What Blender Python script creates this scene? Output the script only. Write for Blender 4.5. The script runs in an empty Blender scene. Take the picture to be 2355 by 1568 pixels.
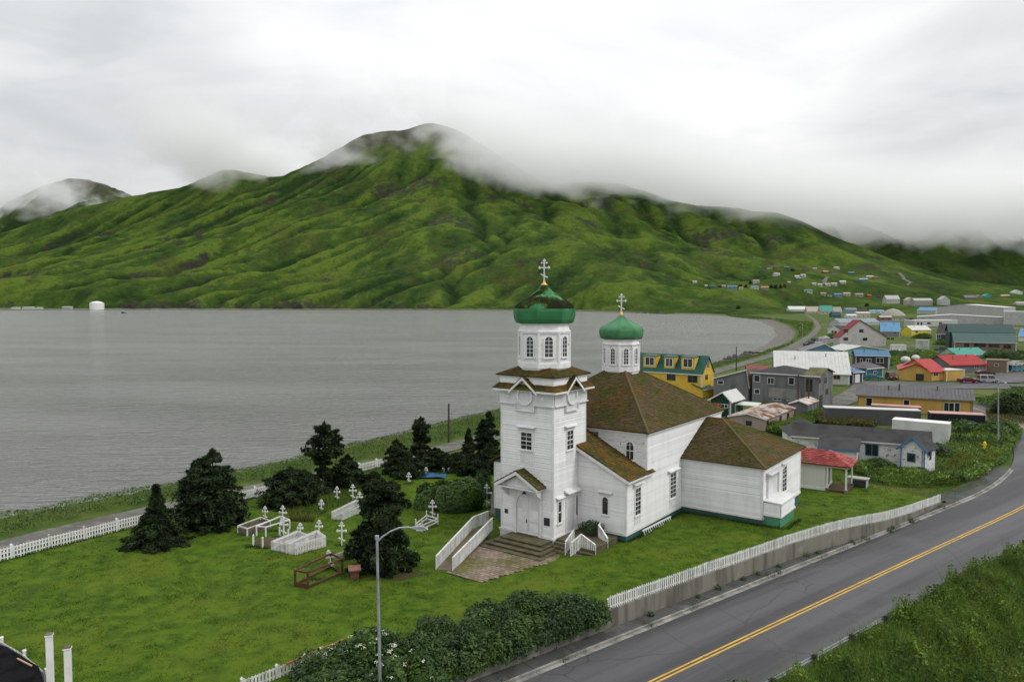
import bpy, math, random
import numpy as np
from mathutils import Matrix, Vector
random.seed(7); RNG = np.random.default_rng(7)
S = bpy.context.scene
COL = S.collection
# ------------------------------------------------------------------ camera
F = 1722.; CX = 1177.5; CY = 784.; TH = math.atan(92 / F); HC = 18.5
cam = bpy.data.cameras.new('camera'); cam.sensor_width = 36; cam.lens = 36 * F / 2355.
cam.clip_start = .5; cam.clip_end = 20000
co = bpy.data.objects.new('camera', cam); COL.objects.link(co)
co.location = (0, 0, HC); co.rotation_euler = (math.pi / 2 - TH, 0, 0)
S.camera = co
S.view_settings.view_transform = 'Standard'; S.view_settings.look = 'None'
S.view_settings.exposure = 0.0; S.view_settings.gamma = 1
S.view_settings.use_curve_mapping = False
S.render.engine = 'CYCLES'
cy = S.cycles
cy.use_denoising = True; cy.max_bounces = 12; cy.diffuse_bounces = 2; cy.glossy_bounces = 2
cy.transmission_bounces = 2; cy.transparent_max_bounces = 8; cy.volume_bounces = 8
cy.volume_step_rate = 1.0; cy.volume_max_steps = 256
# ------------------------------------------------------------------ sky
SUN_DIR = Vector((.62, -.22, .68)).normalized()
W = bpy.data.worlds.new('World'); S.world = W; W.use_nodes = True
nt = W.node_tree; nt.nodes.clear()
def N(tree, typ, **kw):
    n = tree.nodes.new(typ)
    for k, v in kw.items():
        if k in n.inputs.keys() if isinstance(k, str) else False: n.inputs[k].default_value = v
        else: setattr(n, k, v)
    return n
def L(tree, a, b): tree.links.new(a, b)
def math_n(tree, op, a, b=None, clamp=False):
    n = tree.nodes.new('ShaderNodeMath'); n.operation = op; n.use_clamp = clamp
    for i, x in enumerate((a, b)):
        if x is None: continue
        if isinstance(x, (int, float)): n.inputs[i].default_value = x
        else: tree.links.new(x, n.inputs[i])
    return n.outputs[0]
def maprange(tree, x, a, b, c, d, smooth=True):
    n = tree.nodes.new('ShaderNodeMapRange'); n.interpolation_type = 'SMOOTHSTEP' if smooth else 'LINEAR'
    tree.links.new(x, n.inputs[0])
    for i, v in enumerate((a, b, c, d)): n.inputs[1 + i].default_value = v
    return n.outputs[0]
def mix(tree, f, a, b):
    n = tree.nodes.new('ShaderNodeMix'); n.data_type = 'RGBA'
    for i, x in ((0, f), (6, a), (7, b)):
        if isinstance(x, (int, float)): n.inputs[i].default_value = x
        elif isinstance(x, (tuple, list)): n.inputs[i].default_value = tuple(x) + ((1,) if len(x) == 3 else ())
        else: tree.links.new(x, n.inputs[i])
    return n.outputs[2]
def noise(tree, vec, scale, detail=4, rough=.55, dist=0.):
    n = tree.nodes.new('ShaderNodeTexNoise'); n.inputs['Scale'].default_value = scale
    n.inputs['Detail'].default_value = detail; n.inputs['Roughness'].default_value = rough
    n.inputs['Distortion'].default_value = dist
    if vec is not None: tree.links.new(vec, n.inputs['Vector'])
    return n.outputs[0]
def mapping(tree, vec, scale=(1, 1, 1), loc=(0, 0, 0), rot=(0, 0, 0)):
    n = tree.nodes.new('ShaderNodeMapping'); tree.links.new(vec, n.inputs[0])
    n.inputs['Scale'].default_value = scale; n.inputs['Location'].default_value = loc; n.inputs['Rotation'].default_value = rot
    return n.outputs[0]
def vmath(tree, op, a, b=None):
    n = tree.nodes.new('ShaderNodeVectorMath'); n.operation = op
    for i, x in enumerate((a, b)):
        if x is None: continue
        if isinstance(x, (tuple, list, Vector)): n.inputs[i].default_value = x
        else: tree.links.new(x, n.inputs[i])
    return n
sky = nt.nodes.new('ShaderNodeTexSky'); sky.sky_type = 'NISHITA'; sky.sun_disc = False
sky.sun_elevation = math.asin(SUN_DIR.z); sky.sun_rotation = math.atan2(SUN_DIR.x, SUN_DIR.y)
tc = nt.nodes.new('ShaderNodeTexCoord'); dirv = vmath(nt, 'NORMALIZE', tc.outputs['Generated']).outputs[0]
sep = nt.nodes.new('ShaderNodeSeparateXYZ'); L(nt, dirv, sep.inputs[0])
el = math_n(nt, 'MAXIMUM', sep.outputs[2], 0.0)
den = math_n(nt, 'ADD', el, .16)
cmb = nt.nodes.new('ShaderNodeCombineXYZ')
L(nt, math_n(nt, 'DIVIDE', sep.outputs[0], den), cmb.inputs[0]); L(nt, math_n(nt, 'DIVIDE', sep.outputs[1], den), cmb.inputs[1])
cl1 = noise(nt, mapping(nt, cmb.outputs[0], (.6, .7, 1), (3.1, 1.7, 0)), 1.0, 6, .5, .6)
cl2 = noise(nt, mapping(nt, cmb.outputs[0], (1.5, 2.0, 1), (8.3, 4.1, 2)), 1.0, 6, .52, .8)
cl = math_n(nt, 'ADD', math_n(nt, 'MULTIPLY', cl1, .62), math_n(nt, 'MULTIPLY', cl2, .38))
bright = maprange(nt, cl, .33, .66, .76, 1.0)
grow = maprange(nt, el, .12, .9, .93, 1.5)            # overcast sky: brighter towards the zenith
bright = math_n(nt, 'MULTIPLY', bright, grow)
# thin spot in the cloud layer where the sun stands behind it
spot = vmath(nt, 'DOT_PRODUCT', dirv, Vector((.05, .93, .36)).normalized()).outputs['Value']
bright = math_n(nt, 'MULTIPLY', bright, maprange(nt, spot, .88, .995, 1.0, 1.2))
tint = mix(nt, maprange(nt, cl, .4, .62, 0., 1.), (.965, .985, 1.0), (1.0, 1.0, .99))
ccol = vmath(nt, 'SCALE', tint); L(nt, bright, ccol.inputs['Scale'])
skyc = vmath(nt, 'SCALE', sky.outputs[0]); skyc.inputs['Scale'].default_value = .1
cover = maprange(nt, cl2, .25, .42, .86, .97)
wcol = mix(nt, cover, skyc.outputs[0], ccol.outputs[0])
bg = nt.nodes.new('ShaderNodeBackground'); L(nt, wcol, bg.inputs[0]); bg.inputs[1].default_value = 1.0
wo = nt.nodes.new('ShaderNodeOutputWorld'); L(nt, bg.outputs[0], wo.inputs[0])
sl = bpy.data.lights.new('sun', 'SUN'); sl.energy = 1.4; sl.angle = math.radians(16); sl.color = (1, .97, .92)
so = bpy.data.objects.new('sun', sl); COL.objects.link(so); so.location = (0, 0, 60)
so.rotation_euler = (-SUN_DIR).to_track_quat('-Z', 'Y').to_euler()
# ------------------------------------------------------------------ photo -> place
fw = np.array([0, math.cos(TH), -math.sin(TH)]); upv = np.array([0, math.sin(TH), math.cos(TH)]); rt = np.array([1., 0, 0])
CAM = np.array([0, 0, HC])
REG = {'R1': (1600, 900, 2.6133), 'R2': (1600, 1400, 1.96), 'R3': (2150, 1350, 2.0911), 'R4': (2600, 950, 1.899), 'R5': (2380, 1250, 2.738),
       'R6': (3000, 1250, 2.4119), 'R7': (1300, 1500, 3.623), 'R8': (0, 1500, 2.24), 'P3': (3100, 1130, 3.182), 'P4': (2900, 1100, 4.71), 'P6': (3300, 980, 4.361),
       'P7': (2900, 1600, 4.71), 'Z6': (2600, 950, 3.364), 'G': (850, 1700, 2.7706), 'D': (0, 0, 1 / 1.63057), 'B3': (2500, 1800, 1.757), 'B2': (1500, 2000, 1.9625)}
def D(reg, x, y):
    ox, oy, s = REG[reg]; return ((ox + x / s) / 1.63057, (oy + y / s) / 1.63057)
def ray(p): return fw + rt * ((p[0] - CX) / F) + upv * ((CY - p[1]) / F)
def gnd(p, z=0.):
    d = ray(p); return CAM + d * ((z - HC) / d[2])
def hit(p, zf):
    z = -.5
    for _ in range(12):
        q = gnd(p, z); z = float(zf(q[0], q[1]))
    return gnd(p, z)
def proj(P):
    v = np.asarray(P, float) - CAM; z = v @ fw
    return (CX + F * (v @ rt) / z, CY - F * (v @ upv) / z)
def onplane(p, o, n):
    r = ray(p); return CAM + r * (((np.asarray(o) - CAM) @ n) / (r @ n))
# ------------------------------------------------------------------ noise for terrain
_perm = np.random.default_rng(3).permutation(512)
def pn(x, y, seed=0):
    x = np.asarray(x, float); y = np.asarray(y, float)
    xi = np.floor(x).astype(int); yi = np.floor(y).astype(int); xf = x - xi; yf = y - yi
    def g(i, j):
        h = _perm[(_perm[(i + seed * 37) & 511] + j) & 511] * (2 * np.pi / 512) * 7.0
        return np.cos(h), np.sin(h)
    u = xf * xf * xf * (xf * (xf * 6 - 15) + 10); v = yf * yf * yf * (yf * (yf * 6 - 15) + 10)
    r = 0
    for di in (0, 1):
        for dj in (0, 1):
            gx, gy = g(xi + di, yi + dj)
            d = gx * (xf - di) + gy * (yf - dj)
            r = r + d * (u if di else 1 - u) * (v if dj else 1 - v)
    return r * 1.5
def fbm(x, y, o=4, seed=0, r=.5):
    t = 0; a = 1.
    for k in range(o):
        t = t + a * pn(x * 2 ** k, y * 2 ** k, seed + k); a *= r
    return t
def sm(x, a, b):
    t = np.clip((np.asarray(x, float) - a) / (b - a), 0, 1); return t * t * (3 - 2 * t)
# ------------------------------------------------------------------ objects
XF = {}
def put(o, label=None, cat=None, group=None, kind=None):
    if label: o['label'] = label
    if cat: o['category'] = cat
    if group: o['group'] = group
    if kind: o['kind'] = kind
    return o
def thing(name, label, cat, loc, rz=0., group=None):
    o = bpy.data.objects.new(name, None); COL.objects.link(o); o.empty_display_size = .3
    o.location = loc; o.rotation_euler = (0, 0, rz)
    XF[o.name] = Matrix.Translation(Vector(loc)) @ Matrix.Rotation(rz, 4, 'Z')
    return put(o, label, cat, group)
def root_m(o):
    if o is None: return Matrix.Identity(4)
    if o.name in XF: return XF[o.name]
    return root_m(o.parent) if o.parent else Matrix.Identity(4)
Zv = np.array([0, 0, 1.])
class Fr:
    def __init__(s, o, u, n): s.o = np.asarray(o, float); s.u = np.asarray(u, float); s.n = np.asarray(n, float)
    def p(s, u, n, z): return s.o + s.u * u + s.n * n + Zv * z
    def at(s, u, n=0., z=0.): return Fr(s.p(u, n, z), s.u, s.n)
class MB:
    def __init__(s): s.v = []; s.f = []; s.mi = []
    def add(s, vs, fs, mi=0):
        b = len(s.v); s.v += [tuple(map(float, q)) for q in vs]; s.f += [tuple(b + i for i in f) for f in fs]; s.mi += [mi] * len(fs); return s
    def box(s, fr, u0, u1, n0, n1, z0, z1, mi=0):
        P = [fr.p(u, n, z) for z in (z0, z1) for u, n in ((u0, n0), (u1, n0), (u1, n1), (u0, n1))]
        fs = [(0, 1, 2, 3), (7, 6, 5, 4), (0, 4, 5, 1), (1, 5, 6, 2), (2, 6, 7, 3), (3, 7, 4, 0)]
        if fr.u[0] * fr.n[1] - fr.u[1] * fr.n[0] > 0: fs = [f[::-1] for f in fs]
        return s.add(P, fs, mi)
    def prism(s, fr, poly, n0, n1, mi=0):
        k = len(poly); P = [fr.p(u, n0, z) for u, z in poly] + [fr.p(u, n1, z) for u, z in poly]
        return s.add(P, [tuple(range(k))[::-1], tuple(range(k, 2 * k))] + [(i, (i + 1) % k, k + (i + 1) % k, k + i) for i in range(k)], mi)
    def slab(s, pts, t, mi=0):                                  # polygon thickened along its normal (downwards by t)
        pts = [np.asarray(q, float) for q in pts]; n = np.cross(pts[1] - pts[0], pts[2] - pts[0]); n /= np.linalg.norm(n)
        if n[2] < 0: n = -n
        k = len(pts); P = pts + [q - n * t for q in pts]
        return s.add(P, [tuple(range(k)), tuple(range(2 * k - 1, k - 1, -1))] + [(i, k + i, k + (i + 1) % k, (i + 1) % k) for i in range(k)], mi)
    def poly(s, pts, mi=0): return s.add(pts, [tuple(range(len(pts)))], mi)
    def tube(s, pts, r, seg=8, mi=0, cap=True):
        pts = [np.asarray(q, float) for q in pts]; n = len(pts); rs = r if isinstance(r, (list, tuple)) else [r] * n
        vs = []
        for i, q in enumerate(pts):
            d = pts[min(i + 1, n - 1)] - pts[max(i - 1, 0)]; d /= max(np.linalg.norm(d), 1e-9)
            a = np.cross(d, [0, 0, 1.]) if abs(d[2]) < .95 else np.cross(d, [1., 0, 0]); a /= np.linalg.norm(a); b = np.cross(d, a)
            for k in range(seg):
                t = 2 * math.pi * (k + .5) / seg; vs.append(q + (a * math.cos(t) + b * math.sin(t)) * rs[i])
        fs = [(i * seg + k, i * seg + (k + 1) % seg, (i + 1) * seg + (k + 1) % seg, (i + 1) * seg + k) for i in range(n - 1) for k in range(seg)]
        if cap: fs += [tuple(range(seg))[::-1], tuple(range((n - 1) * seg, n * seg))]
        return s.add(vs, fs, mi)
    def beam(s, a, b, w, h, mi=0):                              # rectangular bar, w across, h tall
        a = np.asarray(a, float); b = np.asarray(b, float); d = b - a; l = np.linalg.norm(d); d /= l
        sd = np.cross(d, Zv) if abs(d[2]) < .98 else np.array([1., 0, 0]); sd /= np.linalg.norm(sd); u2 = np.cross(sd, d)
        P = [q + sd * x * w / 2 + u2 * y * h / 2 for q in (a, b) for x, y in ((-1, -1), (1, -1), (1, 1), (-1, 1))]
        return s.add(P, [(3, 2, 1, 0), (4, 5, 6, 7), (0, 1, 5, 4), (1, 2, 6, 5), (2, 3, 7, 6), (3, 0, 4, 7)], mi)
    def lathe(s, c, prof, seg=16, ph=0., mi=0, octo=False):
        c = np.asarray(c, float); vs = []
        for r, z in prof:
            for k in range(seg):
                t = ph + 2 * math.pi * k / seg; vs.append(c + np.array([math.cos(t) * r, math.sin(t) * r, z]))
        n = len(prof)
        fs = [(i * seg + k, i * seg + (k + 1) % seg, (i + 1) * seg + (k + 1) % seg, (i + 1) * seg + k) for i in range(n - 1) for k in range(seg)]
        fs += [tuple(range(seg))[::-1], tuple(range((n - 1) * seg, n * seg))]
        return s.add(vs, fs, mi)
    def ball(s, c, r, seg=8, rings=5, sz=1., mi=0):
        return s.lathe(c, [(max(r * math.sin(math.pi * i / rings), .002), -r * sz * math.cos(math.pi * i / rings)) for i in range(rings + 1)], seg, 0, mi)
    def build(s, name, mat, parent=None, label=None, kind=None, smooth=False, loc=None):
        me = bpy.data.meshes.new(name)
        v = np.array(s.v, float).reshape(-1, 3)
        o = bpy.data.objects.new(name, me)
        if parent is not None:
            M = np.array(root_m(parent).inverted()); v = v @ M[:3, :3].T + M[:3, 3]
            o.parent = parent
        elif loc is not None:
            v = v - np.asarray(loc, float); o.location = loc; XF[o.name] = Matrix.Translation(Vector(loc))
        me.from_pydata(v.tolist(), [], s.f)
        for m in (mat if isinstance(mat, (list, tuple)) else [mat]): me.materials.append(m)
        if any(s.mi): me.polygons.foreach_set('material_index', s.mi)
        if smooth: me.polygons.foreach_set('use_smooth', [True] * len(s.f))
        me.update(); COL.objects.link(o)
        if parent is None and o.name not in XF: XF[o.name] = Matrix.Identity(4)
        return put(o, label, None, None, kind)
def npmesh(name, v, quads, mat, parent=None, kind=None, label=None, loc=None, smooth=False):   # v (n,3), quads (m,4) or (m,3)
    me = bpy.data.meshes.new(name); o = bpy.data.objects.new(name, me)
    v = np.asarray(v, float)
    if parent is not None:
        M = np.array(root_m(parent).inverted()); v = v @ M[:3, :3].T + M[:3, 3]; o.parent = parent
    elif loc is not None: v = v - np.asarray(loc, float); o.location = loc
    quads = np.asarray(quads, np.int32); m, k = quads.shape
    me.vertices.add(len(v)); me.vertices.foreach_set('co', v.astype(np.float32).ravel())
    me.loops.add(m * k); me.loops.foreach_set('vertex_index', quads.ravel())
    me.polygons.add(m); me.polygons.foreach_set('loop_start', np.arange(0, m * k, k, dtype=np.int32))
    if smooth: me.polygons.foreach_set('use_smooth', np.ones(m, bool))
    me.update(calc_edges=True); me.materials.append(mat); COL.objects.link(o)
    if o.name not in XF and parent is None: XF[o.name] = Matrix.Translation(Vector(loc)) if loc is not None else Matrix.Identity(4)
    return put(o, label, None, None, kind)
def piece(name, mesh, parent, o, ux, uy, uz):                     # object sharing a mesh; ux,uy,uz = images of its unit axes (world)
    M = Matrix(((ux[0], uy[0], uz[0], o[0]), (ux[1], uy[1], uz[1], o[1]), (ux[2], uy[2], uz[2], o[2]), (0, 0, 0, 1)))
    ob = bpy.data.objects.new(name, mesh); ob.parent = parent; ob.matrix_local = root_m(parent).inverted() @ M
    COL.objects.link(ob); return ob
def unit_mesh(name, mb, mat):
    me = bpy.data.meshes.new(name); me.from_pydata(mb.v, [], mb.f); me.materials.append(mat); me.update(); return me
def copy_tree(o, parent=None):
    c = o.copy(); COL.objects.link(c); c.parent = parent
    for ch in list(o.children): copy_tree(ch, c)
    return c
UF = Fr((0, 0, 0), (1, 0, 0), (0, 1, 0))
# ------------------------------------------------------------------ materials
def mat(name, c1, c2=None, scale=1., lo=.4, hi=.6, stretch=(1, 1, 1), c3=None, scale3=.2, lo3=.5, hi3=.65, rough=.8, bump=0., bscale=20., metal=0.,
        island=0., objr=0., detail=5, spec=.3, transl=0.):
    m = bpy.data.materials.new(name); m.use_nodes = True; t = m.node_tree; b = t.nodes['Principled BSDF']
    geo = t.nodes.new('ShaderNodeNewGeometry'); pos = geo.outputs['Position']
    col = None
    if c2 is not None:
        v = mapping(t, pos, stretch) if stretch != (1, 1, 1) else pos
        f = maprange(t, noise(t, v, scale, detail), lo, hi, 0, 1); col = mix(t, f, c1, c2)
    else:
        rgb = t.nodes.new('ShaderNodeRGB'); rgb.outputs[0].default_value = tuple(c1) + (1,); col = rgb.outputs[0]
    if c3 is not None:
        col = mix(t, maprange(t, noise(t, pos, scale3, 5), lo3, hi3, 0, 1), col, c3)
    for amt, src in ((island, geo.outputs['Random Per Island']), (objr, None)):
        if amt:
            if src is None: src = t.nodes.new('ShaderNodeObjectInfo').outputs['Random']
            n = vmath(t, 'SCALE', col); L(t, maprange(t, src, 0, 1, 1 - amt, 1 + amt, False), n.inputs['Scale']); col = n.outputs[0]
    L(t, col, b.inputs['Base Color']); b.inputs['Roughness'].default_value = rough; b.inputs['Metallic'].default_value = metal
    b.inputs['Specular IOR Level'].default_value = spec
    if bump:
        bn = t.nodes.new('ShaderNodeBump'); bn.inputs['Strength'].default_value = 1.; bn.inputs['Distance'].default_value = bump
        L(t, noise(t, pos, bscale, 4), bn.inputs['Height']); L(t, bn.outputs[0], b.inputs['Normal'])
    if transl:
        tr = t.nodes.new('ShaderNodeBsdfTranslucent'); L(t, col, tr.inputs[0]); ms = t.nodes.new('ShaderNodeMixShader'); ms.inputs[0].default_value = transl
        out = t.nodes['Material Output']; L(t, b.outputs[0], ms.inputs[1]); L(t, tr.outputs[0], ms.inputs[2]); L(t, ms.outputs[0], out.inputs[0])
    return m
m_white = mat('white_paint', (.77, .77, .775), (.70, .70, .70), 1.5, .42, .7, (1, 1, .22), c3=(.5, .49, .46), scale3=1.7, lo3=.64, hi3=.84, rough=.6, objr=.06)
m_back = mat('weathered_sheathing', (.17, .165, .155), (.11, .105, .1), 2., rough=.9)
m_trim = mat('white_trim', (.74, .74, .74), (.66, .66, .65), 2., rough=.55, objr=.04)
m_panel = mat('white_panel', (.66, .66, .67), (.58, .58, .59), .8, rough=.5)
m_peel = mat('peeling_white_paint', (.74, .74, .74), (.62, .62, .6), 2.5, .45, .65, (1, 1, 4), c3=(.22, .21, .2), scale3=5, lo3=.6, hi3=.7, rough=.7, objr=.08)
m_fence = mat('weathered_white_paint', (.66, .66, .65), (.42, .42, .39), 3., .45, .75, (1, 1, .6), rough=.7, objr=.16)
m_found = mat('teal_paint', (.035, .10, .095), (.05, .125, .11), 1.5, rough=.6)
m_found2 = mat('green_paint', (.06, .22, .12), (.08, .26, .15), 1.5, rough=.6)
m_glass = mat('window_glass', (.016, .018, .02), (.035, .04, .045), .9, rough=.08, spec=.6)
m_dark = mat('dark_metal', (.03, .03, .032), rough=.5)
m_shingle = mat('mossy_shingles', (.104, .077, .040), (.074, .071, .022), .55, .42, .6, c3=(.125, .072, .026), scale3=.35, lo3=.54, hi3=.68, rough=.95, island=.26, spec=.1)
m_shingle2 = mat('mossy_orange_shingles', (.13, .078, .018), (.07, .068, .018), .8, .42, .6, c3=(.06, .05, .035), scale3=1.1, lo3=.55, hi3=.66, rough=.95, island=.3, spec=.1)
m_butt = mat('shaded_shingle_butts', (.030, .026, .016), (.045, .036, .018), 1.5, rough=1., spec=.05)  # butt faces coloured dark to put shade lines between the courses
m_dome = mat('green_copper_paint', (.05, .17, .075), (.07, .22, .105), .7, rough=.62, spec=.2, c3=(.03, .1, .045), scale3=1.6, lo3=.55, hi3=.75)
m_domem = mat('mossy_green_dome', (.03, .15, .055), (.045, .2, .08), .7, rough=.45)
t = m_domem.node_tree; b = t.nodes['Principled BSDF']; lk = b.inputs['Base Color'].links[0]; src = lk.from_socket; geo = t.nodes.new('ShaderNodeNewGeometry'); sn = t.nodes.new('ShaderNodeSeparateXYZ'); L(t, geo.outputs['Normal'], sn.inputs[0])
mo_ = math_n(t, 'ADD', noise(t, geo.outputs['Position'], .75, 6, .65), math_n(t, 'MULTIPLY', maprange(t, sn.outputs[2], .05, .5, -1, 1), .13))   # moss holds on the faces that tilt up
c_ = mix(t, maprange(t, mo_, .525, .60, 0, 1), src, (.036, .052, .010)); c_ = mix(t, maprange(t, mo_, .60, .68, 0, 1), c_, (.016, .019, .009)); L(t, c_, b.inputs['Base Color']); L(t, maprange(t, mo_, .525, .6, .6, .95), b.inputs['Roughness']); L(t, maprange(t, mo_, .525, .6, .2, .03), b.inputs['Specular IOR Level'])
m_gold = mat('gold_leaf', (.62, .42, .13), rough=.4, metal=.5)
m_cross = mat('cross_white', (.72, .72, .73), (.6, .6, .6), 6., rough=.6, objr=.06)
m_conc = mat('concrete', (.185, .175, .148), (.095, .09, .072), 1.1, .42, .68, (1, 1, .15), c3=(.25, .24, .21), scale3=.45, lo3=.58, hi3=.75, rough=.9, bump=.01, bscale=9, objr=.06)
m_kerb = mat('kerb_concrete', (.28, .27, .25), (.17, .165, .15), .9, rough=.9, objr=.12)
m_walk = mat('sidewalk_concrete', (.075, .075, .074), (.055, .055, .054), .7, rough=.9, objr=.1, c3=(.12, .118, .11), scale3=.6, lo3=.6, hi3=.75)
m_gravel = mat('gravel_road', (.125, .12, .108), (.09, .086, .077), .25, rough=.95, c3=(.155, .148, .13), scale3=.8)
m_yellow = mat('yellow_road_paint', (.60, .35, .03), (.46, .27, .035), 1.2, c3=(.13, .11, .07), scale3=2.6, lo3=.58, hi3=.74, rough=.6)
m_brick = mat('paving_brick', (.225, .17, .135), (.19, .155, .11), .6, rough=.9, objr=.25, c3=(.13, .12, .045), scale3=.35, lo3=.46, hi3=.6)
m_step = mat('mossy_step_timber', (.11, .095, .06), (.07, .065, .03), 1.4, rough=.9, objr=.1)
m_rust = mat('rusty_steel', (.11, .045, .025), (.07, .03, .02), 2., rough=.8)
m_soil = mat('bare_soil', (.085, .055, .03), (.06, .045, .022), 1.2, rough=1)
m_wood = mat('grey_timber', (.16, .13, .095), (.11, .09, .07), 1.5, (.4), .6, rough=.9) if False else mat('grey_timber', (.16, .13, .095), (.11, .09, .07), 1.5, rough=.9)
m_pole = mat('dark_pole_timber', (.05, .042, .036), rough=.9)
m_steel = mat('galvanised_steel', (.34, .36, .38), (.25, .27, .29), 1.5, rough=.45, metal=.35)
m_trunk = mat('bark', (.035, .028, .022), (.05, .042, .034), 4., rough=1)
m_spruce = mat('spruce_needles', (.013, .024, .0105), (.032, .053, .019), .7, rough=.8, island=.7, spec=.15, transl=.12)
m_shrub = mat('shrub_leaves', (.024, .06, .012), (.06, .115, .018), .7, rough=.55, island=.5, transl=.25)
m_shrub2 = mat('rose_hedge_leaves', (.020, .048, .011), (.052, .10, .017), .6, rough=.5, island=.5, transl=.2)
m_bank = mat('bank_leaves', (.05, .12, .014), (.14, .22, .028), .35, .42, .6, rough=.6, island=.5, transl=.3, c3=(.02, .045, .012), scale3=.25)
m_grass = mat('tall_grass', (.09, .16, .024), (.15, .21, .036), .3, rough=.7, island=.45, transl=.35)
m_weed = mat('dry_weeds', (.11, .085, .03), (.07, .085, .02), .5, rough=.8, island=.4, transl=.2)
m_yweed = mat('yellow_flowering_weeds', (.17, .17, .025), (.08, .11, .02), .6, rough=.8, island=.4, transl=.2)
m_blade = mat('lawn_blades', (.095, .145, .010), (.042, .082, .008), .4, .38, .62, rough=.7, island=.35, transl=.3, c3=(.11, .15, .018), scale3=.35, lo3=.5, hi3=.7)
m_flower = mat('white_blossom', (.7, .7, .6), (.55, .57, .4), 3., rough=.7, island=.2)
# ================================================================== setting
CO = np.array([3.149, 56.472, 0.]); AZ = math.radians(36.5)
A = np.array([math.sin(AZ), math.cos(AZ), 0]); B = np.array([A[1], -A[0], 0])
CH = Fr(CO, B, A)                                              # church frame: u = right, n = back
def zl(x, y):                                                  # height of the churchyard
    a = (np.asarray(x) - CO[0]) * A[0] + (np.asarray(y) - CO[1]) * A[1]
    b_ = (np.asarray(x) - CO[0]) * B[0] + (np.asarray(y) - CO[1]) * B[1]
    return -.4 + .4 * sm(b_, 0, 6) - 1.2 * sm(a, 13, 36) + .05 * fbm(np.asarray(x) / 6., np.asarray(y) / 6., 2, 5)
def zr(y): return -1.15 - .45 * sm(y, 45, 75)                     # height of the road
def zro(x, y): return float(zr(y))
WATER = -4.4
# --- road centre line
R0 = hit((1500, 1568), zro); R1_ = hit((1900, 1379), zro); R2_ = hit((2355, 1165), zro)
rd = (R2_ - R0); rd[2] = 0; rd /= np.linalg.norm(rd)
cpts = [R0 - rd * 28, R0, R1_, R2_]
ang = math.atan2(rd[1], rd[0]); q = R2_.copy()
for k in range(14):
    ang += math.radians(3.2); q = q + np.array([math.cos(ang), math.sin(ang), 0]) * 6.; cpts.append(q.copy())
def resample(pts, step):
    pts = np.asarray(pts, float); d = np.r_[0, np.cumsum(np.linalg.norm(np.diff(pts[:, :2], axis=0), axis=1))]
    n = max(2, int(d[-1] / step) + 1); s = np.linspace(0, d[-1], n)
    return np.stack([np.interp(s, d, pts[:, i]) for i in range(pts.shape[1])], 1)
def smooth_line(p, k=3):
    p = p.copy()
    for _ in range(k): p[1:-1] = (p[:-2] + 2 * p[1:-1] + p[2:]) / 4
    return p
def normals2(p):
    t = np.gradient(p[:, :2], axis=0); t /= np.linalg.norm(t, axis=1)[:, None]
    return np.stack([t[:, 1], -t[:, 0]], 1)                    # to the right
RC = smooth_line(resample(cpts, 1.0), 10); RN = normals2(RC)
def rline(off): return np.c_[RC[:, :2] + RN * off, zr(RC[:, 1])]
def ribbon(name, l, r, dz, mat_, kind='structure', label=None, parent=None):
    l = np.asarray(l, float).copy(); r = np.asarray(r, float).copy(); l[:, 2] += dz; r[:, 2] += dz; n = len(l)
    v = np.r_[l, r]; f = [(i, n + i, n + i + 1, i + 1) for i in range(n - 1)]
    return npmesh(name, v, f, mat_, kind=kind, label=label, parent=parent)
def polydist(x, y, pl):                                         # distance to a polyline
    x = np.asarray(x, float); y = np.asarray(y, float); best = np.full(x.shape, 1e9)
    for (ax, ay), (bx, by) in zip(pl[:-1], pl[1:]):
        dx, dy = bx - ax, by - ay; t = np.clip(((x - ax) * dx + (y - ay) * dy) / (dx * dx + dy * dy + 1e-9), 0, 1)
        best = np.minimum(best, np.hypot(x - ax - t * dx, y - ay - t * dy))
    return best
def inpoly(x, y, pl):
    x = np.asarray(x, float); y = np.asarray(y, float); r = np.zeros(x.shape, bool)
    for (ax, ay), (bx, by) in zip(pl, list(pl[1:]) + [pl[0]]):
        c = ((ay > y) != (by > y)) & (x < (bx - ax) * (y - ay) / (by - ay + 1e-12) + ax); r ^= c
    return r
# --- shoreline of the bay
sh_px = [(0, 1214), (300, 1150), (550, 1098), (900, 1010), (1130, 957), (1300, 915), (1500, 872), (1650, 836), (1720, 812), (1765, 790), (1785, 770), (1775, 752), (1745, 738), (1690, 729.5), (1600, 724.5), (1500, 721.5)]
SH = [tuple(gnd(p, WATER)[:2]) for p in sh_px]
SH = [(SH[0][0] - 60, SH[0][1] - 52)] + SH
SH = [tuple(q) for q in smooth_line(resample(np.array(SH), 8.), 4)]
BAY = SH + [(120, 1630), (-1300, 1900), (-3500, 2100), (-3500, 0)]
# --- wall line of the churchyard
W0 = hit((1390, 1405), lambda x, y: zl(x, y)); W1 = hit((2207, 1137), lambda x, y: zl(x, y))
wd = W1 - W0; wd[2] = 0; WL = np.linalg.norm(wd); wd /= WL; wn = np.array([wd[1], -wd[0], 0])     # wn: towards the road
def wallcurve(s):                                               # the wall bends a little near its far end
    s = np.asarray(s, float); bend = 2.2 * sm(s, 20, 46) * (1 - sm(s, 20, 46)) * 1.2
    return W0[:2] + np.outer(s, wd[:2]) + np.outer(bend, wn[:2])
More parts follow.
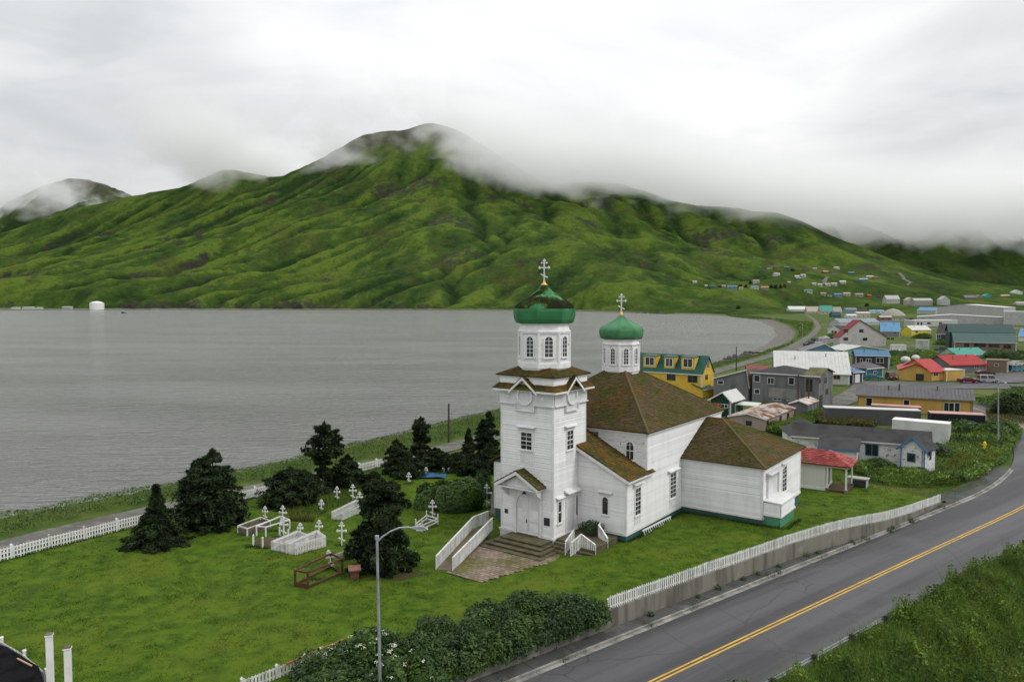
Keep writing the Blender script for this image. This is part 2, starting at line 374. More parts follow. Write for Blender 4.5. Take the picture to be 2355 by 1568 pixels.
# --- coast road
cr_px = [(-260, 1330), (0, 1253), (153, 1221), (329, 1178), (560, 1130), (840, 1073), (1100, 1012), (1400, 938), (1560, 880), (1660, 850), (1778, 816.5), (1837, 789), (1870, 768.4), (1882.7, 752.7), (1874.9, 737.1), (1859, 726), (1846, 718)]
CR = np.array([gnd(p, -1.75) for p in cr_px]); CR[:, 2] = -1.75
CR = smooth_line(resample(CR, 3.), 8); CRN = normals2(CR)
LF = [hit(p, zl) for p in ((-170, 1334), (0, 1291), (300, 1213), (640, 1130), (845, 1082), (905, 1066))]   # left picket fence
def plateau(x, y):
    z = -2.0 + .18 * fbm(x / 30., y / 30., 3, 11)
    dr = polydist(x, y, [tuple(q) for q in CR[::4, :2]])
    z = z + (-1.86 - z) * (1 - sm(dr, 4, 9))
    dR = polydist(x, y, [tuple(q) for q in RC[::4, :2]])
    z = z + (zr(y) - .14 - z) * (1 - sm(dR, 7, 11))
    side = (x - R0[0]) * rd[1] - (y - R0[1]) * rd[0]            # >0 : right of the road
    z = z - .30 * np.clip(side - 5.2, 0, 30) * (y < 130)        # the bank falls away beyond the guard rail
    return z
def ground_z(x, y):
    x = np.asarray(x, float); y = np.asarray(y, float)
    d = polydist(x, y, SH); inb = inpoly(x, y, BAY)
    beach = sm(y, 185, 330); wid = 7 + 9 * beach
    p = plateau(x, y)
    z = WATER + .05 + (p - WATER - .05) * sm(d, wid * .35, wid) + np.minimum(d, 30) * .012 + np.where(d < wid, .07 * fbm(x / 2.5, y / 2.5, 2, 3), 0)
    z = np.minimum(z, np.maximum(p, WATER + .1))
    return np.where(inb, WATER - .05 - np.minimum(d * .12, 6), z)
az = np.radians(np.linspace(-48, 62, 460)); rr = 18 * np.exp(np.linspace(0, math.log(2000 / 18.), 330))
AZg, RRg = np.meshgrid(az, rr, indexing='ij'); GX = np.sin(AZg) * RRg; GY = np.cos(AZg) * RRg
GZ = ground_z(GX, GY)
na, nr = GX.shape; idx = np.arange(na * nr).reshape(na, nr)
gq = np.stack([idx[:-1, :-1], idx[1:, :-1], idx[1:, 1:], idx[:-1, 1:]], -1).reshape(-1, 4)[:, ::-1]
# ground material: grass, weeds, gravel lots; shingle below the bank
m_ground = bpy.data.materials.new('ground_cover'); m_ground.use_nodes = True; t = m_ground.node_tree; b = t.nodes['Principled BSDF']
pos = t.nodes.new('ShaderNodeNewGeometry').outputs['Position']; sp = t.nodes.new('ShaderNodeSeparateXYZ'); L(t, pos, sp.inputs[0])
g1 = mix(t, maprange(t, noise(t, pos, .35, 6), .35, .65, 0, 1), (.035, .068, .012), (.075, .11, .018))
g1 = mix(t, maprange(t, noise(t, pos, .09, 5), .5, .66, 0, 1), g1, (.105, .115, .03))
g1 = mix(t, maprange(t, noise(t, pos, .022, 6), .58, .64, 0, 1), g1, (.11, .105, .095))
sh = mix(t, maprange(t, noise(t, pos, .5, 6), .35, .65, 0, 1), (.10, .094, .082), (.18, .17, .15))
zz = math_n(t, 'ADD', sp.outputs[2], math_n(t, 'MULTIPLY', noise(t, pos, .3, 4), .8))
L(t, mix(t, maprange(t, zz, -2.35, -2.0, 0, 1), sh, g1), b.inputs['Base Color']); b.inputs['Roughness'].default_value = .95; b.inputs['Specular IOR Level'].default_value = .15
bn = t.nodes.new('ShaderNodeBump'); bn.inputs['Distance'].default_value = .15; L(t, noise(t, pos, 1.5, 6), bn.inputs['Height']); L(t, bn.outputs[0], b.inputs['Normal'])
npmesh('ground', np.stack([GX, GY, GZ], -1).reshape(-1, 3), gq, m_ground, kind='structure', smooth=True)
# --- water
m_water = bpy.data.materials.new('sea_water'); m_water.use_nodes = True; t = m_water.node_tree; b = t.nodes['Principled BSDF']
b.inputs['Base Color'].default_value = (.215, .213, .213, 1); b.inputs['Roughness'].default_value = .17; b.inputs['IOR'].default_value = 1.5
b.inputs['Specular IOR Level'].default_value = .5
pos = t.nodes.new('ShaderNodeNewGeometry').outputs['Position']
h1 = noise(t, mapping(t, pos, (.17, .46, 1), (0, 0, 0), (0, 0, .12)), 1., 4, .6, .6)
h2 = noise(t, mapping(t, pos, (.62, 1.5, 1), (7, 3, 0), (0, 0, -.1)), 1., 4, .65, .6)
h3 = noise(t, mapping(t, pos, (.012, .035, 1), (1, 5, 0), (0, 0, .05)), 1., 4, .5)
hh = math_n(t, 'ADD', math_n(t, 'MULTIPLY', h1, 1.3), math_n(t, 'MULTIPLY', h2, .62))
hh = math_n(t, 'MULTIPLY', hh, maprange(t, h3, .35, .65, .6, 1.15))
bn = t.nodes.new('ShaderNodeBump'); bn.inputs['Distance'].default_value = 1.7; bn.inputs['Strength'].default_value = 1.
L(t, hh, bn.inputs['Height']); L(t, bn.outputs[0], b.inputs['Normal'])
MB().add([(-4500, -100, WATER), (900, -100, WATER), (900, 2600, WATER), (-4500, 2600, WATER)], [(0, 1, 2, 3)]).build('water', m_water, kind='structure')
# --- mountains across the bay: lines of (px, distance, row) turned into heights
PX = np.linspace(-700, 3000, 760)
knots = [-700, -400, 0, 180, 300, 430, 520, 600, 640, 740, 830, 880, 930, 980, 1030, 1070, 1135, 1200, 1270, 1340, 1400, 1440, 1500, 1540, 1600, 1665, 1720, 1790, 1850, 1900, 2000, 2100, 2200, 2355, 2600, 3000]
K4y = [600, 590, 545, 478, 460, 436, 390, 408, 410, 370, 318, 310, 310, 295, 307, 320, 355, 400, 425, 428, 428, 430, 455, 470, 487, 500, 507, 510, 525, 545, 580, 612, 645, 668, 684, 690]
K4d = [3300, 3300, 3300, 3300, 3300, 3300, 3350, 3450, 3400, 3450, 3500, 3520, 3560, 3600, 3600, 3600, 3600, 3550, 3500, 3450, 3400, 3400, 3350, 3350, 3300, 3250, 3200, 3150, 3100, 3000, 2950, 2850, 2600, 2400, 2400, 2400]
def kn(xs, ys, s): 
    v = np.interp(PX, xs, ys); w = int(4 * s) | 1; k = np.exp(-.5 * ((np.arange(w) - w // 2) / (s + 1e-6)) ** 2); k /= k.sum()
    return np.convolve(np.pad(v, w // 2, mode='edge'), k, 'valid')
Yb = kn([-700, 0, 600, 1000, 1300, 1420, 1500, 1600, 1720, 1800], [2050, 1925, 1840, 1760, 1650, 1450, 1320, 1230, 1080, 1060], 4)
z0 = kn([-700, 1450, 1700, 3000], [-6, -6, -3.2, -3.2], 3)
Y1 = Yb + kn([-700, 1300, 1500, 1720, 1900, 3000], [45, 45, 90, 420, 600, 600], 6)
p1 = kn([-700, 0, 200, 300, 430, 600, 740, 900, 1100, 1300, 1420, 1480, 1600, 1700, 1800, 1900, 2000, 3000], [699, 696, 692, 683, 679, 682, 690, 694, 697, 702, 705, 699, 690, 686, 694, 703, 706, 707], 4)
Y2 = kn([-700, 600, 980, 1300, 1500, 1720, 1900, 2100, 2355, 3000], [2450, 2280, 2170, 2080, 1900, 1850, 1950, 1900, 1850, 1850], 8)
p2 = kn([-700, 0, 300, 600, 980, 1300, 1500, 1620, 1720, 1900, 2000, 2100, 2355, 3000], [655, 640, 618, 602, 592, 604, 636, 656, 660, 662, 668, 678, 694, 700], 8)
Y3 = kn([-700, 0, 600, 980, 1300, 1500, 1720, 1900, 2100, 2355, 3000], [2900, 2850, 2800, 2820, 2720, 2550, 2450, 2400, 2250, 2080, 2080], 8)
p3 = kn([-700, 0, 300, 520, 740, 980, 1200, 1300, 1500, 1720, 1900, 2000, 2100, 2200, 2355, 3000], [620, 590, 540, 502, 470, 440, 492, 505, 556, 585, 606, 626, 648, 664, 682, 694], 8)
Y4 = kn(knots, K4d, 8); p4 = kn(knots, K4y, 1.2)
def zz_(p, Y): return HC - (p - 692.) / F * Y
Yl = np.stack([Yb, Y1, Y2, Y3, Y4, Y4 + 500, Y4 + 1500], 1)
zl4 = zz_(p4, Y4)
Zl = np.stack([z0, zz_(p1, Y1), zz_(p2, Y2), zz_(p3, Y3), zl4, zl4 * .72, zl4 * .1 - 5], 1)
NV = 330
tv = np.concatenate([np.linspace(0, 1, 24, endpoint=False), np.linspace(1, 2, 80, endpoint=False), np.linspace(2, 3, 100, endpoint=False), np.linspace(3, 4, 96, endpoint=False), np.linspace(4, 6, 30)]); NV = len(tv)
MY = np.stack([np.interp(tv, range(7), Yl[i]) for i in range(len(PX))])
def pchip(Yk, Zk, Yq):
    h = np.diff(Yk); dl = np.diff(Zk) / h; m = np.zeros_like(Zk); m[0] = dl[0]; m[-1] = dl[-1]
    for i in range(1, len(Zk) - 1): m[i] = 0 if dl[i - 1] * dl[i] <= 0 else 2 * dl[i - 1] * dl[i] / (dl[i - 1] + dl[i])
    i = np.clip(np.searchsorted(Yk, Yq, side='right') - 1, 0, len(Yk) - 2); s = (Yq - Yk[i]) / h[i]
    return Zk[i] * (1 + 2 * s) * (1 - s) ** 2 + m[i] * h[i] * s * (1 - s) ** 2 + Zk[i + 1] * s * s * (3 - 2 * s) + m[i + 1] * h[i] * s * s * (s - 1)
MZ = np.stack([pchip(Yl[i], Zl[i], MY[i]) for i in range(len(PX))])
MX = ((PX - CX) / F)[:, None] * MY
def ridged(x, y, seed): return 1 - 2 * np.abs(pn(x, y, seed))
PXg = np.repeat(PX[:, None], NV, 1); v01 = tv[None, :] / 4.
def base_h(X, Y):                                                # base shape at any place, same curves as the mesh columns
    p = np.clip(CX + F * X / Y, PX[0], PX[-1]); f = (p - PX[0]) / (PX[1] - PX[0]); i = np.clip(f.astype(int), 0, len(PX) - 2); f = (f - i)[:, None]
    Yk = Yl[i] * (1 - f) + Yl[i + 1] * f; Zk = Zl[i] * (1 - f) + Zl[i + 1] * f; h = np.diff(Yk, axis=1); dl = np.diff(Zk, axis=1) / h; m = np.zeros_like(Zk); m[:, 0] = dl[:, 0]; m[:, -1] = dl[:, -1]
    pr = dl[:, :-1] * dl[:, 1:]; m[:, 1:-1] = np.where(pr > 0, 2 * pr / np.where(np.abs(dl[:, :-1] + dl[:, 1:]) < 1e-9, 1, dl[:, :-1] + dl[:, 1:]), 0)
    k = np.clip((Y[:, None] >= Yk).sum(1) - 1, 0, 5); r = np.arange(len(Y)); s = np.clip((Y - Yk[r, k]) / h[r, k], 0, 1); hk = h[r, k]
    z = Zk[r, k] * (1 + 2 * s) * (1 - s) ** 2 + m[r, k] * hk * s * (1 - s) ** 2 + Zk[r, k + 1] * s * s * (3 - 2 * s) + m[r, k + 1] * hk * s * s * (s - 1)
    tq = k + s; return z, tq / 4.
# streams carve the slopes: drainage on a regular grid, a few steps of stream-power erosion
CS = 13.; ex = np.arange(-2500, 2150, CS); ey = np.arange(1040, 4250, CS); EX, EY = np.meshgrid(ex, ey, indexing='ij'); ne, me_ = EX.shape
b0, q0_ = base_h(EX.ravel(), EY.ravel()); b0 = b0.reshape(ne, me_); q0_ = q0_.reshape(ne, me_); epx = CX + F * EX / EY
rightw = sm(epx, 1000, 1450); low = sm(epx, 1650, 2050)
en = sm(q0_, .03, .3) * (1 - .55 * sm(q0_, .9, 1.0))
H = b0 + en * (1 - .55 * low) * ((26 + 26 * rightw) * fbm(EX / 420., EY / 560., 4, 21) + 4 * fbm(EX / 90., EY / 90., 3, 25)) + rightw * (1 - .6 * low) * en * 26 * ridged((EX - .4 * EY) / 330., (EY + .3 * EX) / 420., 7)
H += en * (1 - sm(epx, 700, 1250)) * 34 * ridged((EX * .64 - EY * .77) / 330. + .35 * fbm(EX / 500., EY / 500., 2, 63), (EX * .77 + EY * .64) / 1700., 33)
H += (sm(q0_, 0, .04)) * 2 * pn(EX / 40., EY / 40., 29)
offs = [(-1, 0, 1.), (1, 0, 1.), (0, -1, 1.), (0, 1, 1.), (-1, -1, 1.414), (1, -1, 1.414), (-1, 1, 1.414), (1, 1, 1.414)]
idn = np.arange(ne * me_).reshape(ne, me_); fixed = (q0_ < .012) | (q0_ > 1.28); fixed[0] = fixed[-1] = True; fixed[:, 0] = fixed[:, -1] = True
ff_ = fixed.ravel(); tilt = .42 * (1 - sm(epx, 500, 1150)) - .16 * sm(epx, 1150, 1500) * (1 - low); tilt = EX * tilt; H = H + tilt
for it in range(24):
    best = np.full((ne, me_), 0.); rec = idn.copy(); dist = np.ones((ne, me_))
    for di, dj, dd in offs:
        sh_ = np.roll(np.roll(H, -di, 0), -dj, 1); sl = (H - sh_) / dd; w_ = sl > best; best = np.where(w_, sl, best); rec = np.where(w_, np.roll(np.roll(idn, -di, 0), -dj, 1), rec); dist = np.where(w_, dd, dist)
    order = np.argsort(H.ravel()); rl_ = rec.ravel().tolist(); acc = [1.] * (ne * me_)
    for i in order[::-1].tolist():
        j = rl_[i]
        if j != i: acc[j] += acc[i]
    kf = (.024 * np.sqrt(np.minimum(np.array(acc), 900)) / dist.ravel()); kf[ff_] = 0; kf = (kf * (1 - .6 * low.ravel())).tolist(); hl = H.ravel().tolist()
    for i in order.tolist():
        j = rl_[i]
        if j != i: k = kf[i]; hl[i] = (hl[i] + k * hl[j]) / (1 + k)
    H2 = np.array(hl).reshape(ne, me_)
    lap = (np.roll(H2, 1, 0) + np.roll(H2, -1, 0) + np.roll(H2, 1, 1) + np.roll(H2, -1, 1)) / 4 - H2
    H = np.where(fixed, H, H2 + .22 * lap + np.where(fixed, 0, .3) * (b0 + tilt - H2) * .035)
DZ = H - tilt - b0; WET = np.log(np.array(acc)).reshape(ne, me_)
for _ in range(2): WET = (WET * 2 + np.roll(WET, 1, 0) + np.roll(WET, -1, 0) + np.roll(WET, 1, 1) + np.roll(WET, -1, 1)) / 6
def esamp(G, X, Y):
    fx = np.clip((X - ex[0]) / CS, 0, ne - 1.001); fy = np.clip((Y - ey[0]) / CS, 0, me_ - 1.001); i = fx.astype(int); j = fy.astype(int); fx = fx - i; fy = fy - j
    return G[i, j] * (1 - fx) * (1 - fy) + G[i + 1, j] * fx * (1 - fy) + G[i, j + 1] * (1 - fx) * fy + G[i + 1, j + 1] * fx * fy
lowr = 1 - .6 * sm(PXg, 1600, 2050)
disp = esamp(DZ, MX, MY) + (3.5 * fbm(MX / 46., MY / 70., 4, 15) + 3 * ridged(MX / 26. - MY / 60., MY / 110., 16)) * sm(v01, .02, .15) * np.where(v01 < .9, 1, .5) * lowr
clm = kn([-700, 0, 60, 130, 210, 260, 740, 800, 900, 1180, 1260, 1440, 1490, 1640, 1680], [.2, .8, .8, .1, .3, 1, 1, .45, .6, .6, .1, .1, 1, 1, 0], 1.5)[:, None] * np.clip(.75 + .9 * fbm(MX[:, :1] / 110. + 0 * MY, 0 * MY + 3.3, 3, 57), .15, 1.2)
cl_n = sm(v01, 0, .06) * (1 - sm(v01, .12, .3)) * clm
disp += cl_n * (15 * ridged(MX / 55., MY / 400., 17) + 7 * pn(MX / 18., MY / 50., 18))
MZ0 = MZ.copy(); MZ = MZ + disp
MZ[:, 0] = Zl[:, 0]
lapl = np.zeros_like(MZ); a_ = MZ - (np.roll(MZ, 7, 0) + np.roll(MZ, -7, 0)) / 2; lapl = a_     # + on spurs, - in gullies
mi_ = np.arange(len(PX) * NV).reshape(len(PX), NV)
mq = np.stack([mi_[:-1, :-1], mi_[1:, :-1], mi_[1:, 1:], mi_[:-1, 1:]], -1).reshape(-1, 4)
def hillz(x, y):                                                 # height of the far slopes
    p = CX + F * x / y; i = int(np.clip(np.searchsorted(PX, p) - 1, 0, len(PX) - 2)); f = (p - PX[i]) / (PX[i + 1] - PX[i])
    a0 = np.interp(y, MY[i], MZ[i]); a1 = np.interp(y, MY[i + 1], MZ[i + 1]); return float(a0 + (a1 - a0) * f)
def hillhit(p):
    d = ray(p); last = None
    for Y in np.arange(1080, 3900, 4.):
        q_ = CAM + d * (Y / d[1]); h = hillz(q_[0], q_[1])
        if q_[2] <= h: q_[2] = h; return q_
    return q_
# plants of the slope: attribute 0 = shrub thicket of the gullies .. 1 = pale grass of the spurs
lapl = np.clip(lapl, -14, 14)
wet = sm(esamp(WET, MX, MY), 2.2, 4.6) * (v01 < 1)
rock = np.clip(3.0 * cl_n * (.6 + .8 * fbm(MX / 70., MY / 120., 3, 67)) + sm(fbm(MX / 260., MY / 200., 4, 71), .42, .62) * sm(v01, .2, .5) * .9 + wet * sm(fbm(MX / 300., MY / 300., 3, 73), .05, .4) * .8, 0, 1)
veg = np.clip(.50 - .42 * wet + lapl / 50. + .34 * fbm(MX / 210., MY / 300., 5, 51) + .12 * fbm(MX / 40., MY / 120., 3, 53), 0, 1)
def hillmat(name, rockcol=(.036, .032, .028), haze=0):
    m = bpy.data.materials.new(name); m.use_nodes = True; t = m.node_tree; b = t.nodes['Principled BSDF']
    geo = t.nodes.new('ShaderNodeNewGeometry'); pos = geo.outputs['Position']; sp = t.nodes.new('ShaderNodeSeparateXYZ'); L(t, pos, sp.inputs[0])
    sn = t.nodes.new('ShaderNodeSeparateXYZ'); L(t, geo.outputs['True Normal'] if False else geo.outputs['Normal'], sn.inputs[0])
    at = t.nodes.new('ShaderNodeAttribute'); at.attribute_name = 'veg'
    n1 = noise(t, pos, .006, 6, .6); n2 = noise(t, pos, .03, 6, .65); n3 = noise(t, mapping(t, pos, (1, .35, 1)), .018, 6, .6, .3)
    v = math_n(t, 'ADD', at.outputs['Fac'], math_n(t, 'MULTIPLY', math_n(t, 'SUBTRACT', n2, .5), 1.1))
    c = mix(t, maprange(t, v, .1, .5, 0, 1), (.015, .033, .009), (.035, .066, .012))
    c = mix(t, maprange(t, v, .45, .82, 0, 1), c, (.076, .116, .017))
    c = mix(t, maprange(t, n1, .5, .68, 0, .55), c, (.056, .064, .018))
    c = mix(t, maprange(t, n3, .58, .68, 0, .8), c, (.042, .044, .018))
    st = math_n(t, 'ADD', sn.outputs[2], math_n(t, 'MULTIPLY', math_n(t, 'SUBTRACT', n2, .5), .55))
    c = mix(t, maprange(t, st, .48, .62, 1, 0), c, rockcol)
    ar = t.nodes.new('ShaderNodeAttribute'); ar.attribute_name = 'rock'; n4 = noise(t, mapping(t, pos, (1, .5, 1)), .05, 7, .7, .4); rk = math_n(t, 'ADD', ar.outputs['Fac'], math_n(t, 'MULTIPLY', math_n(t, 'SUBTRACT', n4, .5), 2.6)); c = mix(t, maprange(t, rk, .62, 1.05, 0, .85), c, rockcol)
    hi = math_n(t, 'ADD', sp.outputs[2], math_n(t, 'MULTIPLY', math_n(t, 'SUBTRACT', n2, .5), 320))
    c = mix(t, maprange(t, hi, 560, 760, 0, .8), c, (.05, .046, .03))
    shore = math_n(t, 'ADD', sp.outputs[2], math_n(t, 'MULTIPLY', math_n(t, 'SUBTRACT', n2, .5), 5))
    c = mix(t, math_n(t, 'MULTIPLY', maprange(t, shore, -2.0, .6, 1, 0), maprange(t, sp.outputs[0], 120, 300, 1, 0)), c, (.17, .165, .15))
    fine = vmath(t, 'SCALE', c); L(t, maprange(t, noise(t, mapping(t, pos, (1, .6, 1)), .11, 6, .7), .3, .7, .78, 1.32, False), fine.inputs['Scale']); c = fine.outputs[0]
    L(t, c, b.inputs['Base Color']); b.inputs['Roughness'].default_value = 1; b.inputs['Specular IOR Level'].default_value = .05
    bn = t.nodes.new('ShaderNodeBump'); bn.inputs['Distance'].default_value = 9.; bn.inputs['Strength'].default_value = 1.
    L(t, noise(t, pos, .05, 8, .66), bn.inputs['Height']); L(t, bn.outputs[0], b.inputs['Normal']); return m
m_hill = hillmat('grassy_slope')
def hillmesh(name, X, Y, Z, veg_, rock_=None):
    n, k = X.shape; ii = np.arange(n * k).reshape(n, k)
    q_ = np.stack([ii[:-1, :-1], ii[1:, :-1], ii[1:, 1:], ii[:-1, 1:]], -1).reshape(-1, 4)
    o = npmesh(name, np.stack([X, Y, Z], -1).reshape(-1, 3), q_, m_hill, kind='structure', smooth=True)
    at = o.data.attributes.new('veg', 'FLOAT', 'POINT'); at.data.foreach_set('value', veg_.astype(np.float32).ravel())
    if rock_ is not None: at = o.data.attributes.new('rock', 'FLOAT', 'POINT'); at.data.foreach_set('value', rock_.astype(np.float32).ravel())
    return o
hillmesh('mountain', MX, MY, MZ, veg, rock)
def farhill(name, kx, ky, Y, depth, seed, ext):
    px = np.linspace(kx[0], kx[-1], ext); top = np.interp(px, kx, ky)
    k = np.array([1, 2, 3, 2, 1.]); k /= k.sum(); top = np.convolve(np.pad(top, 2, mode='edge'), k, 'valid')
    tv = np.linspace(0, 1.5, 90); yy = Y - depth + depth * tv[None, :] + 0 * px[:, None]
    zt = HC - (top - 692) / F * Y
    prof = np.where(tv <= 1, np.sin(np.clip(tv, 0, 1) * math.pi / 2) ** 1.15, 1 - (tv - 1) * 1.3)
    xx = ((px - CX) / F)[:, None] * yy; zz = zt[:, None] * prof[None, :] - 8 * (1 - prof[None, :])
    e = np.sin(np.clip(tv, 0, 1) * math.pi)[None, :]
    zz = zz + e * (60 * ridged(xx / 330. + .5 * fbm(xx / 500, yy / 500, 3, seed), yy / 1700., seed) + 24 * ridged(xx / 140., yy / 600., seed + 1)) + 7 * fbm(xx / 80, yy / 90, 3, seed + 2) * np.minimum(tv, 1)[None, :]
    hillmesh(name, xx, yy, zz, np.clip(.35 + .3 * fbm(xx / 200, yy / 250, 4, seed + 3), 0, 1))
farhill('mountain', [-700, -300, 0, 60, 120, 180, 230, 280, 330, 420], [640, 590, 505, 462, 440, 431, 440, 452, 480, 560], 5200, 1800, 61, 200)
farhill('hill', [1800, 1880, 1960, 2050, 2140, 2200, 2250, 2300, 2355, 2500, 2700, 3000], [560, 530, 522, 530, 528, 540, 538, 556, 572, 590, 560, 600], 4300, 1700, 71, 200)
# --- churchyard lawn: one sheet from the wall to the coast road
ss = np.arange(-40, 78, .55); tt = np.concatenate([np.arange(0, 14, .5), np.arange(14, 62, .8)])
Sg, Tg = np.meshgrid(ss, tt, indexing='ij'); base = wallcurve(ss)
LX = base[:, 0][:, None] - wn[0] * Tg; LY = base[:, 1][:, None] - wn[1] * Tg
lfp = [tuple(q[:2]) for q in LF]
e = np.array(lfp[-1]) - np.array(lfp[0]); e /= np.linalg.norm(e); lout = (LX - lfp[0][0]) * -e[1] + (LY - lfp[0][1]) * e[0]
LZ = zl(LX, LY) - 2.4 * sm(lout, .4, 4.0) - 2.2 * sm(LX * 0 + (Sg - 47.2), 0.3, 2.5) * (Tg < 30) * (1 - sm(Tg, 3, 22))
LZ = LZ - 2.0 * sm(Sg, 58, 74)
k, n = LX.shape; ii = np.arange(k * n).reshape(k, n)
lq = np.stack([ii[:-1, :-1], ii[:-1, 1:], ii[1:, 1:], ii[1:, :-1]], -1).reshape(-1, 4)
m_lawn = bpy.data.materials.new('mown_grass'); m_lawn.use_nodes = True; t = m_lawn.node_tree; b = t.nodes['Principled BSDF']; pos = t.nodes.new('ShaderNodeNewGeometry').outputs['Position']
def lawncol(t, pos):
    c = mix(t, maprange(t, noise(t, pos, 1.1, 8, .65), .33, .67, 0, 1), (.038, .080, .007), (.084, .138, .010))
    c = mix(t, maprange(t, noise(t, pos, .16, 6, .6), .47, .66, 0, .8), c, (.098, .135, .013))
    c = mix(t, maprange(t, noise(t, mapping(t, pos, (1., .25, 1), (3, 9, 0), (0, 0, -.55)), .3, 6, .6), .56, .72, 0, .7), c, (.036, .068, .008))
    return mix(t, maprange(t, noise(t, mapping(t, pos, (1, 1, 1), (40, 11, 0)), .33, 7, .65), .64, .74, 0, .5), c, (.11, .09, .03))
LAWNCOL = lawncol
L(t, lawncol(t, pos), b.inputs['Base Color']); b.inputs['Roughness'].default_value = .95; b.inputs['Specular IOR Level'].default_value = .1
bn = t.nodes.new('ShaderNodeBump'); bn.inputs['Distance'].default_value = .14; L(t, noise(t, pos, 2.6, 7, .65), bn.inputs['Height']); L(t, bn.outputs[0], b.inputs['Normal'])
t = m_blade.node_tree; b = t.nodes['Principled BSDF']; geo = t.nodes.new('ShaderNodeNewGeometry'); n_ = vmath(t, 'SCALE', lawncol(t, geo.outputs['Position'])); L(t, maprange(t, geo.outputs['Random Per Island'], 0, 1, .8, 1.5, False), n_.inputs['Scale']); L(t, n_.outputs[0], b.inputs['Base Color']); L(t, n_.outputs[0], [x for x in t.nodes if x.type == 'BSDF_TRANSLUCENT'][0].inputs[0])
keep = ((lout < 5.5) & (Sg < 75))[:-1, :-1].ravel()
npmesh('lawn', np.stack([LX, LY, LZ], -1).reshape(-1, 3), lq[keep], m_lawn, kind='structure', smooth=True)
# --- road, markings, sidewalk, kerb
m_asph = bpy.data.materials.new('asphalt'); m_asph.use_nodes = True; t = m_asph.node_tree; b = t.nodes['Principled BSDF']; pos = t.nodes.new('ShaderNodeNewGeometry').outputs['Position']
al = mapping(t, pos, (1, 1, 1), (0, 0, 0), (0, 0, -math.atan2(rd[1], rd[0])))
c = mix(t, maprange(t, noise(t, mapping(t, al, (.02, .5, 1)), 1., 5, .6), .36, .64, 0, 1), (.034, .034, .037), (.076, .076, .080))
c = mix(t, maprange(t, noise(t, pos, .10, 6, .6), .5, .66, 0, .6), c, (.084, .084, .088)); c = mix(t, maprange(t, noise(t, pos, 14., 4, .7), .55, .75, 0, .4), c, (.11, .11, .11))
vo = t.nodes.new('ShaderNodeTexVoronoi'); vo.feature = 'DISTANCE_TO_EDGE'; vo.inputs['Scale'].default_value = .17; wv = vmath(t, 'ADD', pos, None); nz_ = t.nodes.new('ShaderNodeTexNoise'); nz_.inputs['Scale'].default_value = .6; L(t, pos, nz_.inputs['Vector']); L(t, vmath(t, 'SCALE', nz_.outputs['Color']).outputs[0], wv.inputs[1]); L(t, wv.outputs[0], vo.inputs['Vector'])
c = mix(t, maprange(t, vo.outputs['Distance'], .0, .012, .65, 0), c, (.028, .028, .028))
L(t, c, b.inputs['Base Color']); b.inputs['Roughness'].default_value = .6; b.inputs['Specular IOR Level'].default_value = .4
bn = t.nodes.new('ShaderNodeBump'); bn.inputs['Distance'].default_value = .006; L(t, noise(t, pos, 40., 4), bn.inputs['Height']); L(t, bn.outputs[0], b.inputs['Normal'])
i0, i1 = 0, len(RC)
ribbon('road', rline(-4.75), rline(4.15), 0, m_asph)
yl = thing('road_marking', 'double yellow line along the middle of the grey road', 'road marking', tuple(R1_ + [0, 0, .004]))
for off in (-.13, .13): ribbon('yellow_line', rline(off - .06), rline(off + .06), .004, m_yellow, kind=None, parent=yl)
kerb = thing('kerb', 'pale concrete kerb with gutter beside the sidewalk under the picket fence', 'kerb', tuple(rline(-4.6)[40]))
walk = thing('sidewalk', 'dark slab sidewalk between the retaining wall and the kerb', 'sidewalk', tuple(rline(-5.5)[40]))
kl = rline(-4.62); step = 3
for i in range(6, min(100, len(RC) - 5), step):
    a, c = kl[i], kl[i + step]; dv = (c - a) / np.linalg.norm(c - a)
    m = MB(); m.beam(a + dv * .015 + [0, 0, .02], c - dv * .015 + [0, 0, .02], .16, .22); m.build('kerb_stone', m_kerb, kerb)
    m = MB(); o_ = RN[i]; m.beam(a + dv * .015 + np.r_[o_ * .22, -.035], c - dv * .015 + np.r_[o_ * .22, -.035], .26, .09); m.build('gutter_slab', m_kerb, kerb)
    m = MB(); p0, p1_ = rline(-4.72)[i], rline(-4.72)[i + step]; q0, q1 = rline(-6.9)[i], rline(-6.9)[i + step]
    m.slab([p0 + dv * .02 + [0, 0, .1], p1_ - dv * .02 + [0, 0, .1], q1 - dv * .02 + [0, 0, .12], q0 + dv * .02 + [0, 0, .12]], .2); m.build('sidewalk_slab', m_walk, walk)
# --- coast road and village streets
ribbon('road', np.c_[CR[:, :2] - CRN * 2.0, CR[:, 2]], np.c_[CR[:, :2] + CRN * 2.0, CR[:, 2]], 0, m_gravel)
def street(pxs, w, z=-1.9, m=None):
    c = np.array([gnd(p, z) for p in pxs]); c[:, 2] = z; c = smooth_line(resample(c, 2.), 4); n_ = normals2(c)
    return ribbon('road', np.c_[c[:, :2] - n_ * w, c[:, 2]], np.c_[c[:, :2] + n_ * w, c[:, 2]], 0, m or m_gravel)
street([D('R6', 380, 440), D('R6', 800, 455), D('R6', 1300, 470), D('R6', 1700, 470), D('R6', 2026, 480), D('R6', 2400, 500)], 6.5, -1.82, m_asph)
street([D('R6', 1400, 420), D('R6', 1750, 425), D('R6', 2026, 400), D('R6', 2400, 380)], 6, -1.83, m_asph)
street([D('R6', 250, 660), D('R6', 400, 600), D('R6', 560, 500), D('R6', 600, 445)], 2.6, -1.8)
street([D('P3', 900, 590), D('P3', 1500, 612), D('P3', 2000, 600), D('P3', 2500, 620)], 4.5, -1.82)
street([D('P4', 120, 1060), D('P4', 480, 960), D('P4', 900, 850), D('P4', 1100, 760)], 5, -1.81)
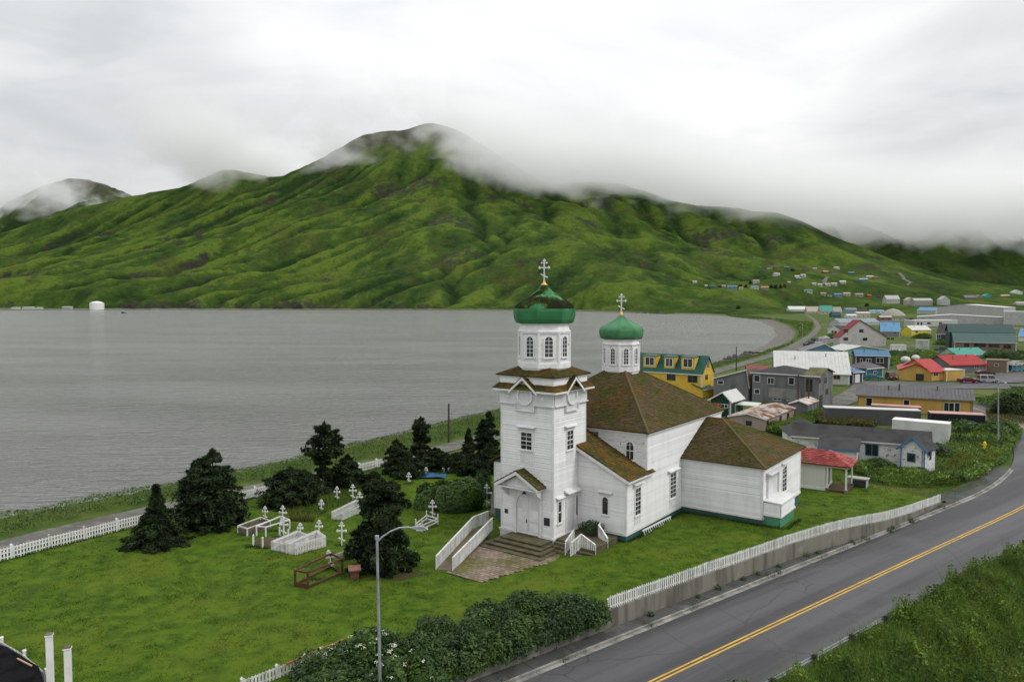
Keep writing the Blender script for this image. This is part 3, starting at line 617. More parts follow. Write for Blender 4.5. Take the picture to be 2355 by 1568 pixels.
street([D('P3', 700, 240), D('P3', 1000, 200), D('P3', 1300, 240), D('P3', 2300, 330)], 9, -1.82)
# ================================================================== church
church = thing('church', 'white clapboard church with mossy brown roofs, a bell tower and two green onion domes', 'church', tuple(CO), -AZ)
FRN = Fr(CO, B, -A)                       # facade frames: u along the wall, n outwards
def front(a): return Fr(CO + A * a, B, -A)      # u = b
def right(b): return Fr(CO + B * b, A, B)       # u = a
def cp(b, a, z): return CO + B * b + A * a + Zv * z
EXP = .19
_m = MB(); _m.add([(0, .002, 0), (1, .002, 0), (1, .034, 0), (0, .034, 0), (0, .002, 1), (1, .002, 1), (1, .008, 1), (0, .008, 1)],
                  [(0, 1, 2, 3), (7, 6, 5, 4), (3, 2, 6, 7), (0, 3, 7, 4), (1, 5, 6, 2), (0, 4, 5, 1)])
clap_w = unit_mesh('clapboard', _m, m_white); clap_p = unit_mesh('clapboard', _m, m_peel)
NCL = [0]
def clap(wall, fr, z0, z1, u0f, u1f, mesh=None, exp=EXP):          # one object per board, on frame fr
    n = int(round((z1 - z0) / exp)); e = (z1 - z0) / n
    for i in range(n):
        z = z0 + i * e; a, c = u0f(z + e * .6), u1f(z + e * .6)
        if c - a < .25: continue
        NCL[0] += 1; piece('clapboard', mesh or clap_w, wall, fr.p(a + .004, RNG.uniform(0, .005), z + RNG.uniform(-.006, .006)), fr.u * (c - a - .008), fr.n * RNG.uniform(.7, 1.5), Zv * (e - RNG.uniform(.005, .02)))
def sash(root, fr, u0, u1, z0, z1, nx=2, nz=4, arch=False, head=None, headw=.32, sill=True, apron=0., name='window', double=False):
    """window unit on a wall: casing, glass, glazing bars, hood, sill; stands 6 cm proud of the boards"""
    c = .11; m = MB()
    if arch:
        r = (u1 - u0) / 2; uc = (u0 + u1) / 2; zs = z1 - r; K = 10
        inn = [(uc + r * math.cos(t), zs + r * math.sin(t)) for t in np.linspace(0, math.pi, K)]; inn = [(u1, z0)] + inn + [(u0, z0)]
        R = r + c; out = [(uc + R * math.cos(t), zs + R * math.sin(t)) for t in np.linspace(0, math.pi, K)]; out = [(u1 + c, z0)] + out + [(u0 - c, z0)]
        for i in range(len(inn) - 1): m.prism(fr, [inn[i], out[i], out[i + 1], inn[i + 1]][::-1], -.02, .085)
    else:
        m.box(fr, u0 - c, u0, -.02, .085, z0, z1); m.box(fr, u1, u1 + c, -.02, .085, z0, z1); m.box(fr, u0 - c, u1 + c, -.02, .085, z1, z1 + c + .02)
    m.box(fr, u0 - c, u1 + c, -.02, .08, z0 - .06, z0)
    w = m.build(name, m_trim, root)
    g = MB()
    if arch: g.prism(fr, inn[::-1], .04, .046)
    else: g.box(fr, u0, u1, .04, .046, z0, z1)
    g.build('pane', m_glass, w)
    bars = MB()
    for i in range(1, nx): x = u0 + (u1 - u0) * i / nx; bars.box(fr, x - .017, x + .017, .044, .066, z0, z1 - (.02 if arch else 0))
    for j in range(1, nz):
        z = z0 + (z1 - z0) * j / nz; wd_ = .032 if (2 * j == nz) else .017
        bars.box(fr, u0, u1, .0445, .0655 if wd_ < .03 else .075, z - wd_, z + wd_)
    if nx > 1 or nz > 1: bars.build('glazing_bars', m_trim, w)
    if head is not None:
        h = MB(); h.add([fr.p(u0 - headw, -.02, head), fr.p(u1 + headw, -.02, head), fr.p(u1 + headw, .3, head - .05), fr.p(u0 - headw, .3, head - .05),
                         fr.p(u0 - headw, -.02, head + .12), fr.p(u1 + headw, -.02, head + .12), fr.p(u1 + headw, .3, head - .01), fr.p(u0 - headw, .3, head - .01)],
                        [(0, 1, 2, 3), (7, 6, 5, 4), (3, 2, 6, 7), (0, 3, 7, 4), (1, 5, 6, 2), (0, 4, 5, 1)]); h.build('hood', m_trim, w)
        f = MB(); f.box(fr, u0 - headw + .1, u1 + headw - .1, -.02, .06, z1 + c + .021, head - .055); f.build('frieze_board', m_panel, w)
    if sill:
        s_ = MB(); s_.box(fr, u0 - c - .07, u1 + c + .07, -.02, .16, z0 - .13, z0 - .062); s_.build('sill', m_trim, w)
    if apron:
        s_ = MB(); s_.box(fr, u0 - c, u1 + c, -.02, .055, z0 - apron, z0 - .135); k = max(2, int((u1 - u0) / .22))
        for i in range(k): x = u0 + (u1 - u0) * (i + .5) / k; s_.box(fr, x - .05, x + .05, .055, .075, z0 - apron + .12, z0 - .24)
        s_.build('apron_panel', m_trim, w)
    return w
def shingles(name, root, mat_, o, u, s, rows_w, l, r, exp=.2, w=.2, t=.04):
    """shingle courses on the plane (o,u,s): l(y), r(y) give the left and right limits at height y up the slope"""
    o = np.asarray(o, float); n = np.cross(u, s); n /= np.linalg.norm(n)
    if n[2] < 0: n = -n
    V = []; Q = []
    k = int(rows_w / exp); rng = np.random.default_rng(int(abs(o[0] * 100)) + 5)
    for i in range(k + 1):
        y0 = i * exp; y1 = min(y0 + exp * 1.35, rows_w); a, c = l(y0 + exp * .5), r(y0 + exp * .5)
        x = a - rng.uniform(0, w)
        while x < c:
            ww = w * rng.uniform(.65, 1.4); x0, x1 = max(x, a), min(x + ww - .012, c)
            if x1 - x0 > .02:
                tt = t * rng.uniform(.6, 1.6); yy = y0 - rng.uniform(0, .03); b = len(V)
                for (px_, py_, pz_) in ((x0, yy, tt), (x1, yy, tt), (x1, y1, .006), (x0, y1, .006), (x0, yy, 0), (x1, yy, 0)): V.append(o + u * px_ + s * py_ + n * pz_)
                Q += [(b, b + 1, b + 2, b + 3), (b + 4, b + 5, b + 1, b)]
            x += ww
    V = np.array(V); Q = np.array(Q); c0 = V[Q[0]]
    if np.cross(c0[1] - c0[0], c0[2] - c0[0]) @ n < 0: Q = Q[:, ::-1]
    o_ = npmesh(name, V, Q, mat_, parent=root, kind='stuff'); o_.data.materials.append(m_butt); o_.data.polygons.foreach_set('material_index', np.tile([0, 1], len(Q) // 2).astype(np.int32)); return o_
# ---------------- tower
TB, TA = -5.0, 4.75
tw = MB(); tw.box(CH, TB, 0, 0, TA, .12, 12.0); tower = tw.build('tower_wall', m_back, church)
clap(tower, front(0), .35, 10.45, lambda z: TB + .13, lambda z: -.13); clap(tower, right(0), .35, 10.45, lambda z: .13, lambda z: (3.55 if z < 6.9 else TA - .13))
for fr, us in ((front(0), (TB, -.13)), (right(0), (0.0, TA - .13)), (Fr(CO + B * TB, A, -B), (0., TA - .13))):
    for u in us: m = MB(); m.box(fr, u + .001, u + .129, -.01, .045, .34, 10.5); m.build('corner_board', m_trim, tower)
m = MB()
for fr, u0, u1 in ((front(0), TB - .12, .12), (right(0), -.0, 3.6), (Fr(CO + B * TB, A, -B), 0, TA)): m.box(fr, u0, u1, -.01, .12, .18, .34); m.box(fr, u0 + .06, u1 - .06, -.01, .07, -.55, .181)
m.build('water_table', m_trim, tower)
# frieze with dropped centre panel and medallion, gablet above
cen = {'f': -2.57, 'r': 2.42}
for fr, u0, u1, c in ((front(0), TB - .05, .05, -2.57), (right(0), .0505, TA + .05, 2.42)):
    m = MB(); hw = .86
    m.prism(fr, [(u0, 10.5), (c - hw, 10.5), (c - hw, 9.98), (c + hw, 9.98), (c + hw, 10.5), (u1, 10.5), (u1, 11.55), (c + 1.12, 11.55), (c, 12.5), (c - 1.12, 11.55), (u0, 11.55)], -.02, .1)
    fz = m.build('frieze', m_panel, tower)
    m = MB(); m.prism(fr, [(u0 - .02, 10.44), (c - hw - .06, 10.44), (c - hw - .06, 9.92), (c + hw + .06, 9.92), (c + hw + .06, 10.44), (u1 + .02, 10.44), (u1 + .02, 10.5), (c + hw, 10.5), (c + hw, 9.98), (c - hw, 9.98), (c - hw, 10.5), (u0 - .02, 10.5)], -.021, .24)
    m.build('frieze_moulding', m_trim, fz)
    m = MB(); K = 28; ring = [(c + .74 * math.cos(t), 11.13 + .74 * math.sin(t)) for t in np.linspace(0, 2 * math.pi, K, endpoint=False)]; rin = [(c + .6 * math.cos(t), 11.13 + .6 * math.sin(t)) for t in np.linspace(0, 2 * math.pi, K, endpoint=False)]
    for i in range(K): j = (i + 1) % K; m.prism(fr, [rin[i], ring[i], ring[j], rin[j]][::-1], .09, .24)
    m.build('medallion', m_trim, fz)
    for cc in (c - 1.6, c + 1.6):                                     # faint star ornaments
        m = MB()
        for k in range(6):
            t_ = k * math.pi / 3; p_ = [(cc + .07 * math.cos(t_ - .4), 11.0 + .07 * math.sin(t_ - .4)), (cc + .26 * math.cos(t_), 11.0 + .26 * math.sin(t_)), (cc + .07 * math.cos(t_ + .4), 11.0 + .07 * math.sin(t_ + .4))]
            m.prism(fr, p_[::-1], .09, .125)
        m.prism(fr, [(cc + .08 * math.cos(a_), 11.0 + .08 * math.sin(a_)) for a_ in np.linspace(2 * math.pi, 0, 6, endpoint=False)], .09, .13); m.build('star_ornament', m_peel, fz)
# skirt eave and gablets
sk = MB(); Z0, Z1 = 11.62, 12.18; bo, bi = .5, -.06
def ringc(o, z): return [cp(TB - o, -o, z), cp(o, -o, z), cp(o, TA + o, z), cp(TB - o, TA + o, z)]
lo, hi_ = ringc(.5, Z0), ringc(-.1, Z1)
for i in range(4): j = (i + 1) % 4; sk.slab([lo[i], lo[j], hi_[j], hi_[i]], .06)
skirt = sk.build('skirt_roof', m_shingle2, church)
for fr, c, w_, nm in ((front(0), -2.57, 5.0, 0), (right(0), 2.42, 4.75, 1)):
    uu = fr.u; inw = -fr.n; sl_ = (inw * .6 + Zv * .56); ln = np.linalg.norm(sl_); sl_ /= ln
    o_ = fr.p(c, .5, Z0 + .004); h_ = w_ / 2 + .5
    shingles('shingles', skirt, m_shingle2, o_, uu, sl_, ln, lambda y: -h_ + y * .7, lambda y: -1.22 + y * .95, exp=.16)
    shingles('shingles', skirt, m_shingle2, o_, uu, sl_, ln, lambda y: 1.22 - y * .95, lambda y: h_ - y * .7, exp=.16)
    g = MB(); zt = 12.66; ze = 11.62
    for sgn in (-1, 1):
        g.slab([fr.p(c, .52, zt), fr.p(c, -1.0, zt), fr.p(c + sgn * 1.3, -1.0, ze - .06), fr.p(c + sgn * 1.3, .52, ze - .06)], .07)
    gr = g.build('gablet_roof', m_shingle2, church)
    for sgn in (-1, 1):
        sd = fr.u * -sgn * 1.3 + Zv * (zt - ze + .06); l_ = np.linalg.norm(sd)
        shingles('shingles', gr, m_shingle2, fr.p(c + sgn * 1.3, .52, ze - .055), inw, sd / l_, l_, lambda y: 0., lambda y: 1.5, exp=.16)
    rk = MB()
    for sgn in (-1, 1):
        rk.add([fr.p(c, .53, zt - .05), fr.p(c + sgn * 1.34, .53, ze - .13), fr.p(c + sgn * 1.34, .53, ze - .34), fr.p(c, .53, zt - .27), fr.p(c, .43, zt - .05), fr.p(c + sgn * 1.34, .43, ze - .13), fr.p(c + sgn * 1.34, .43, ze - .34), fr.p(c, .43, zt - .27)],
               [(0, 1, 2, 3)[::-sgn], (4, 5, 6, 7)[::sgn], (0, 4, 5, 1), (3, 2, 6, 7), (1, 5, 6, 2)])
        e0, e1 = (c + 1.3, w_ + .5 - 0 if False else (.5 if nm == 0 else TA + .5)) if sgn > 0 else ((TB - .5 if nm == 0 else -.5), c - 1.3)
        rk.box(fr, e0, e1, .43, .525, Z0 - .16, Z0 - .01)
    rk.build('rake_board', m_trim, gr)
so_ = MB(); so_.box(CH, TB - .42, .42, -.42, TA + .42, Z0 - .1, Z0 - .05); so_.build('soffit', m_trim, church)
at_ = MB(); at_.box(CH, TB - .07, .07, -.07, TA + .07, Z0 + .2, 12.62); attic = at_.build('attic_wall', m_white, church)
m = MB(); m.box(CH, TB - .2, .2, -.2, TA + .2, 12.56, 12.66); m.build('attic_cornice', m_trim, attic)
up = MB(); lo, hi_ = ringc(.32, 12.7), ringc(-1.75, 13.62)
for i in range(4): j = (i + 1) % 4; up.slab([lo[i], lo[j], hi_[j], hi_[i]], .07)
upper = up.build('upper_roof', m_shingle2, church)
for fr, w_, c in ((front(0), 5.0, -2.5), (right(0), 4.75, 2.375), (Fr(CO + B * TB, -A, -B), 4.75, -2.375)):
    sl_ = -fr.n * 2.07 + Zv * .92; ln = np.linalg.norm(sl_); h_ = w_ / 2 + .32
    shingles('shingles', upper, m_shingle2, fr.p(c, .32, 12.704), fr.u, sl_ / ln, ln, lambda y: -h_ + y * .92, lambda y: h_ - y * .92, exp=.16)
# tower windows, doors
sash(church, front(0), -2.99, -1.97, 6.95, 8.25, 2, 4, head=8.72, headw=.36, apron=1.1)
sash(church, right(0), 1.86, 2.75, 6.9, 8.35, 2, 4, head=8.74, headw=.36, apron=1.1)
f0 = front(0)
dm = MB(); dm.box(f0, -3.7, -3.42, -.02, .16, .2, 3.6); dm.box(f0, -1.18, -.98, -.02, .16, .2, 3.6); dm.box(f0, -3.7, -.98, -.02, .17, 3.601, 4.1)
K = 14; r_ = 1.12; zc = 2.42; arc = [(-2.3 + r_ * math.cos(t), zc + r_ * .98 * math.sin(t)) for t in np.linspace(0, math.pi, K)]
for i in range(K - 1):
    (x0, y0), (x1, y1) = arc[i], arc[i + 1]; dm.prism(f0, [(x0, y0), (x0, 3.6), (x1, 3.6), (x1, y1)], -.02, .12)
entry = dm.build('entrance', m_trim, church)
for s0, s1 in ((-3.42, -2.31), (-2.29, -1.18)):
    m = MB(); inner = s1 if s0 < -3 else s0
    pts = [(s0, .3), (s1, .3)]
    ts = np.linspace(0, math.pi / 2, 8) if s0 > -3 else np.linspace(math.pi / 2, math.pi, 8)
    pts += [(-2.3 + max(-1.1, min(1.1, (r_ - .02) * math.cos(t))) + (.01 if s0 > -3 else -.01), zc + r_ * .96 * math.sin(t)) for t in ts]
    m.prism(f0, pts, .0, .05); dr = m.build('door', m_panel, entry)
    m = MB()
    for za, zb in ((.5, 1.15), (1.35, 2.2)): 
        m.box(f0, s0 + .14, s1 - .14, .05, .068, za, zb)
    m.build('door_panel', m_trim, dr)
m = MB(); m.box(f0, -2.47, -2.43, .05, .11, 1.15, 1.45); m.box(f0, -2.46, -2.44, .11, .14, 1.25, 1.35); m.build('door_handle', m_dark, entry)
m = MB(); m.box(f0, -3.3, -1.3, .02, .3, .19, .29); m.build('threshold', m_step, entry)
hood = MB()
for sgn in (-1, 1): hood.slab([f0.p(-2.72, 1.15, 5.42), f0.p(-2.72, -.02, 5.42), f0.p(-2.72 + sgn * 2.1, -.02, 4.22), f0.p(-2.72 + sgn * 2.1, 1.15, 4.22)], .09)
hd = hood.build('door_hood', m_shingle, church)
for sgn in (-1, 1):
    sd = -f0.u * sgn * 2.1 + Zv * 1.2; l_ = np.linalg.norm(sd)
    shingles('shingles', hd, m_shingle, f0.p(-2.72 + sgn * 2.1, 1.17, 4.23), -f0.n, sd / l_, l_, lambda y: 0., lambda y: 1.17, exp=.18, t=.045)
m = MB()
for sgn in (-1, 1): m.prism(f0, [(-2.72, 5.36), (-2.72, 5.1), (-2.72 + sgn * 2.0, 3.98), (-2.72 + sgn * 2.08, 4.18)][::-sgn], 1.06, 1.16)
m.prism(f0, [(-4.45, 4.06), (-1.0, 4.06), (-2.72, 5.05)], .6, .7); m.box(f0, -4.62, -.82, .0, 1.05, 3.96, 4.06); m.box(f0, -3.02, -2.42, .7, .74, 4.25, 4.82)
m.build('pediment', m_trim, hd)
m = MB(); m.box(f0, -2.86, -2.58, .74, .76, 4.3, 4.75); m.build('louvre', m_panel, hd)
for u in (-4.3, -1.1): m = MB(); m.prism(Fr(f0.p(u, 0, 0), f0.n, f0.u), [(0, 3.95), (0, 3.1), (.12, 3.1), (.95, 3.85), (.95, 3.95)], 0, .12); m.build('bracket', m_trim, hd)
m = MB(); m.tube([f0.p(-2.45, .2, 3.72), f0.p(-2.45, .34, 3.78), f0.p(-2.45, .42, 3.68)], .025, 6); m.lathe(f0.p(-2.45, .42, 3.52), [(.16, 0), (.13, .08), (.04, .16)], 10); m.build('porch_lamp', m_dark, church)
for u, z, w_ in ((-.55, 1.55, .26), (-4.45, 1.75, .15)):
    m = MB(); m.box(f0, u - w_, u + w_, .04, .07, z - w_ * 1.15, z + w_ * 1.15); m.build('plaque', m_dark, church)
sash(church, right(0), .62, 1.05, 1.4, 3.0, 1, 2, head=3.35, headw=.3, sill=True)
r0 = right(0); m = MB(); m.box(r0, 1.72, 1.86, -.02, .1, .3, 3.1); m.box(r0, 2.98, 3.12, -.02, .1, .3, 3.1); m.box(r0, 1.72, 3.12, -.02, .11, 3.1, 3.3)
sd_ = m.build('side_entrance', m_trim, church)
m = MB(); m.box(r0, 1.86, 2.98, -.01, .05, .3, 3.1); 
for k in range(1, 6): m.box(r0, 1.86 + k * .187 - .01, 1.86 + k * .187 + .01, .05, .06, .35, 3.05)
m.build('door', m_panel, sd_)
m = MB(); m.add([r0.p(1.5, 0, 3.62), r0.p(3.35, 0, 3.62), r0.p(3.35, .5, 3.5), r0.p(1.5, .5, 3.5), r0.p(1.5, 0, 3.8), r0.p(3.35, 0, 3.8), r0.p(3.35, .5, 3.56), r0.p(1.5, .5, 3.56)], [(0, 1, 2, 3), (7, 6, 5, 4), (3, 2, 6, 7), (0, 3, 7, 4), (1, 5, 6, 2)]); m.build('hood', m_trim, sd_)
# ---------------- belfry drum and onion domes
def octr(R): return R / math.cos(math.pi / 8)
def belfry(cb, ca, R, zb, zt, wz0, wz1, dome, mdome, ww):
    c = cp(cb, ca, 0); ph = -AZ + math.pi / 8
    m = MB(); m.lathe(c, [(octr(R), zb - .6), (octr(R), zt)], 8, ph); dr = m.build('belfry_drum', m_peel, church)
    m = MB(); m.lathe(c, [(octr(R + .1), zb - .1), (octr(R + .1), zb + .28), (octr(R + .02), zb + .34)], 8, ph); m.build('belfry_base', m_trim, dr); m = MB()
    h = zt
    m.lathe(c, [(octr(R + .02), wz1 + .28), (octr(R + .12), wz1 + .34), (octr(R + .12), wz1 + .42), (octr(R + .03), wz1 + .46), (octr(R + .03), h - .02), (octr(R + .1), h + .02), (octr(dome[0][0] * .86), dome[0][1] - .12), (octr(dome[0][0] * .97), dome[0][1] - .02), (octr(dome[0][0] * .9), dome[0][1] + .04)], 8, ph)
    m.build('belfry_cornice', m_trim, dr)
    for k in range(8):
        t = ph + k * math.pi / 4; p_ = c + np.array([math.cos(t), math.sin(t), 0]) * octr(R); m = MB(); m.lathe(p_, [(.11, zb + .3), (.11, wz1 + .3)], 6); m.build('pilaster', m_trim, dr)
    for k in range(8):
        t = ph + (k + .5) * math.pi / 4; n_ = np.array([math.cos(t), math.sin(t), 0]); u_ = np.array([-n_[1], n_[0], 0]) * -1
        fr = Fr(c + n_ * R, np.array([math.sin(t), -math.cos(t), 0]) * -1, n_)
        sash(dr if False else church, fr, -ww / 2, ww / 2, wz0, wz1, 2, 5, arch=True, sill=True, name='arched_window')
    m = MB(); m.lathe(c, [(octr(r), z) for r, z in dome], 8, ph); dm = m.build('onion_dome', mdome, church)
    for k in range(8):
        t = ph + k * math.pi / 4; m = MB(); m.tube([c + np.array([math.cos(t) * octr(r), math.sin(t) * octr(r), z]) for r, z in dome], .016, 5); m.build('dome_rib', mdome, dm)
    return c, dome[-1][1]
def prof(Rm, zb, zm, zt, rb, rn):                                  # onion outline: bulge, then a concave neck
    h = zt - zm; P = [(rb, zb)]
    for t in (.25, .5, .75): P.append((rb + (Rm - rb) * math.sin(t * math.pi / 2) ** .9, zb + (zm - zb) * (1 - math.cos(t * math.pi / 2)) * .95 + (zm - zb) * .05))
    for f, r in ((0, 1), (.09, .985), (.18, .945), (.28, .87), (.38, .765), (.48, .64), (.58, .505), (.68, .375), (.78, .265), (.88, .185)): P.append((Rm * r, zm + h * f))
    P.append((rn, zt)); return P
c1, zt1 = belfry(-2.5, 2.4, 1.9, 13.35, 15.95, 14.15, 15.72, prof(2.33, 16.75, 17.72, 19.72, 2.08, .3), m_domem, .62)
c2, zt2 = belfry(-2.35, 15.05, 1.52, 12.1, 14.42, 12.7, 14.12, prof(1.9, 14.98, 15.72, 17.12, 1.68, .16), m_dome, .42)
def ortho_cross(m, c, H, w, tk, R=None, lobes=True, slant=1):       # three-bar cross standing at c, bars along frame u
    fr = Fr(c, B if R is None else R, -A if R is None else np.cross(B if R is None else R, Zv))
    u = fr.u; m.beam(fr.p(0, 0, 0), fr.p(0, 0, H), tk, tk)
    zt_, zm_, zl_ = H * .86, H * .64, H * .27
    m.beam(fr.p(-w * .24, 0, zt_), fr.p(w * .24, 0, zt_), tk * .95, tk * .8); m.beam(fr.p(-w / 2, 0, zm_), fr.p(w / 2, 0, zm_), tk * .96, tk)
    m.beam(fr.p(-w * .28, 0, zl_ + w * .14 * slant), fr.p(w * .28, 0, zl_ - w * .14 * slant), tk * .94, tk * .8)
    if lobes:
        r = tk * .72
        for x, z in ((0, H), (-w / 2, zm_), (w / 2, zm_), (-w * .25, zt_), (w * .25, zt_), (-w * .28, zl_ + w * .14 * slant), (w * .28, zl_ - w * .14 * slant)): m.ball(fr.p(x, 0, z), r, 7, 4)
        for s_ in (-1, 1): m.ball(fr.p(s_ * w * .45, 0, zm_ + tk * .8), r * .8, 6, 4); m.ball(fr.p(s_ * w * .45, 0, zm_ - tk * .8), r * .8, 6, 4); m.ball(fr.p(s_ * tk * .8, 0, H * .96), r * .8, 6, 4)
for c_, zt, H_, w_ in ((c1, zt1, 1.75, .86), (c2, zt2, 1.7, .86)):
    m = MB(); m.lathe(c_, [(.1, zt - .05), (.27 if H_ > 1.72 else .17, zt + .02), (.27 if H_ > 1.72 else .17, zt + .1), (.12, zt + .2), (.07, zt + .42)], 12); m.build('finial', m_gold, church, smooth=True)
    m = MB(); ortho_cross(m, c_ + Zv * (zt + .3), H_, w_, .1, R=np.array([.93, -.37, 0])); m.build('dome_cross', m_cross, church)
# ---------------- nave, narthex, chapel
BR, BL, NA, NB, NC = 4.36, -8.9, 3.6, 7.0, 23.1
w = MB(); w.box(CH, BL, BR, NB, NC, .4, 7.9); nave = w.build('nave_wall', m_back, church)
FR, RR_ = front(NB), right(BR)
roofline = lambda b: 4.92 + (BR + .25 - b) * .5
clap(nave, FR, 4.9, 7.55, lambda z: max(TB if False else -.1, BR + .05 - (z - 4.72 + .1) / .5) if z < 7.2 else -.1, lambda z: BR - .13, clap_p)
clap(nave, RR_, .55, 7.55, lambda z: (NA + .13 if z < 4.55 else NB + .13), lambda z: (13.8 if z < 4.7 else NC - .13))
m = MB(); m.box(FR, BL, BR + .06, -.01, .06, 7.55, 7.9); m.box(RR_, NB - .06, NC, -.01, .06, 7.55, 7.9); m.box(FR, BL, BR + .2, .06, .22, 7.78, 7.88); m.box(RR_, NB - .22, NC, .06, .2, 7.78, 7.88); m.build('cornice', m_trim, nave)
for fr, ua, ub, za, zb_ in ((FR, BR - .129, BR - .001, 4.9, 7.55), (RR_, NB + .001, NB + .129, 4.8, 7.55), (RR_, NA + .001, NA + .129, .5, 4.6)): m = MB(); m.box(fr, ua, ub, -.01, .045, za, zb_); m.build('corner_board', m_trim, nave)
ra, rb = (NB + NC) / 2, (BL + BR) / 2
def hip(name, b0, b1, a0, a1, zb, ov, apex, mt, faces, ridge=None):
    """hip roof over b0..b1 x a0..a1; apex z; ridge=(p,q) as (b,a) pairs"""
    e = [(b0 - ov, a0 - ov), (b1 + ov, a0 - ov), (b1 + ov, a1 + ov), (b0 - ov, a1 + ov)]; E = [cp(x, y, zb) for x, y in e]
    r = ridge or ((((b0 + b1) / 2), (a0 + a1) / 2),) * 2; Rp, Rq = cp(*r[0], apex), cp(*r[1], apex)
    m = MB(); fp = {'front': [E[0], E[1], Rq, Rp], 'right': [E[1], E[2], Rq], 'back': [E[2], E[3], Rp, Rq], 'left': [E[3], E[0], Rp]}
    for k, v in fp.items():
        vv = [v[0]] + [q for i, q in enumerate(v[1:], 1) if np.linalg.norm(q - v[i - 1]) > 1e-6]
        if np.linalg.norm(vv[-1] - vv[0]) < 1e-6: vv.pop()
        if len(vv) > 2: m.slab(vv, .08)
    rf = m.build(name, mt, church)
    for k in faces:
        v = fp[k]; p0, p1 = v[0], v[1]; u = p1 - p0; W_ = np.linalg.norm(u); u /= W_; tops = [q for q in v[2:]]
        xs = [(q - p0) @ u for q in tops]; s = tops[0] - p0 - u * xs[0]; Ls = np.linalg.norm(s); s /= Ls; xl, xr = min(xs), max(xs)
        shingles('shingles', rf, mt, p0 + Zv * .004, u, s, Ls, lambda y: xl * y / Ls, lambda y: W_ + (xr - W_) * y / Ls)
    m = MB()
    for i, q in ((0, Rp), (1, Rq), (2, Rq)):
        m.beam(E[i] + Zv * .03, q + Zv * .03, .2, .04)
    m.build('hip_cap', mt, rf); return rf
nr_ = hip('nave_roof', BL, BR, NB, NC, 7.97, .32, 12.75, m_shingle, ('front', 'right', 'left'))
sash(church, FR, 2.55, 3.2, 5.65, 7.05, 2, 2, arch=True, name='arched_window')
# narthex with its lean roof
nf = front(NA); w = MB(); w.prism(nf, [(BL + .4, .4), (BR, .4), (BR, 4.62), (-2.3, 7.9), (BL + .4, 4.62)], -(NB - NA), 0); nar = w.build('narthex_wall', m_back, church)
clap(nar, nf, .55, 6.9, lambda z: -.0, lambda z: min(BR - .13, BR + .1 - (z - 4.62) / .5)); clap(nar, nf, .55, 4.6, lambda z: BL + .53, lambda z: TB)
for ua in (BR - .129, BL + .401): m = MB(); m.box(nf, ua, ua + .128, -.01, .045, .5, 4.55); m.build('corner_board', m_trim, nar)
nroof = MB(); ov = .32
for sgn, be in ((1, BR + .36), (-1, BL + .05)):
    ze = 4.72; zt_ = ze + abs(be + 2.3) * .5
    nroof.slab([cp(be, NA - ov, ze), cp(be, NB + .9, ze), cp(-2.3, NB + .9, zt_), cp(-2.3, NA - ov, zt_)], .1)
nrf = nroof.build('narthex_roof', m_shingle2, church)
sdir = -B * 6.96 + Zv * 3.48; ln = np.linalg.norm(sdir)
shingles('shingles', nrf, m_shingle2, cp(BR + .36, NA - ov - .01, 4.725), A, sdir / ln, ln, lambda y: 0., lambda y: (NB - NA + ov + (.9 if y < .35 else 0)))
m = MB(); m.beam(cp(BR + .36, NA - ov, 4.62), cp(-.0, NA - ov, 6.8), .06, .22); m.beam(cp(BR + .34, NA - ov, 4.64), cp(BR + .34, NB + .9, 4.64), .05, .16); m.build('barge_board', m_trim, nrf)
sash(church, nf, 2.28, 2.78, 1.85, 3.2, 1, 1, arch=True, head=3.62, headw=.4); sash(church, right(0), 3.22, 3.48, 1.4, 3.0, 1, 1, head=3.4, headw=.12, sill=False)
sash(church, RR_, 4.98, 5.85, 1.72, 3.82, 2, 6, head=4.22, headw=.42, apron=.75); sash(church, RR_, 11.4, 12.55, 1.7, 3.8, 2, 6, head=4.08, headw=.5, apron=.9)
# chapel wing
C0, C1, D1 = 13.85, 24.7, 11.45
w = MB(); w.box(CH, BR - .2, D1, C0, C1, .4, 4.7); chap = w.build('chapel_wall', m_back, church); cf, crr = front(C0), right(D1)
clap(chap, cf, .65, 4.6, lambda z: BR + .02, lambda z: D1 - .16); clap(chap, crr, .65, 4.6, lambda z: C0 + .16, lambda z: C1 - .16)
m = MB(); m.box(cf, D1 - .159, D1 - .001, -.01, .05, .6, 4.6); m.box(crr, C0 + .001, C0 + .159, -.01, .05, .6, 4.6); m.box(crr, C1 - .159, C1 - .001, -.01, .05, .6, 4.6)
m.box(cf, BR, D1 + .05, -.01, .06, 4.6, 4.8); m.box(crr, C0 - .05, C1, -.01, .05, 4.6, 4.8); m.box(cf, BR, D1 + .1, -.01, .1, .5, .65); m.box(crr, C0 - .1, C1, -.01, .09, .5, .65); m.build('trim_board', m_trim, chap)
hip('chapel_roof', BR - .5, D1, C0, C1, 4.86, .4, 7.75, m_shingle, ('front', 'right'), ridge=((BR - .5, 19.27), (5.9, 19.27)))
sash(church, crr, 19.1, 20.2, 1.75, 3.95, 2, 6, head=4.3, headw=.4, apron=.9)
m = MB(); m.box(crr, 14.75, 14.9, -.02, .2, .95, 4.1); m.box(crr, 17.6, 17.75, -.02, .2, .95, 4.1); m.box(crr, 14.9, 17.6, -.02, .08, .95, 4.1)
m.add([crr.p(14.5, 0, 4.12), crr.p(17.9, 0, 4.12), crr.p(17.9, .55, 4.12), crr.p(14.5, .55, 4.12), crr.p(14.5, 0, 4.3), crr.p(17.9, 0, 4.3), crr.p(17.9, .55, 4.17), crr.p(14.5, .55, 4.17)], [(0, 1, 2, 3), (7, 6, 5, 4), (3, 2, 6, 7), (0, 3, 7, 4), (1, 5, 6, 2)])
m.build('side_entrance', m_panel, church)
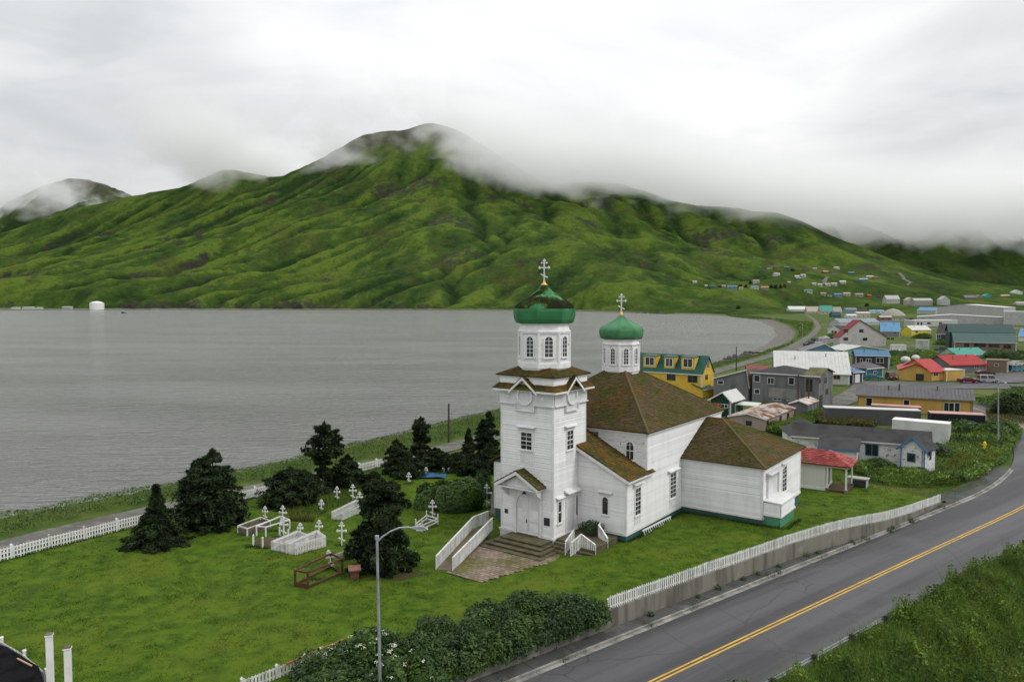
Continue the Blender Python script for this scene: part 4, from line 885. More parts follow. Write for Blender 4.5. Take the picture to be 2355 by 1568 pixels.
pf = front(14.05); PB = D1 + 1.45; m = MB(); m.box(CH, D1 - .1, PB, 14.05, 17.85, .9, 2.0); pw = m.build('porch_wall', m_back, church)
clap(pw, pf, 1.0, 1.95, lambda z: D1 + .05, lambda z: PB - .03); clap(pw, right(PB), 1.0, 1.95, lambda z: 14.1, lambda z: 17.8)
m = MB(); m.slab([cp(D1 - .05, 13.93, 2.14), cp(PB + .12, 13.93, 2.06), cp(PB + .12, 17.97, 2.06), cp(D1 - .05, 17.97, 2.14)], .1); m.box(CH, D1 - .05, PB + .08, 13.97, 17.93, .86, .99); m.build('porch_cap', m_trim, pw)
m = MB(); m.box(CH, D1 - .1, PB - .05, 14.1, 17.8, -2.2, .86); m.build('porch_foundation', m_found2, church)
m = MB(); m.box(CH, BL + .06, BR - .06, NB + .06, NC - .06, -2.2, .42); m.box(CH, BL + .46, BR - .05, NA + .05, NB, -2.2, .41); m.box(CH, BR - .3, D1 - .07, C0 + .07, C1 - .07, -2.2, .52); m.build('foundation', m_found, church)
m = MB(); m.box(CH, -.02, BR + .05, NA - .05, NA + .2, .4, .5); m.box(CH, BR - .2, BR + .05, NA + .2, C0, .4, .52); m.build('sill_board', m_trim, church)
m = MB(); m.box(CH, -3, -2, NC - .1, NC + 5, .4, 6.5); m.box(CH, -6.5, 1.8, NC - .2, NC + 4, -2, 6.0); m.build('apse_wall', m_white, church)
# ---------------- steps, patio, ramp
stp = thing('front_steps', 'four mossy wide timber steps below the arched church door', 'steps', tuple(cp(-1.6, -1, -.4)), -AZ)
for i in range(4):
    z = -.4 + .16 * (i + 1) - .02 ; b0, b1_, a0 = -4.75 + .32 * i, .95 - .34 * i, -3.15 + .52 * i
    m = MB(); m.box(CH, b0, b1_, a0, 0, z - .15 - (.1 if i == 0 else 0), z - .05); m.box(CH, b0 - .05, b1_ + .05, a0 - .05, -.13, z - .05, z); m.build('step', m_step, stp)
ss_ = thing('side_steps', 'grey wooden side steps with white picket rails beside the tower corner', 'steps', tuple(cp(2.6, .8, -.4)), -AZ)
for i in range(4):
    z = -.35 + .17 * (i + 1)
    m = MB(); m.box(CH, .2, 3.75 - .0 * i, -.95 + .38 * i, 3.45, z - .13, z); m.build('step', m_step, ss_)
pk = MB(); pk.add([(-.5, -.5, 0), (.5, -.5, 0), (.5, .5, 0), (-.5, .5, 0), (-.5, -.5, .93), (.5, -.5, .93), (.5, .5, .93), (-.5, .5, .93), (0, -.5, 1), (0, .5, 1)],
                  [(3, 2, 1, 0), (0, 1, 5, 8, 4), (2, 3, 7, 9, 6), (1, 2, 6, 5), (3, 0, 4, 7), (5, 6, 9, 8), (4, 8, 9, 7)])
picket_me = unit_mesh('picket', pk, m_fence); picket_wh = unit_mesh('picket', pk, m_trim)
bx = MB(); bx.box(UF, -.5, .5, -.5, .5, 0, 1); board_me = unit_mesh('board', bx, m_fence)
def railing(root, P, Q, h, sp=.15, w=.1, me=None, zf=None, rails=(.12, .85), cap=True, posts=0, railm=None, off=0., thick=.025, pw=.11, jit=.0):
    P = np.asarray(P, float); Q = np.asarray(Q, float); d = Q - P; ln = np.hypot(d[0], d[1]); uu = np.array([d[0] / ln, d[1] / ln, 0]); nn = np.array([uu[1], -uu[0], 0])
    zat = zf or (lambda q: P[2] + (Q[2] - P[2]) * (((q[:2] - P[:2]) @ uu[:2]) / ln))
    n = max(1, int(ln / sp))
    for i in range(n + (0 if posts else 1)):
        q = P + d * ((i + .5 * bool(posts)) / n); q[2] = zat(q); s_ = 1 + RNG.uniform(-jit, jit)
        piece('picket', me or picket_me, root, q + nn * off, uu * w, nn * thick, Zv * h * s_)
    k = max(1, int(round(ln / 2.4))); m = MB()
    for r in rails:
        for i in range(k):
            a_ = P + d * (i / k); c_ = P + d * ((i + 1) / k); a_[2] = zat(a_); c_[2] = zat(c_); m.beam(a_ + Zv * h * r - nn * .035, c_ + Zv * h * r - nn * .035, .035, .08)
    if rails: m.build('rail', railm or m_fence, root)
    if cap:
        m = MB(); m.beam(P + Zv * (h + .03), Q + Zv * (h + .03), .12, .05); m.build('cap_rail', railm or m_fence, root)
    for i in range(k + 1) if posts else ():
        q = P + d * (i / k); q[2] = zat(q); fr = Fr(q - nn * (.03 + pw / 2), uu, nn); m = MB(); m.box(fr, -pw / 2, pw / 2, -pw / 2, pw / 2, -.25, h * posts); m.prism(fr, [(-pw / 2 - .02, h * posts), (pw / 2 + .02, h * posts), (0, h * posts + .09)], -pw / 2 - .02, pw / 2 + .02); m.build('post', railm or m_fence, root)
railing(ss_, cp(1.75, -1.0, -.3), cp(1.8, .1, .35), .95, .17, .11, off=0); railing(ss_, cp(1.8, .1, .35), cp(2.9, -.35, -.15), .9, .17, .11) if False else None
railing(ss_, cp(2.3, -1.15, -.35), cp(2.55, .0, .1), 1.05, .16, .1); railing(ss_, cp(2.6, .0, .1), cp(3.75, -.05, -.4), .98, .16, .1)
railing(ss_, cp(2.4, 3.2, .45), cp(2.7, 2.2, .4), .85, .16, .1); railing(ss_, cp(2.75, 2.2, .4), cp(3.8, 1.7, -.35), .95, .16, .1)
ramp = thing('access_ramp', 'white picket-railed ramp climbing to the left corner of the church tower', 'ramp', tuple(cp(-4, -6, -.4)), -AZ)
rP, rQ, rS, rT = cp(-2.95, -8.3, -.42), cp(-5.35, -.7, .2), cp(-4.1, -8.75, -.42), cp(-6.75, -1.4, .2)
m = MB(); m.slab([rP + Zv * .05, rQ + Zv * .05, rT + Zv * .05, rS + Zv * .05], .15); m.build('deck', m_brick, ramp)
railing(ramp, rP, rQ, .95, .17, .11); railing(ramp, rS, rT, .95, .17, .11); railing(ramp, rT, cp(-6.8, .6, .2), .95, .17, .11)
patio = thing('patio', 'reddish brick patio spreading in front of the church steps', 'patio', tuple(cp(-1, -5, -.4)), -AZ)
pp = [(-2.9, -8.75), (.1, -8.75), (1.3, -3.9), (2.35, -1.3), (1.2, -1.0), (-5.2, -1.0), (-5.2, -2.6)]
m = MB(); m.prism(Fr(CO, B, A), pp, 0, 0); 
v_ = [cp(b, a, -.375) for b, a in pp]; m = MB(); m.slab(v_, .3); m.build('paving_bed', mat('mossy_joint_soil', (.05, .045, .018), (.035, .03, .015), 2., rough=1), patio)
bb = MB(); bb.box(UF, -.5, .5, -.5, .5, 0, .04); brick_me = unit_mesh('paver', bb, m_brick)
rows = []
for i, a in enumerate(np.arange(-8.7, -1.0, .30)):
    for b in np.arange(-5.3 + (.2 if i % 2 else 0), 2.4, .40): rows.append((b, a))
rows = [q for q in rows if inpoly(np.array([q[0]]), np.array([q[1]]), pp)[0] and not (q[1] > -3.1 and -4.7 < q[0] < .9)]
for b, a in rows[:300]: piece('paver', brick_me, patio, cp(b, a, -.372 + RNG.uniform(0, .012)), B * .362, A * .262, Zv)
if len(rows) > 300:
    m = MB()
    for b, a in rows[300:]: m.box(Fr(cp(b, a, -.372 + RNG.uniform(0, .012)), B, A), -.181, .181, -.131, .131, 0, .04)
    m.build('pavers', m_brick, patio, kind='stuff')
m = MB(); L0_, L1_ = cp(BR + .45, 6.0, -.45), cp(BR + .5, 11.2, -.5)
lad = thing('ladder', 'white wooden ladder lying against the teal church foundation', 'ladder', tuple(L0_), 0)
up_ = -B * .28 + Zv * .72
for k_ in (0, 1): m = MB(); m.beam(L0_ + up_ * k_, L1_ + up_ * k_, .06, .11); m.build('side_rail', m_trim, lad)
for i in range(14): q = L0_ + (L1_ - L0_) * ((i + .5) / 14); m = MB(); m.beam(q, q + up_, .09, .05); m.build('rung', m_trim, lad)

print('clapboards', NCL)
# ================================================================== retaining wall, fences, lamp, guard rail
rw = thing('retaining_wall', 'stained concrete retaining wall below the white picket fence', 'wall', tuple(W0))
wfence = thing('picket_fence', 'long white picket fence along the top of the concrete wall', 'fence', tuple(W0))
def wz(s):
    p = wallcurve([s])[0]; return float(zl(p[0], p[1]))
for s in np.arange(-39, 46.2, 2.4):
    a, c = wallcurve([s, min(s + 2.385, 46.4)]); za, zc = wz(s), wz(s + 2.4); th = .22; zb = -2.4
    P = []
    for q, zt in ((a, za), (c, zc)):
        for off in (0, th): P += [(q[0] + wn[0] * off, q[1] + wn[1] * off, zt + .06), (q[0] + wn[0] * (off * 1.15), q[1] + wn[1] * (off * 1.15), zb)]
    m = MB(); m.add(P, [(0, 1, 3, 2), (4, 6, 7, 5), (2, 3, 7, 6), (1, 0, 4, 5), (0, 2, 6, 4), (1, 5, 7, 3)]); m.build('wall_panel', m_conc, rw)
cv = np.concatenate([wallcurve([s]) for s in np.arange(0.3, 46.4, 2.4)] + [wallcurve([46.3])])
for k in range(len(cv) - 1):
    a = np.r_[cv[k], wz(.3 + 2.4 * k) + .08]; c = np.r_[cv[k + 1], wz(min(46.3, .3 + 2.4 * (k + 1))) + .08]
    a[:2] += wn[:2] * .1; c[:2] += wn[:2] * .1
    railing(wfence, a, c, .80, .185, .105, rails=(.15, .8), cap=False, posts=.72, jit=.03, pw=.09)
lfence = thing('picket_fence', 'white picket fence between the lawn and the coast road, spruces growing against it', 'fence', tuple(LF[1]))
pts = resample(np.array(LF), 2.6)
for k in range(len(pts) - 1):
    a, c = pts[k].copy(), pts[k + 1].copy(); a[2] = zl(a[0], a[1]); c[2] = zl(c[0], c[1]); railing(lfence, a, c, .95, .21, .10, me=picket_wh, rails=(.2, .55, .85), cap=False, posts=1.05, pw=.16, railm=m_trim)
# short fence with red rail at the bottom edge
bf = [hit(p, zl) for p in ((560, 1590), (640, 1558), (705, 1533), (790, 1502))]
bfence = thing('picket_fence', 'low white picket fence with a reddish rail among the flowering bushes', 'fence', tuple(bf[1]))
for k in range(3): railing(bfence, bf[k], bf[k + 1], .62, .18, .1, rails=(.2, .8), cap=False, posts=.98 if k < 2 else 0, pw=.14)
m = MB(); m.beam(bf[1] + [.35, .2, .62], bf[3] + [0, .1, .72], .08, .07); m.build('top_rail', mat('red_cedar', (.30, .12, .06), (.22, .09, .05), 3.), bfence)
# gate posts and fence in the corner
for px, top, lab in (((118, 1612), 1455, 'tall white gate post beside the corner picket fence'), ((160, 1640), 1485, 'shorter white gate post standing clear of the picket fence')):
    q = hit(px, zl); h_ = onplane((px[0] - 8, top), q, np.array([0, 1., 0]))[2] - q[2]; t_ = thing('gate_post', lab, 'post', tuple(q), .3, 'white gate posts'); fr = Fr(q, (.955, .295, 0), (-.295, .955, 0))
    m = MB(); m.box(fr, -.13, .13, -.13, .13, -.4, h_ - .12); m.build('shaft', m_trim, t_)
    m = MB(); m.box(fr, -.16, .16, -.16, .16, h_ - .12, h_ - .06); m.build('collar', m_trim, t_)
    m = MB(); m.lathe(q + Zv * (h_ - .06), [(.21, 0), (.2, .04), (.01, .1)], 4, .3 + math.pi / 4); m.build('cap', m_wood, t_)
cfp = [hit(p, zl) for p in ((-80, 1474), (0, 1503), (52, 1534), (103, 1578))]
cfence = thing('picket_fence', 'white picket fence in front of the black shed roof in the corner', 'fence', tuple(cfp[1]))
for k in range(3): railing(cfence, cfp[k], cfp[k + 1], .75, .16, .09, rails=(.2, .8), cap=False, posts=1.12, pw=.13)
tar = mat('tar_paper', (.006, .006, .007), (.012, .012, .013), 1.2, rough=1., spec=.03, bump=.02, bscale=3)
zz0 = .55; e0, e1, e2_, e3 = gnd((-70, 1462), zz0), gnd((16, 1486), zz0), gnd((89, 1532), zz0), gnd((104, 1575), zz0 - .25); q = (e0 + e2_) / 2
sh_ = thing('shed', 'black tar-paper shed roof with a bare timber strip behind the picket fence', 'shed', (q[0], q[1], -.6))
e4, e5 = gnd((112, 1640), zz0 - .5), gnd((-90, 1640), zz0 - .5)
m = MB(); m.slab([e0, e1, e2_, e3, e4, e5], .07); m.build('roof', tar, sh_)
m = MB(); cc = (e0 + e1 + e2_ + e3 + e4 + e5) / 6; rg = [q_ + (cc - q_) * .06 for q_ in (e0, e1, e2_, e3, e4, e5)]; k_ = 6
m.add([(q_[0], q_[1], -1.2) for q_ in rg] + [(q_[0], q_[1], q_[2] - .08) for q_ in rg], [(i, (i + 1) % k_, k_ + (i + 1) % k_, k_ + i) for i in range(k_)]); m.build('wall', tar, sh_)
m = MB(); b0_, b1_ = gnd((40, 1515), zz0), gnd((73, 1532), zz0); m.beam(b0_ + Zv * .04, b1_ + Zv * .04, .06, .05); m.build('batten', mat('pale_timber', (.45, .3, .18), rough=.8), sh_)
# street lamps
def lamp(px, base_z, x_top, y_top, arm, lab, lean=0., r=.085, grp='street lamps'):
    """pole stands on px (may lie outside the frame); y_top = row of the pole head"""
    q = gnd(px, base_z); top = onplane((x_top, y_top), q, np.array([0, 1., 0])); H = top[2] - q[2]; lean = top[0] - q[0]
    t_ = thing('street_lamp', lab, 'street lamp', tuple(q), 0, grp)
    m = MB(); m.tube([q, q + [lean * .5, 0, H * .5], q + [lean, 0, H]], [r, r * .85, r * .7], 10); m.tube([q + Zv * -.05, q + Zv * .05], [r * 2, r * 2], 8); m.build('pole', m_steel, t_, smooth=False)
    T = q + np.array([lean, 0, H]); ax = np.array(arm, float); m = MB(); m.tube([T, T + Zv * .18], [r * 1.15, r * 1.15], 10); m.build('pole_cap', m_steel, t_)
    P = [T + ax * f + Zv * z for f, z in ((0, -.12), (.12, .1), (.3, .32), (.5, .46), (.7, .46), (.82, .4))]
    m = MB(); m.tube(P, r * .45, 8); m.build('arm', m_steel, t_)
    m = MB(); e_ = ax / np.linalg.norm(ax); hfr = Fr(P[-1], e_, np.cross(Zv, e_)); l_ = np.linalg.norm(ax) * .22 + .25
    m.add([hfr.p(u, n, z) for u, n, z in ((-.05, -.06, -.03), (l_, -.11, -.12), (l_, .11, -.12), (-.05, .06, -.03), (-.05, -.05, .06), (l_ * .7, -.1, .04), (l_ * .7, .1, .04), (-.05, .05, .06), (l_, -.06, -.06), (l_, .06, -.06))],
          [(0, 3, 2, 1), (4, 5, 6, 7), (5, 8, 9, 6), (0, 1, 8, 5, 4), (3, 7, 6, 9, 2), (0, 4, 7, 3), (1, 2, 9, 8)]); hd_ = m.build('lamp_head', m_steel, t_)
    m = MB(); m.box(hfr, .15, l_ - .08, -.07, .07, -.135, -.105); m.build('lens', m_trim, hd_)
    return t_
lamp((876.5, 1680), -1.55, 867, 1240, (1.95, .55, 0), 'grey street lamp with curved arm standing nearest, beside the hedge')
lamp((2296, 1026), -1.6, 2296, 882, (-.5, -2.2, 0), 'tall grey street lamp behind the road bend near the white container', r=.1)
lamp((1845.5, 783), -1.8, 1845, 745, (-1.2, -1., 0), 'distant street lamp beside the curving beach road', r=.12)
for (px, yt, lab, zg) in (((1032, 1016), 928, 'bare dark timber pole rising between the spruces', -1.8), ((1693.5, 852), 797, 'timber utility pole with lamp arm beside the coast road', -1.8), ((1836, 957), 862, 'weathered timber pole in front of the derelict grey house', -1.9), ((1860, 955), 868, 'dark timber pole at the corner of the derelict grey house', -1.9)):
    q = gnd(px, zg); tp = onplane((px[0], yt), q, np.array([0, 1., 0])); t_ = thing('utility_pole', lab, 'pole', tuple(q), 0, 'timber poles')
    m = MB(); m.tube([q - Zv * .3, tp], [.17, .12], 8); m.build('pole', m_pole, t_)
    if 'arm' in lab: m = MB(); m.tube([tp - Zv * .3, tp + [-1.2, 0, .1], tp + [-2.6, 0, .05]], .05, 6); m.build('lamp_arm', m_steel, t_)
# guard rail
gr_ = thing('guard_rail', 'galvanised guard rail half buried in the roadside shrubs', 'guard rail', tuple(rline(4.3)[40]))
g0 = rline(4.3); wp = [(0, .0), (.05, .06), (.0, .13), (.05, .2), (0, .26)]
for i in range(8, 96, 4):
    a, c = g0[i] + [0, 0, .42], g0[i + 4] + [0, 0, .42]; d_ = (c - a) / np.linalg.norm(c - a); n_ = np.array([-d_[1], d_[0], 0])
    m = MB(); V = [];
    for q in (a, c): V += [q + n_ * x + Zv * z for x, z in [(0, 0), (.07, .05), (.07, .1), (.02, .15), (.07, .2), (.07, .25), (0, .3)]]
    m.add(V + [v - n_ * .012 for v in V], [(k, k + 1, k + 8, k + 7) for k in range(6)] + [(14 + k + 7, 14 + k + 8, 14 + k + 1, 14 + k) for k in range(6)]); m.build('rail', m_steel, gr_)
    m = MB(); fr = Fr(g0[i] + np.r_[RN[i] * .12, 0], np.r_[RN[i], 0], np.array([d_[0], d_[1], 0])); m.box(fr, -.09, .09, -.08, .08, -.8, .74); m.build('post', m_pole, gr_)
# ================================================================== cemetery
def cross_at(p, top, lab, w=.62, tilt=0., lob=True, grp='white grave crosses', rot=0.):
    q = hit(p, zl); h_ = onplane((p[0], top), q, np.array([0, 1., 0]))[2] - q[2]
    o = thing('grave_cross', lab, 'cross', tuple(q), 0, grp); m = MB(); an = -.15 + rot + RNG.uniform(-.12, .12)
    ortho_cross(m, np.zeros(3), h_, w * h_ / 1.6, .095, R=np.array([math.cos(an), math.sin(an), 0]), lobes=lob)
    R_ = np.array(Matrix.Rotation(tilt, 3, 'Y')); m.v = [tuple(R_ @ np.array(v) + q) for v in m.v]; m.build('cross', m_cross, o)
CR_ = [('G', 400, 690, 552, 'white three-bar cross at the end of the grey board grave frame'), ('G', 585, 735, 545, 'tall white cross standing behind the white rail grave frame'), ('G', 595, 868, 665, 'white cross at the right end of the white rail grave frame'),
       ('G', 765, 862, 725, 'white cross inside the left half of the double picket enclosure'), ('G', 962, 868, 695, 'white cross at the back of the right half of the double picket enclosure'), ('G', 1197, 957, 715, 'white cross standing alone between the double picket enclosure and the dark spruce'),
       ('G', 985, 600, 482, 'small white cross alone in the grass left of the distant picket enclosure'), ('G', 1147, 490, 347, 'white cross in front of the low dark spruces, behind the distant picket enclosure'), ('G', 1312, 490, 325, 'slender white cross directly behind the distant picket enclosure'),
       ('G', 1382, 545, 402, 'white cross at the back corner of the distant picket enclosure'), ('G', 2140, 668, 485, 'white cross over the white post-and-rail grave frame near the big shrub'), ('R2', 442, 986, 815, 'tall white cross in the grass just left of the church ramp'),
       ('R7', 845, 1128, 985, 'white cross half hidden by grass, left of the blue tarp'), ('R7', 985, 1022, 952, 'white cross behind the big shrub at the left end of the blue tarp'), ('R7', 1078, 1018, 915, 'white cross rising above the blue tarp'),
       ('R7', 1312, 990, 925, 'white cross at the right end of the blue tarp'), ('R7', 1392, 985, 920, 'farthest right white cross behind the big shrub'), ('G', 1455, 355, 310, 'small white cross almost swallowed by weeds beside the leaning spruce')]
for reg, x, y, tp, lab in CR_: cross_at(D(reg, x, y), D(reg, x, tp)[1], lab, .68 if tp != 715 else .62)
cross_at(D('G', 1100, 1192), D('G', 1100, 1003)[1], 'leaning white cross inside the rusty pipe grave frame', .6, -.22)
def quad_px(pxs): return [hit(D('G', *p), zl) for p in pxs]
def picket_grave(pxs, h, lab, me, base=True):
    Q = quad_px(pxs); t_ = thing('grave_fence', lab, 'grave fence', tuple(sum(Q) / 4), 0, 'grave enclosures')
    for i in range(4): railing(t_, Q[i], Q[(i + 1) % 4], h, .135, .085, me=me, rails=(.2, .78), cap=False, posts=0, thick=.02)
    m = MB(); m.slab([q + Zv * .04 + (sum(Q) / 4 - q) * .05 for q in Q], .2); m.build('grave_bed', m_soil if base else m_lawn, t_); return Q
picket_grave([(465, 1000), (612, 1030), (862, 935), (735, 885)], .72, 'left half of the double white picket grave enclosure', picket_me)
picket_grave([(622, 1038), (716, 1052), (1028, 965), (938, 900)], .86, 'taller right half of the double white picket grave enclosure', picket_wh)
picket_grave([(1095, 678), (1206, 693), (1442, 588), (1345, 552)], .7, 'white picket grave enclosure farther back among tall grass', picket_wh, False)
def rail_grave(pxs, h, lab, mt, r=.05, levels=(1.,), board=None, boardm=None, postx=0., rusty=False):
    Q = quad_px(pxs); t_ = thing('grave_railing', lab, 'grave railing', tuple(sum(Q) / 4), 0, 'grave enclosures')
    for i in range(4):
        m = MB(); m.beam(Q[i] - Zv * .2, Q[i] + Zv * (h + postx), r * 1.5, r * 1.5); m.build('post', mt, t_)
        for lv in levels: m = MB(); m.beam(Q[i] + Zv * h * lv, Q[(i + 1) % 4] + Zv * h * lv, r, r * 1.3); m.build('rail', mt, t_)
        if board and (not rusty or i == 0): m = MB(); m.beam(Q[i] + Zv * board / 2, Q[(i + 1) % 4] + Zv * board / 2, .04, board); m.build('board', boardm, t_)
    m = MB(); m.slab([q + Zv * .03 + (sum(Q) / 4 - q) * .05 for q in Q], .15); m.build('grave_bed', m_soil if board and not rusty else m_lawn, t_)
rail_grave([(118, 825), (215, 855), (452, 770), (352, 735)], .6, 'grave framed in brown boards with a white top rail', m_fence, .06, (1.,), .45, m_wood)
rail_grave([(312, 855), (407, 862), (655, 785), (562, 745)], .78, 'white rail grave frame beside the brown board frame', m_cross, .07)
rail_grave([(712, 1375), (845, 1398), (1200, 1250), (1085, 1190)], 1.05, 'rusty brown pipe grave frame nearest the lamp post', m_rust, .09, (1., .12), .3, m_rust, rusty=True)
rail_grave([(1965, 790), (2030, 808), (2195, 735), (2078, 700)], .6, 'white post-and-rail grave frame near the big green shrub', m_cross, .07, (.35, .8), postx=.3)
for x, y, tp, lab in ((278, 958, 845, 'short white post left of the soil mound'), (375, 985, 870, 'short white post in front of the soil mound'), (552, 865, 765, 'left short white post before the white cross'), (642, 890, 790, 'right short white post before the white cross')):
    q = hit(D('G', x, y), zl); h_ = onplane(D('G', x, tp), q, np.array([0, 1., 0]))[2] - q[2]; o = thing('grave_post', lab, 'post', tuple(q), 0, 'short white grave posts'); m = MB(); m.beam(q - Zv * .2, q + Zv * h_, .11, .11); m.build('post', m_cross, o); m = MB(); m.lathe(q + Zv * h_, [(.08, 0), (.005, .06)], 4, .78); m.build('cap', m_cross, o)
q = hit(D('G', 470, 925), zl); o = thing('soil_mound', 'low mound of bare brown soil between the short white posts', 'mound', tuple(q)); m = MB(); m.lathe(q - Zv * .05, [(1.5, 0), (1.2, .12), (.7, .24), (.15, .3)], 12); mo = m.build('mound', m_soil, o, smooth=True)
q = hit(D('G', 1330, 1300), zl); o = thing('memorial_stand', 'reddish brick memorial stand with a sloping top beside the spruce', 'memorial', tuple(q)); m_rb = mat('red_brick', (.17, .07, .05), (.12, .055, .04), 4.)
fr = Fr(q, (.96, .28, 0), (-.28, .96, 0)); m = MB(); m.box(fr, -.28, .28, -.2, .2, -.2, .72); m.build('pedestal', m_rb, o); m = MB(); m.slab([fr.p(-.42, -.36, .72), fr.p(.42, -.36, .72), fr.p(.42, .36, .86), fr.p(-.42, .36, .86)], .1); m.build('slab', mat('pink_stone', (.24, .12, .10), (.19, .10, .085), 3.), o)
q = hit(D('G', 1150, 1105), zl); o = thing('grave_board', 'white slanting grave board with red flowers beyond the rusty frame', 'grave marker', tuple(q)); fr = Fr(q, (.86, .5, 0), (-.5, .86, 0)); m = MB(); m.beam(fr.p(-.3, 0, .3), fr.p(1.7, 0, .75), .05, .22); m.build('board', m_cross, o); m = MB(); m.beam(fr.p(1.3, -1., .1), fr.p(2.3, -.8, .35), .05, .12); m.build('lower_board', m_cross, o)
m = MB(); [m.ball(fr.p(1.6 + RNG.uniform(-.25, .25), RNG.uniform(-.2, .2), .8 + RNG.uniform(-.1, .15)), .09, 6, 4) for _ in range(7)]; m.build('flowers', mat('red_flowers', (.45, .05, .03), rough=.8), o, kind='stuff')
q = hit(D('R2', 505, 1035), zl); o = thing('gravestone', 'pale lichen-covered gravestone against the left side of the tower', 'gravestone', tuple(q)); fr = Fr(q, B, -A)
m = MB(); m.box(fr, -.5, .5, -.35, .35, -.2, .28); m.build('plinth', m_conc, o); m = MB(); m.prism(fr, [(-.36, .28), (.36, .28), (.36, 1.75), (.2, 2.0), (-.2, 2.0), (-.36, 1.75)], -.18, .18); m.build('stone', m_kerb, o)
q = hit(D('R7', 1130, 1050), zl); o = thing('tarp', 'bright blue tarp spread on the ground behind the big shrub', 'tarp', tuple(q)); m = MB()
gx = np.linspace(-1.7, 1.7, 9); gy = np.linspace(-.7, 1.1, 7)
V = [(q[0] + x, q[1] + y, q[2] + .12 + .06 * math.sin(x * 3 + y * 2) + .12 * (1 - abs(x) / 2)) for x in gx for y in gy]; m.add(V, [(i * 7 + j, (i + 1) * 7 + j, (i + 1) * 7 + j + 1, i * 7 + j + 1) for i in range(8) for j in range(6)])
m.build('sheet', mat('blue_tarp', (.02, .075, .2), (.03, .1, .24), 2., rough=.45), o)
# ================================================================== planting
def leaves(P, Nn, size, asp=1.6, jitter=.7, seed=0):
    """quads: centres P, normals Nn (jittered), long side size*asp; returns verts, quads"""
    r = np.random.default_rng(seed); n = len(P); Nn = Nn + r.normal(0, jitter, (n, 3)); Nn /= np.linalg.norm(Nn, axis=1)[:, None]
    t = np.cross(Nn, r.normal(0, 1, (n, 3))); t /= np.linalg.norm(t, axis=1)[:, None]; b_ = np.cross(Nn, t)
    s = (np.asarray(size) * r.uniform(.6, 1.35, n))[:, None]
    a = P - t * s * asp * .5; c = P + t * s * asp * .5; l = P - b_ * s * .38 - t * s * .1 * asp; q = P + b_ * s * .38 - t * s * .1 * asp
    V = np.stack([a, l, c, q], 1).reshape(-1, 3) ; return V, np.arange(4 * n).reshape(n, 4)
def blades(P, h, w, lean=.35, seed=0):
    r = np.random.default_rng(seed); n = len(P); an = r.uniform(0, 2 * np.pi, n); hh = np.asarray(h) * r.uniform(.6, 1.3, n); ww = np.asarray(w) * r.uniform(.7, 1.3, n)
    d = np.stack([np.cos(an), np.sin(an), 0 * an], 1); le = r.uniform(0, lean * 2, n) * hh; an2 = r.uniform(0, 2 * np.pi, n); ld = np.stack([np.cos(an2), np.sin(an2), 0 * an], 1)
    V = np.stack([P - d * ww[:, None] / 2, P + d * ww[:, None] / 2, P + ld * le[:, None] + np.outer(hh, Zv)], 1).reshape(-1, 3); return V, np.arange(3 * n).reshape(n, 3)
def blob(c, rx, ry, rz, n, seed, lumps=7, shell=.55):
    """points and outward normals of a lumpy shrub body standing on c"""
    r = np.random.default_rng(seed); d = r.normal(0, 1, (n, 3)); d[:, 2] = np.abs(d[:, 2]) - .15; d /= np.linalg.norm(d, axis=1)[:, None]
    L_ = r.normal(0, 1, (lumps, 3)); L_[:, 2] = np.abs(L_[:, 2]); L_ /= np.linalg.norm(L_, axis=1)[:, None]
    k = .78 + .3 * np.max(np.clip((d @ L_.T - .72) / .28, 0, 1), axis=1) + .06 * np.sin(d[:, 0] * 9 + seed) * np.cos(d[:, 1] * 8)
    rad = k * (shell + (1 - shell) * r.uniform(0, 1, n) ** .45)
    return np.asarray(c) + d * rad[:, None] * np.array([rx, ry, rz]) , d
def shrub(px, rx, ry, rz, n, size, lab, mt=None, grp='shrubs', seed=None, zf=None, flowers=0, name='shrub', zz=None, q=None):
    q = (hit(px, zf or zl) if zz is None else gnd(px, zz)) if q is None else q; seed = seed if seed is not None else int(abs(px[0] * 7 + px[1]))
    t_ = thing(name, lab, 'shrub', tuple(q), 0, grp); P, d = blob(q + Zv * rz * .12, rx, ry, rz, n, seed); P[:, 2] = np.maximum(P[:, 2], q[2] + .05)
    V, Q = leaves(P, d + [0, 0, .45], size, seed=seed); npmesh('foliage', V, Q, mt or m_shrub, parent=t_, kind=None)
    m = MB(); r = random.Random(seed)
    for _ in range(5): m.tube([q - Zv * .1, q + [r.uniform(-.5, .5) * rx, r.uniform(-.5, .5) * ry, rz * .8]], [.05, .015], 5)
    m.build('stems', m_trunk, t_, kind='stuff')
    if flowers:
        P2, d2 = blob(q + Zv * rz * .12, rx * 1.04, ry * 1.04, rz * 1.06, flowers * 30, seed + 1, shell=.93); pk_ = P2[(d2[:, 2] > .15)][:flowers]
        C_ = np.repeat(pk_, 16, 0) + np.random.default_rng(seed).normal(0, .07, (len(pk_) * 16, 3)) * [1.2, 1.2, .4]
        V, Q = leaves(C_, np.tile([0, -.2, 1.], (len(C_), 1)), .055, 1.1, .4, seed); npmesh('blossom', V, Q, m_flower, parent=t_, kind='stuff')
    return t_
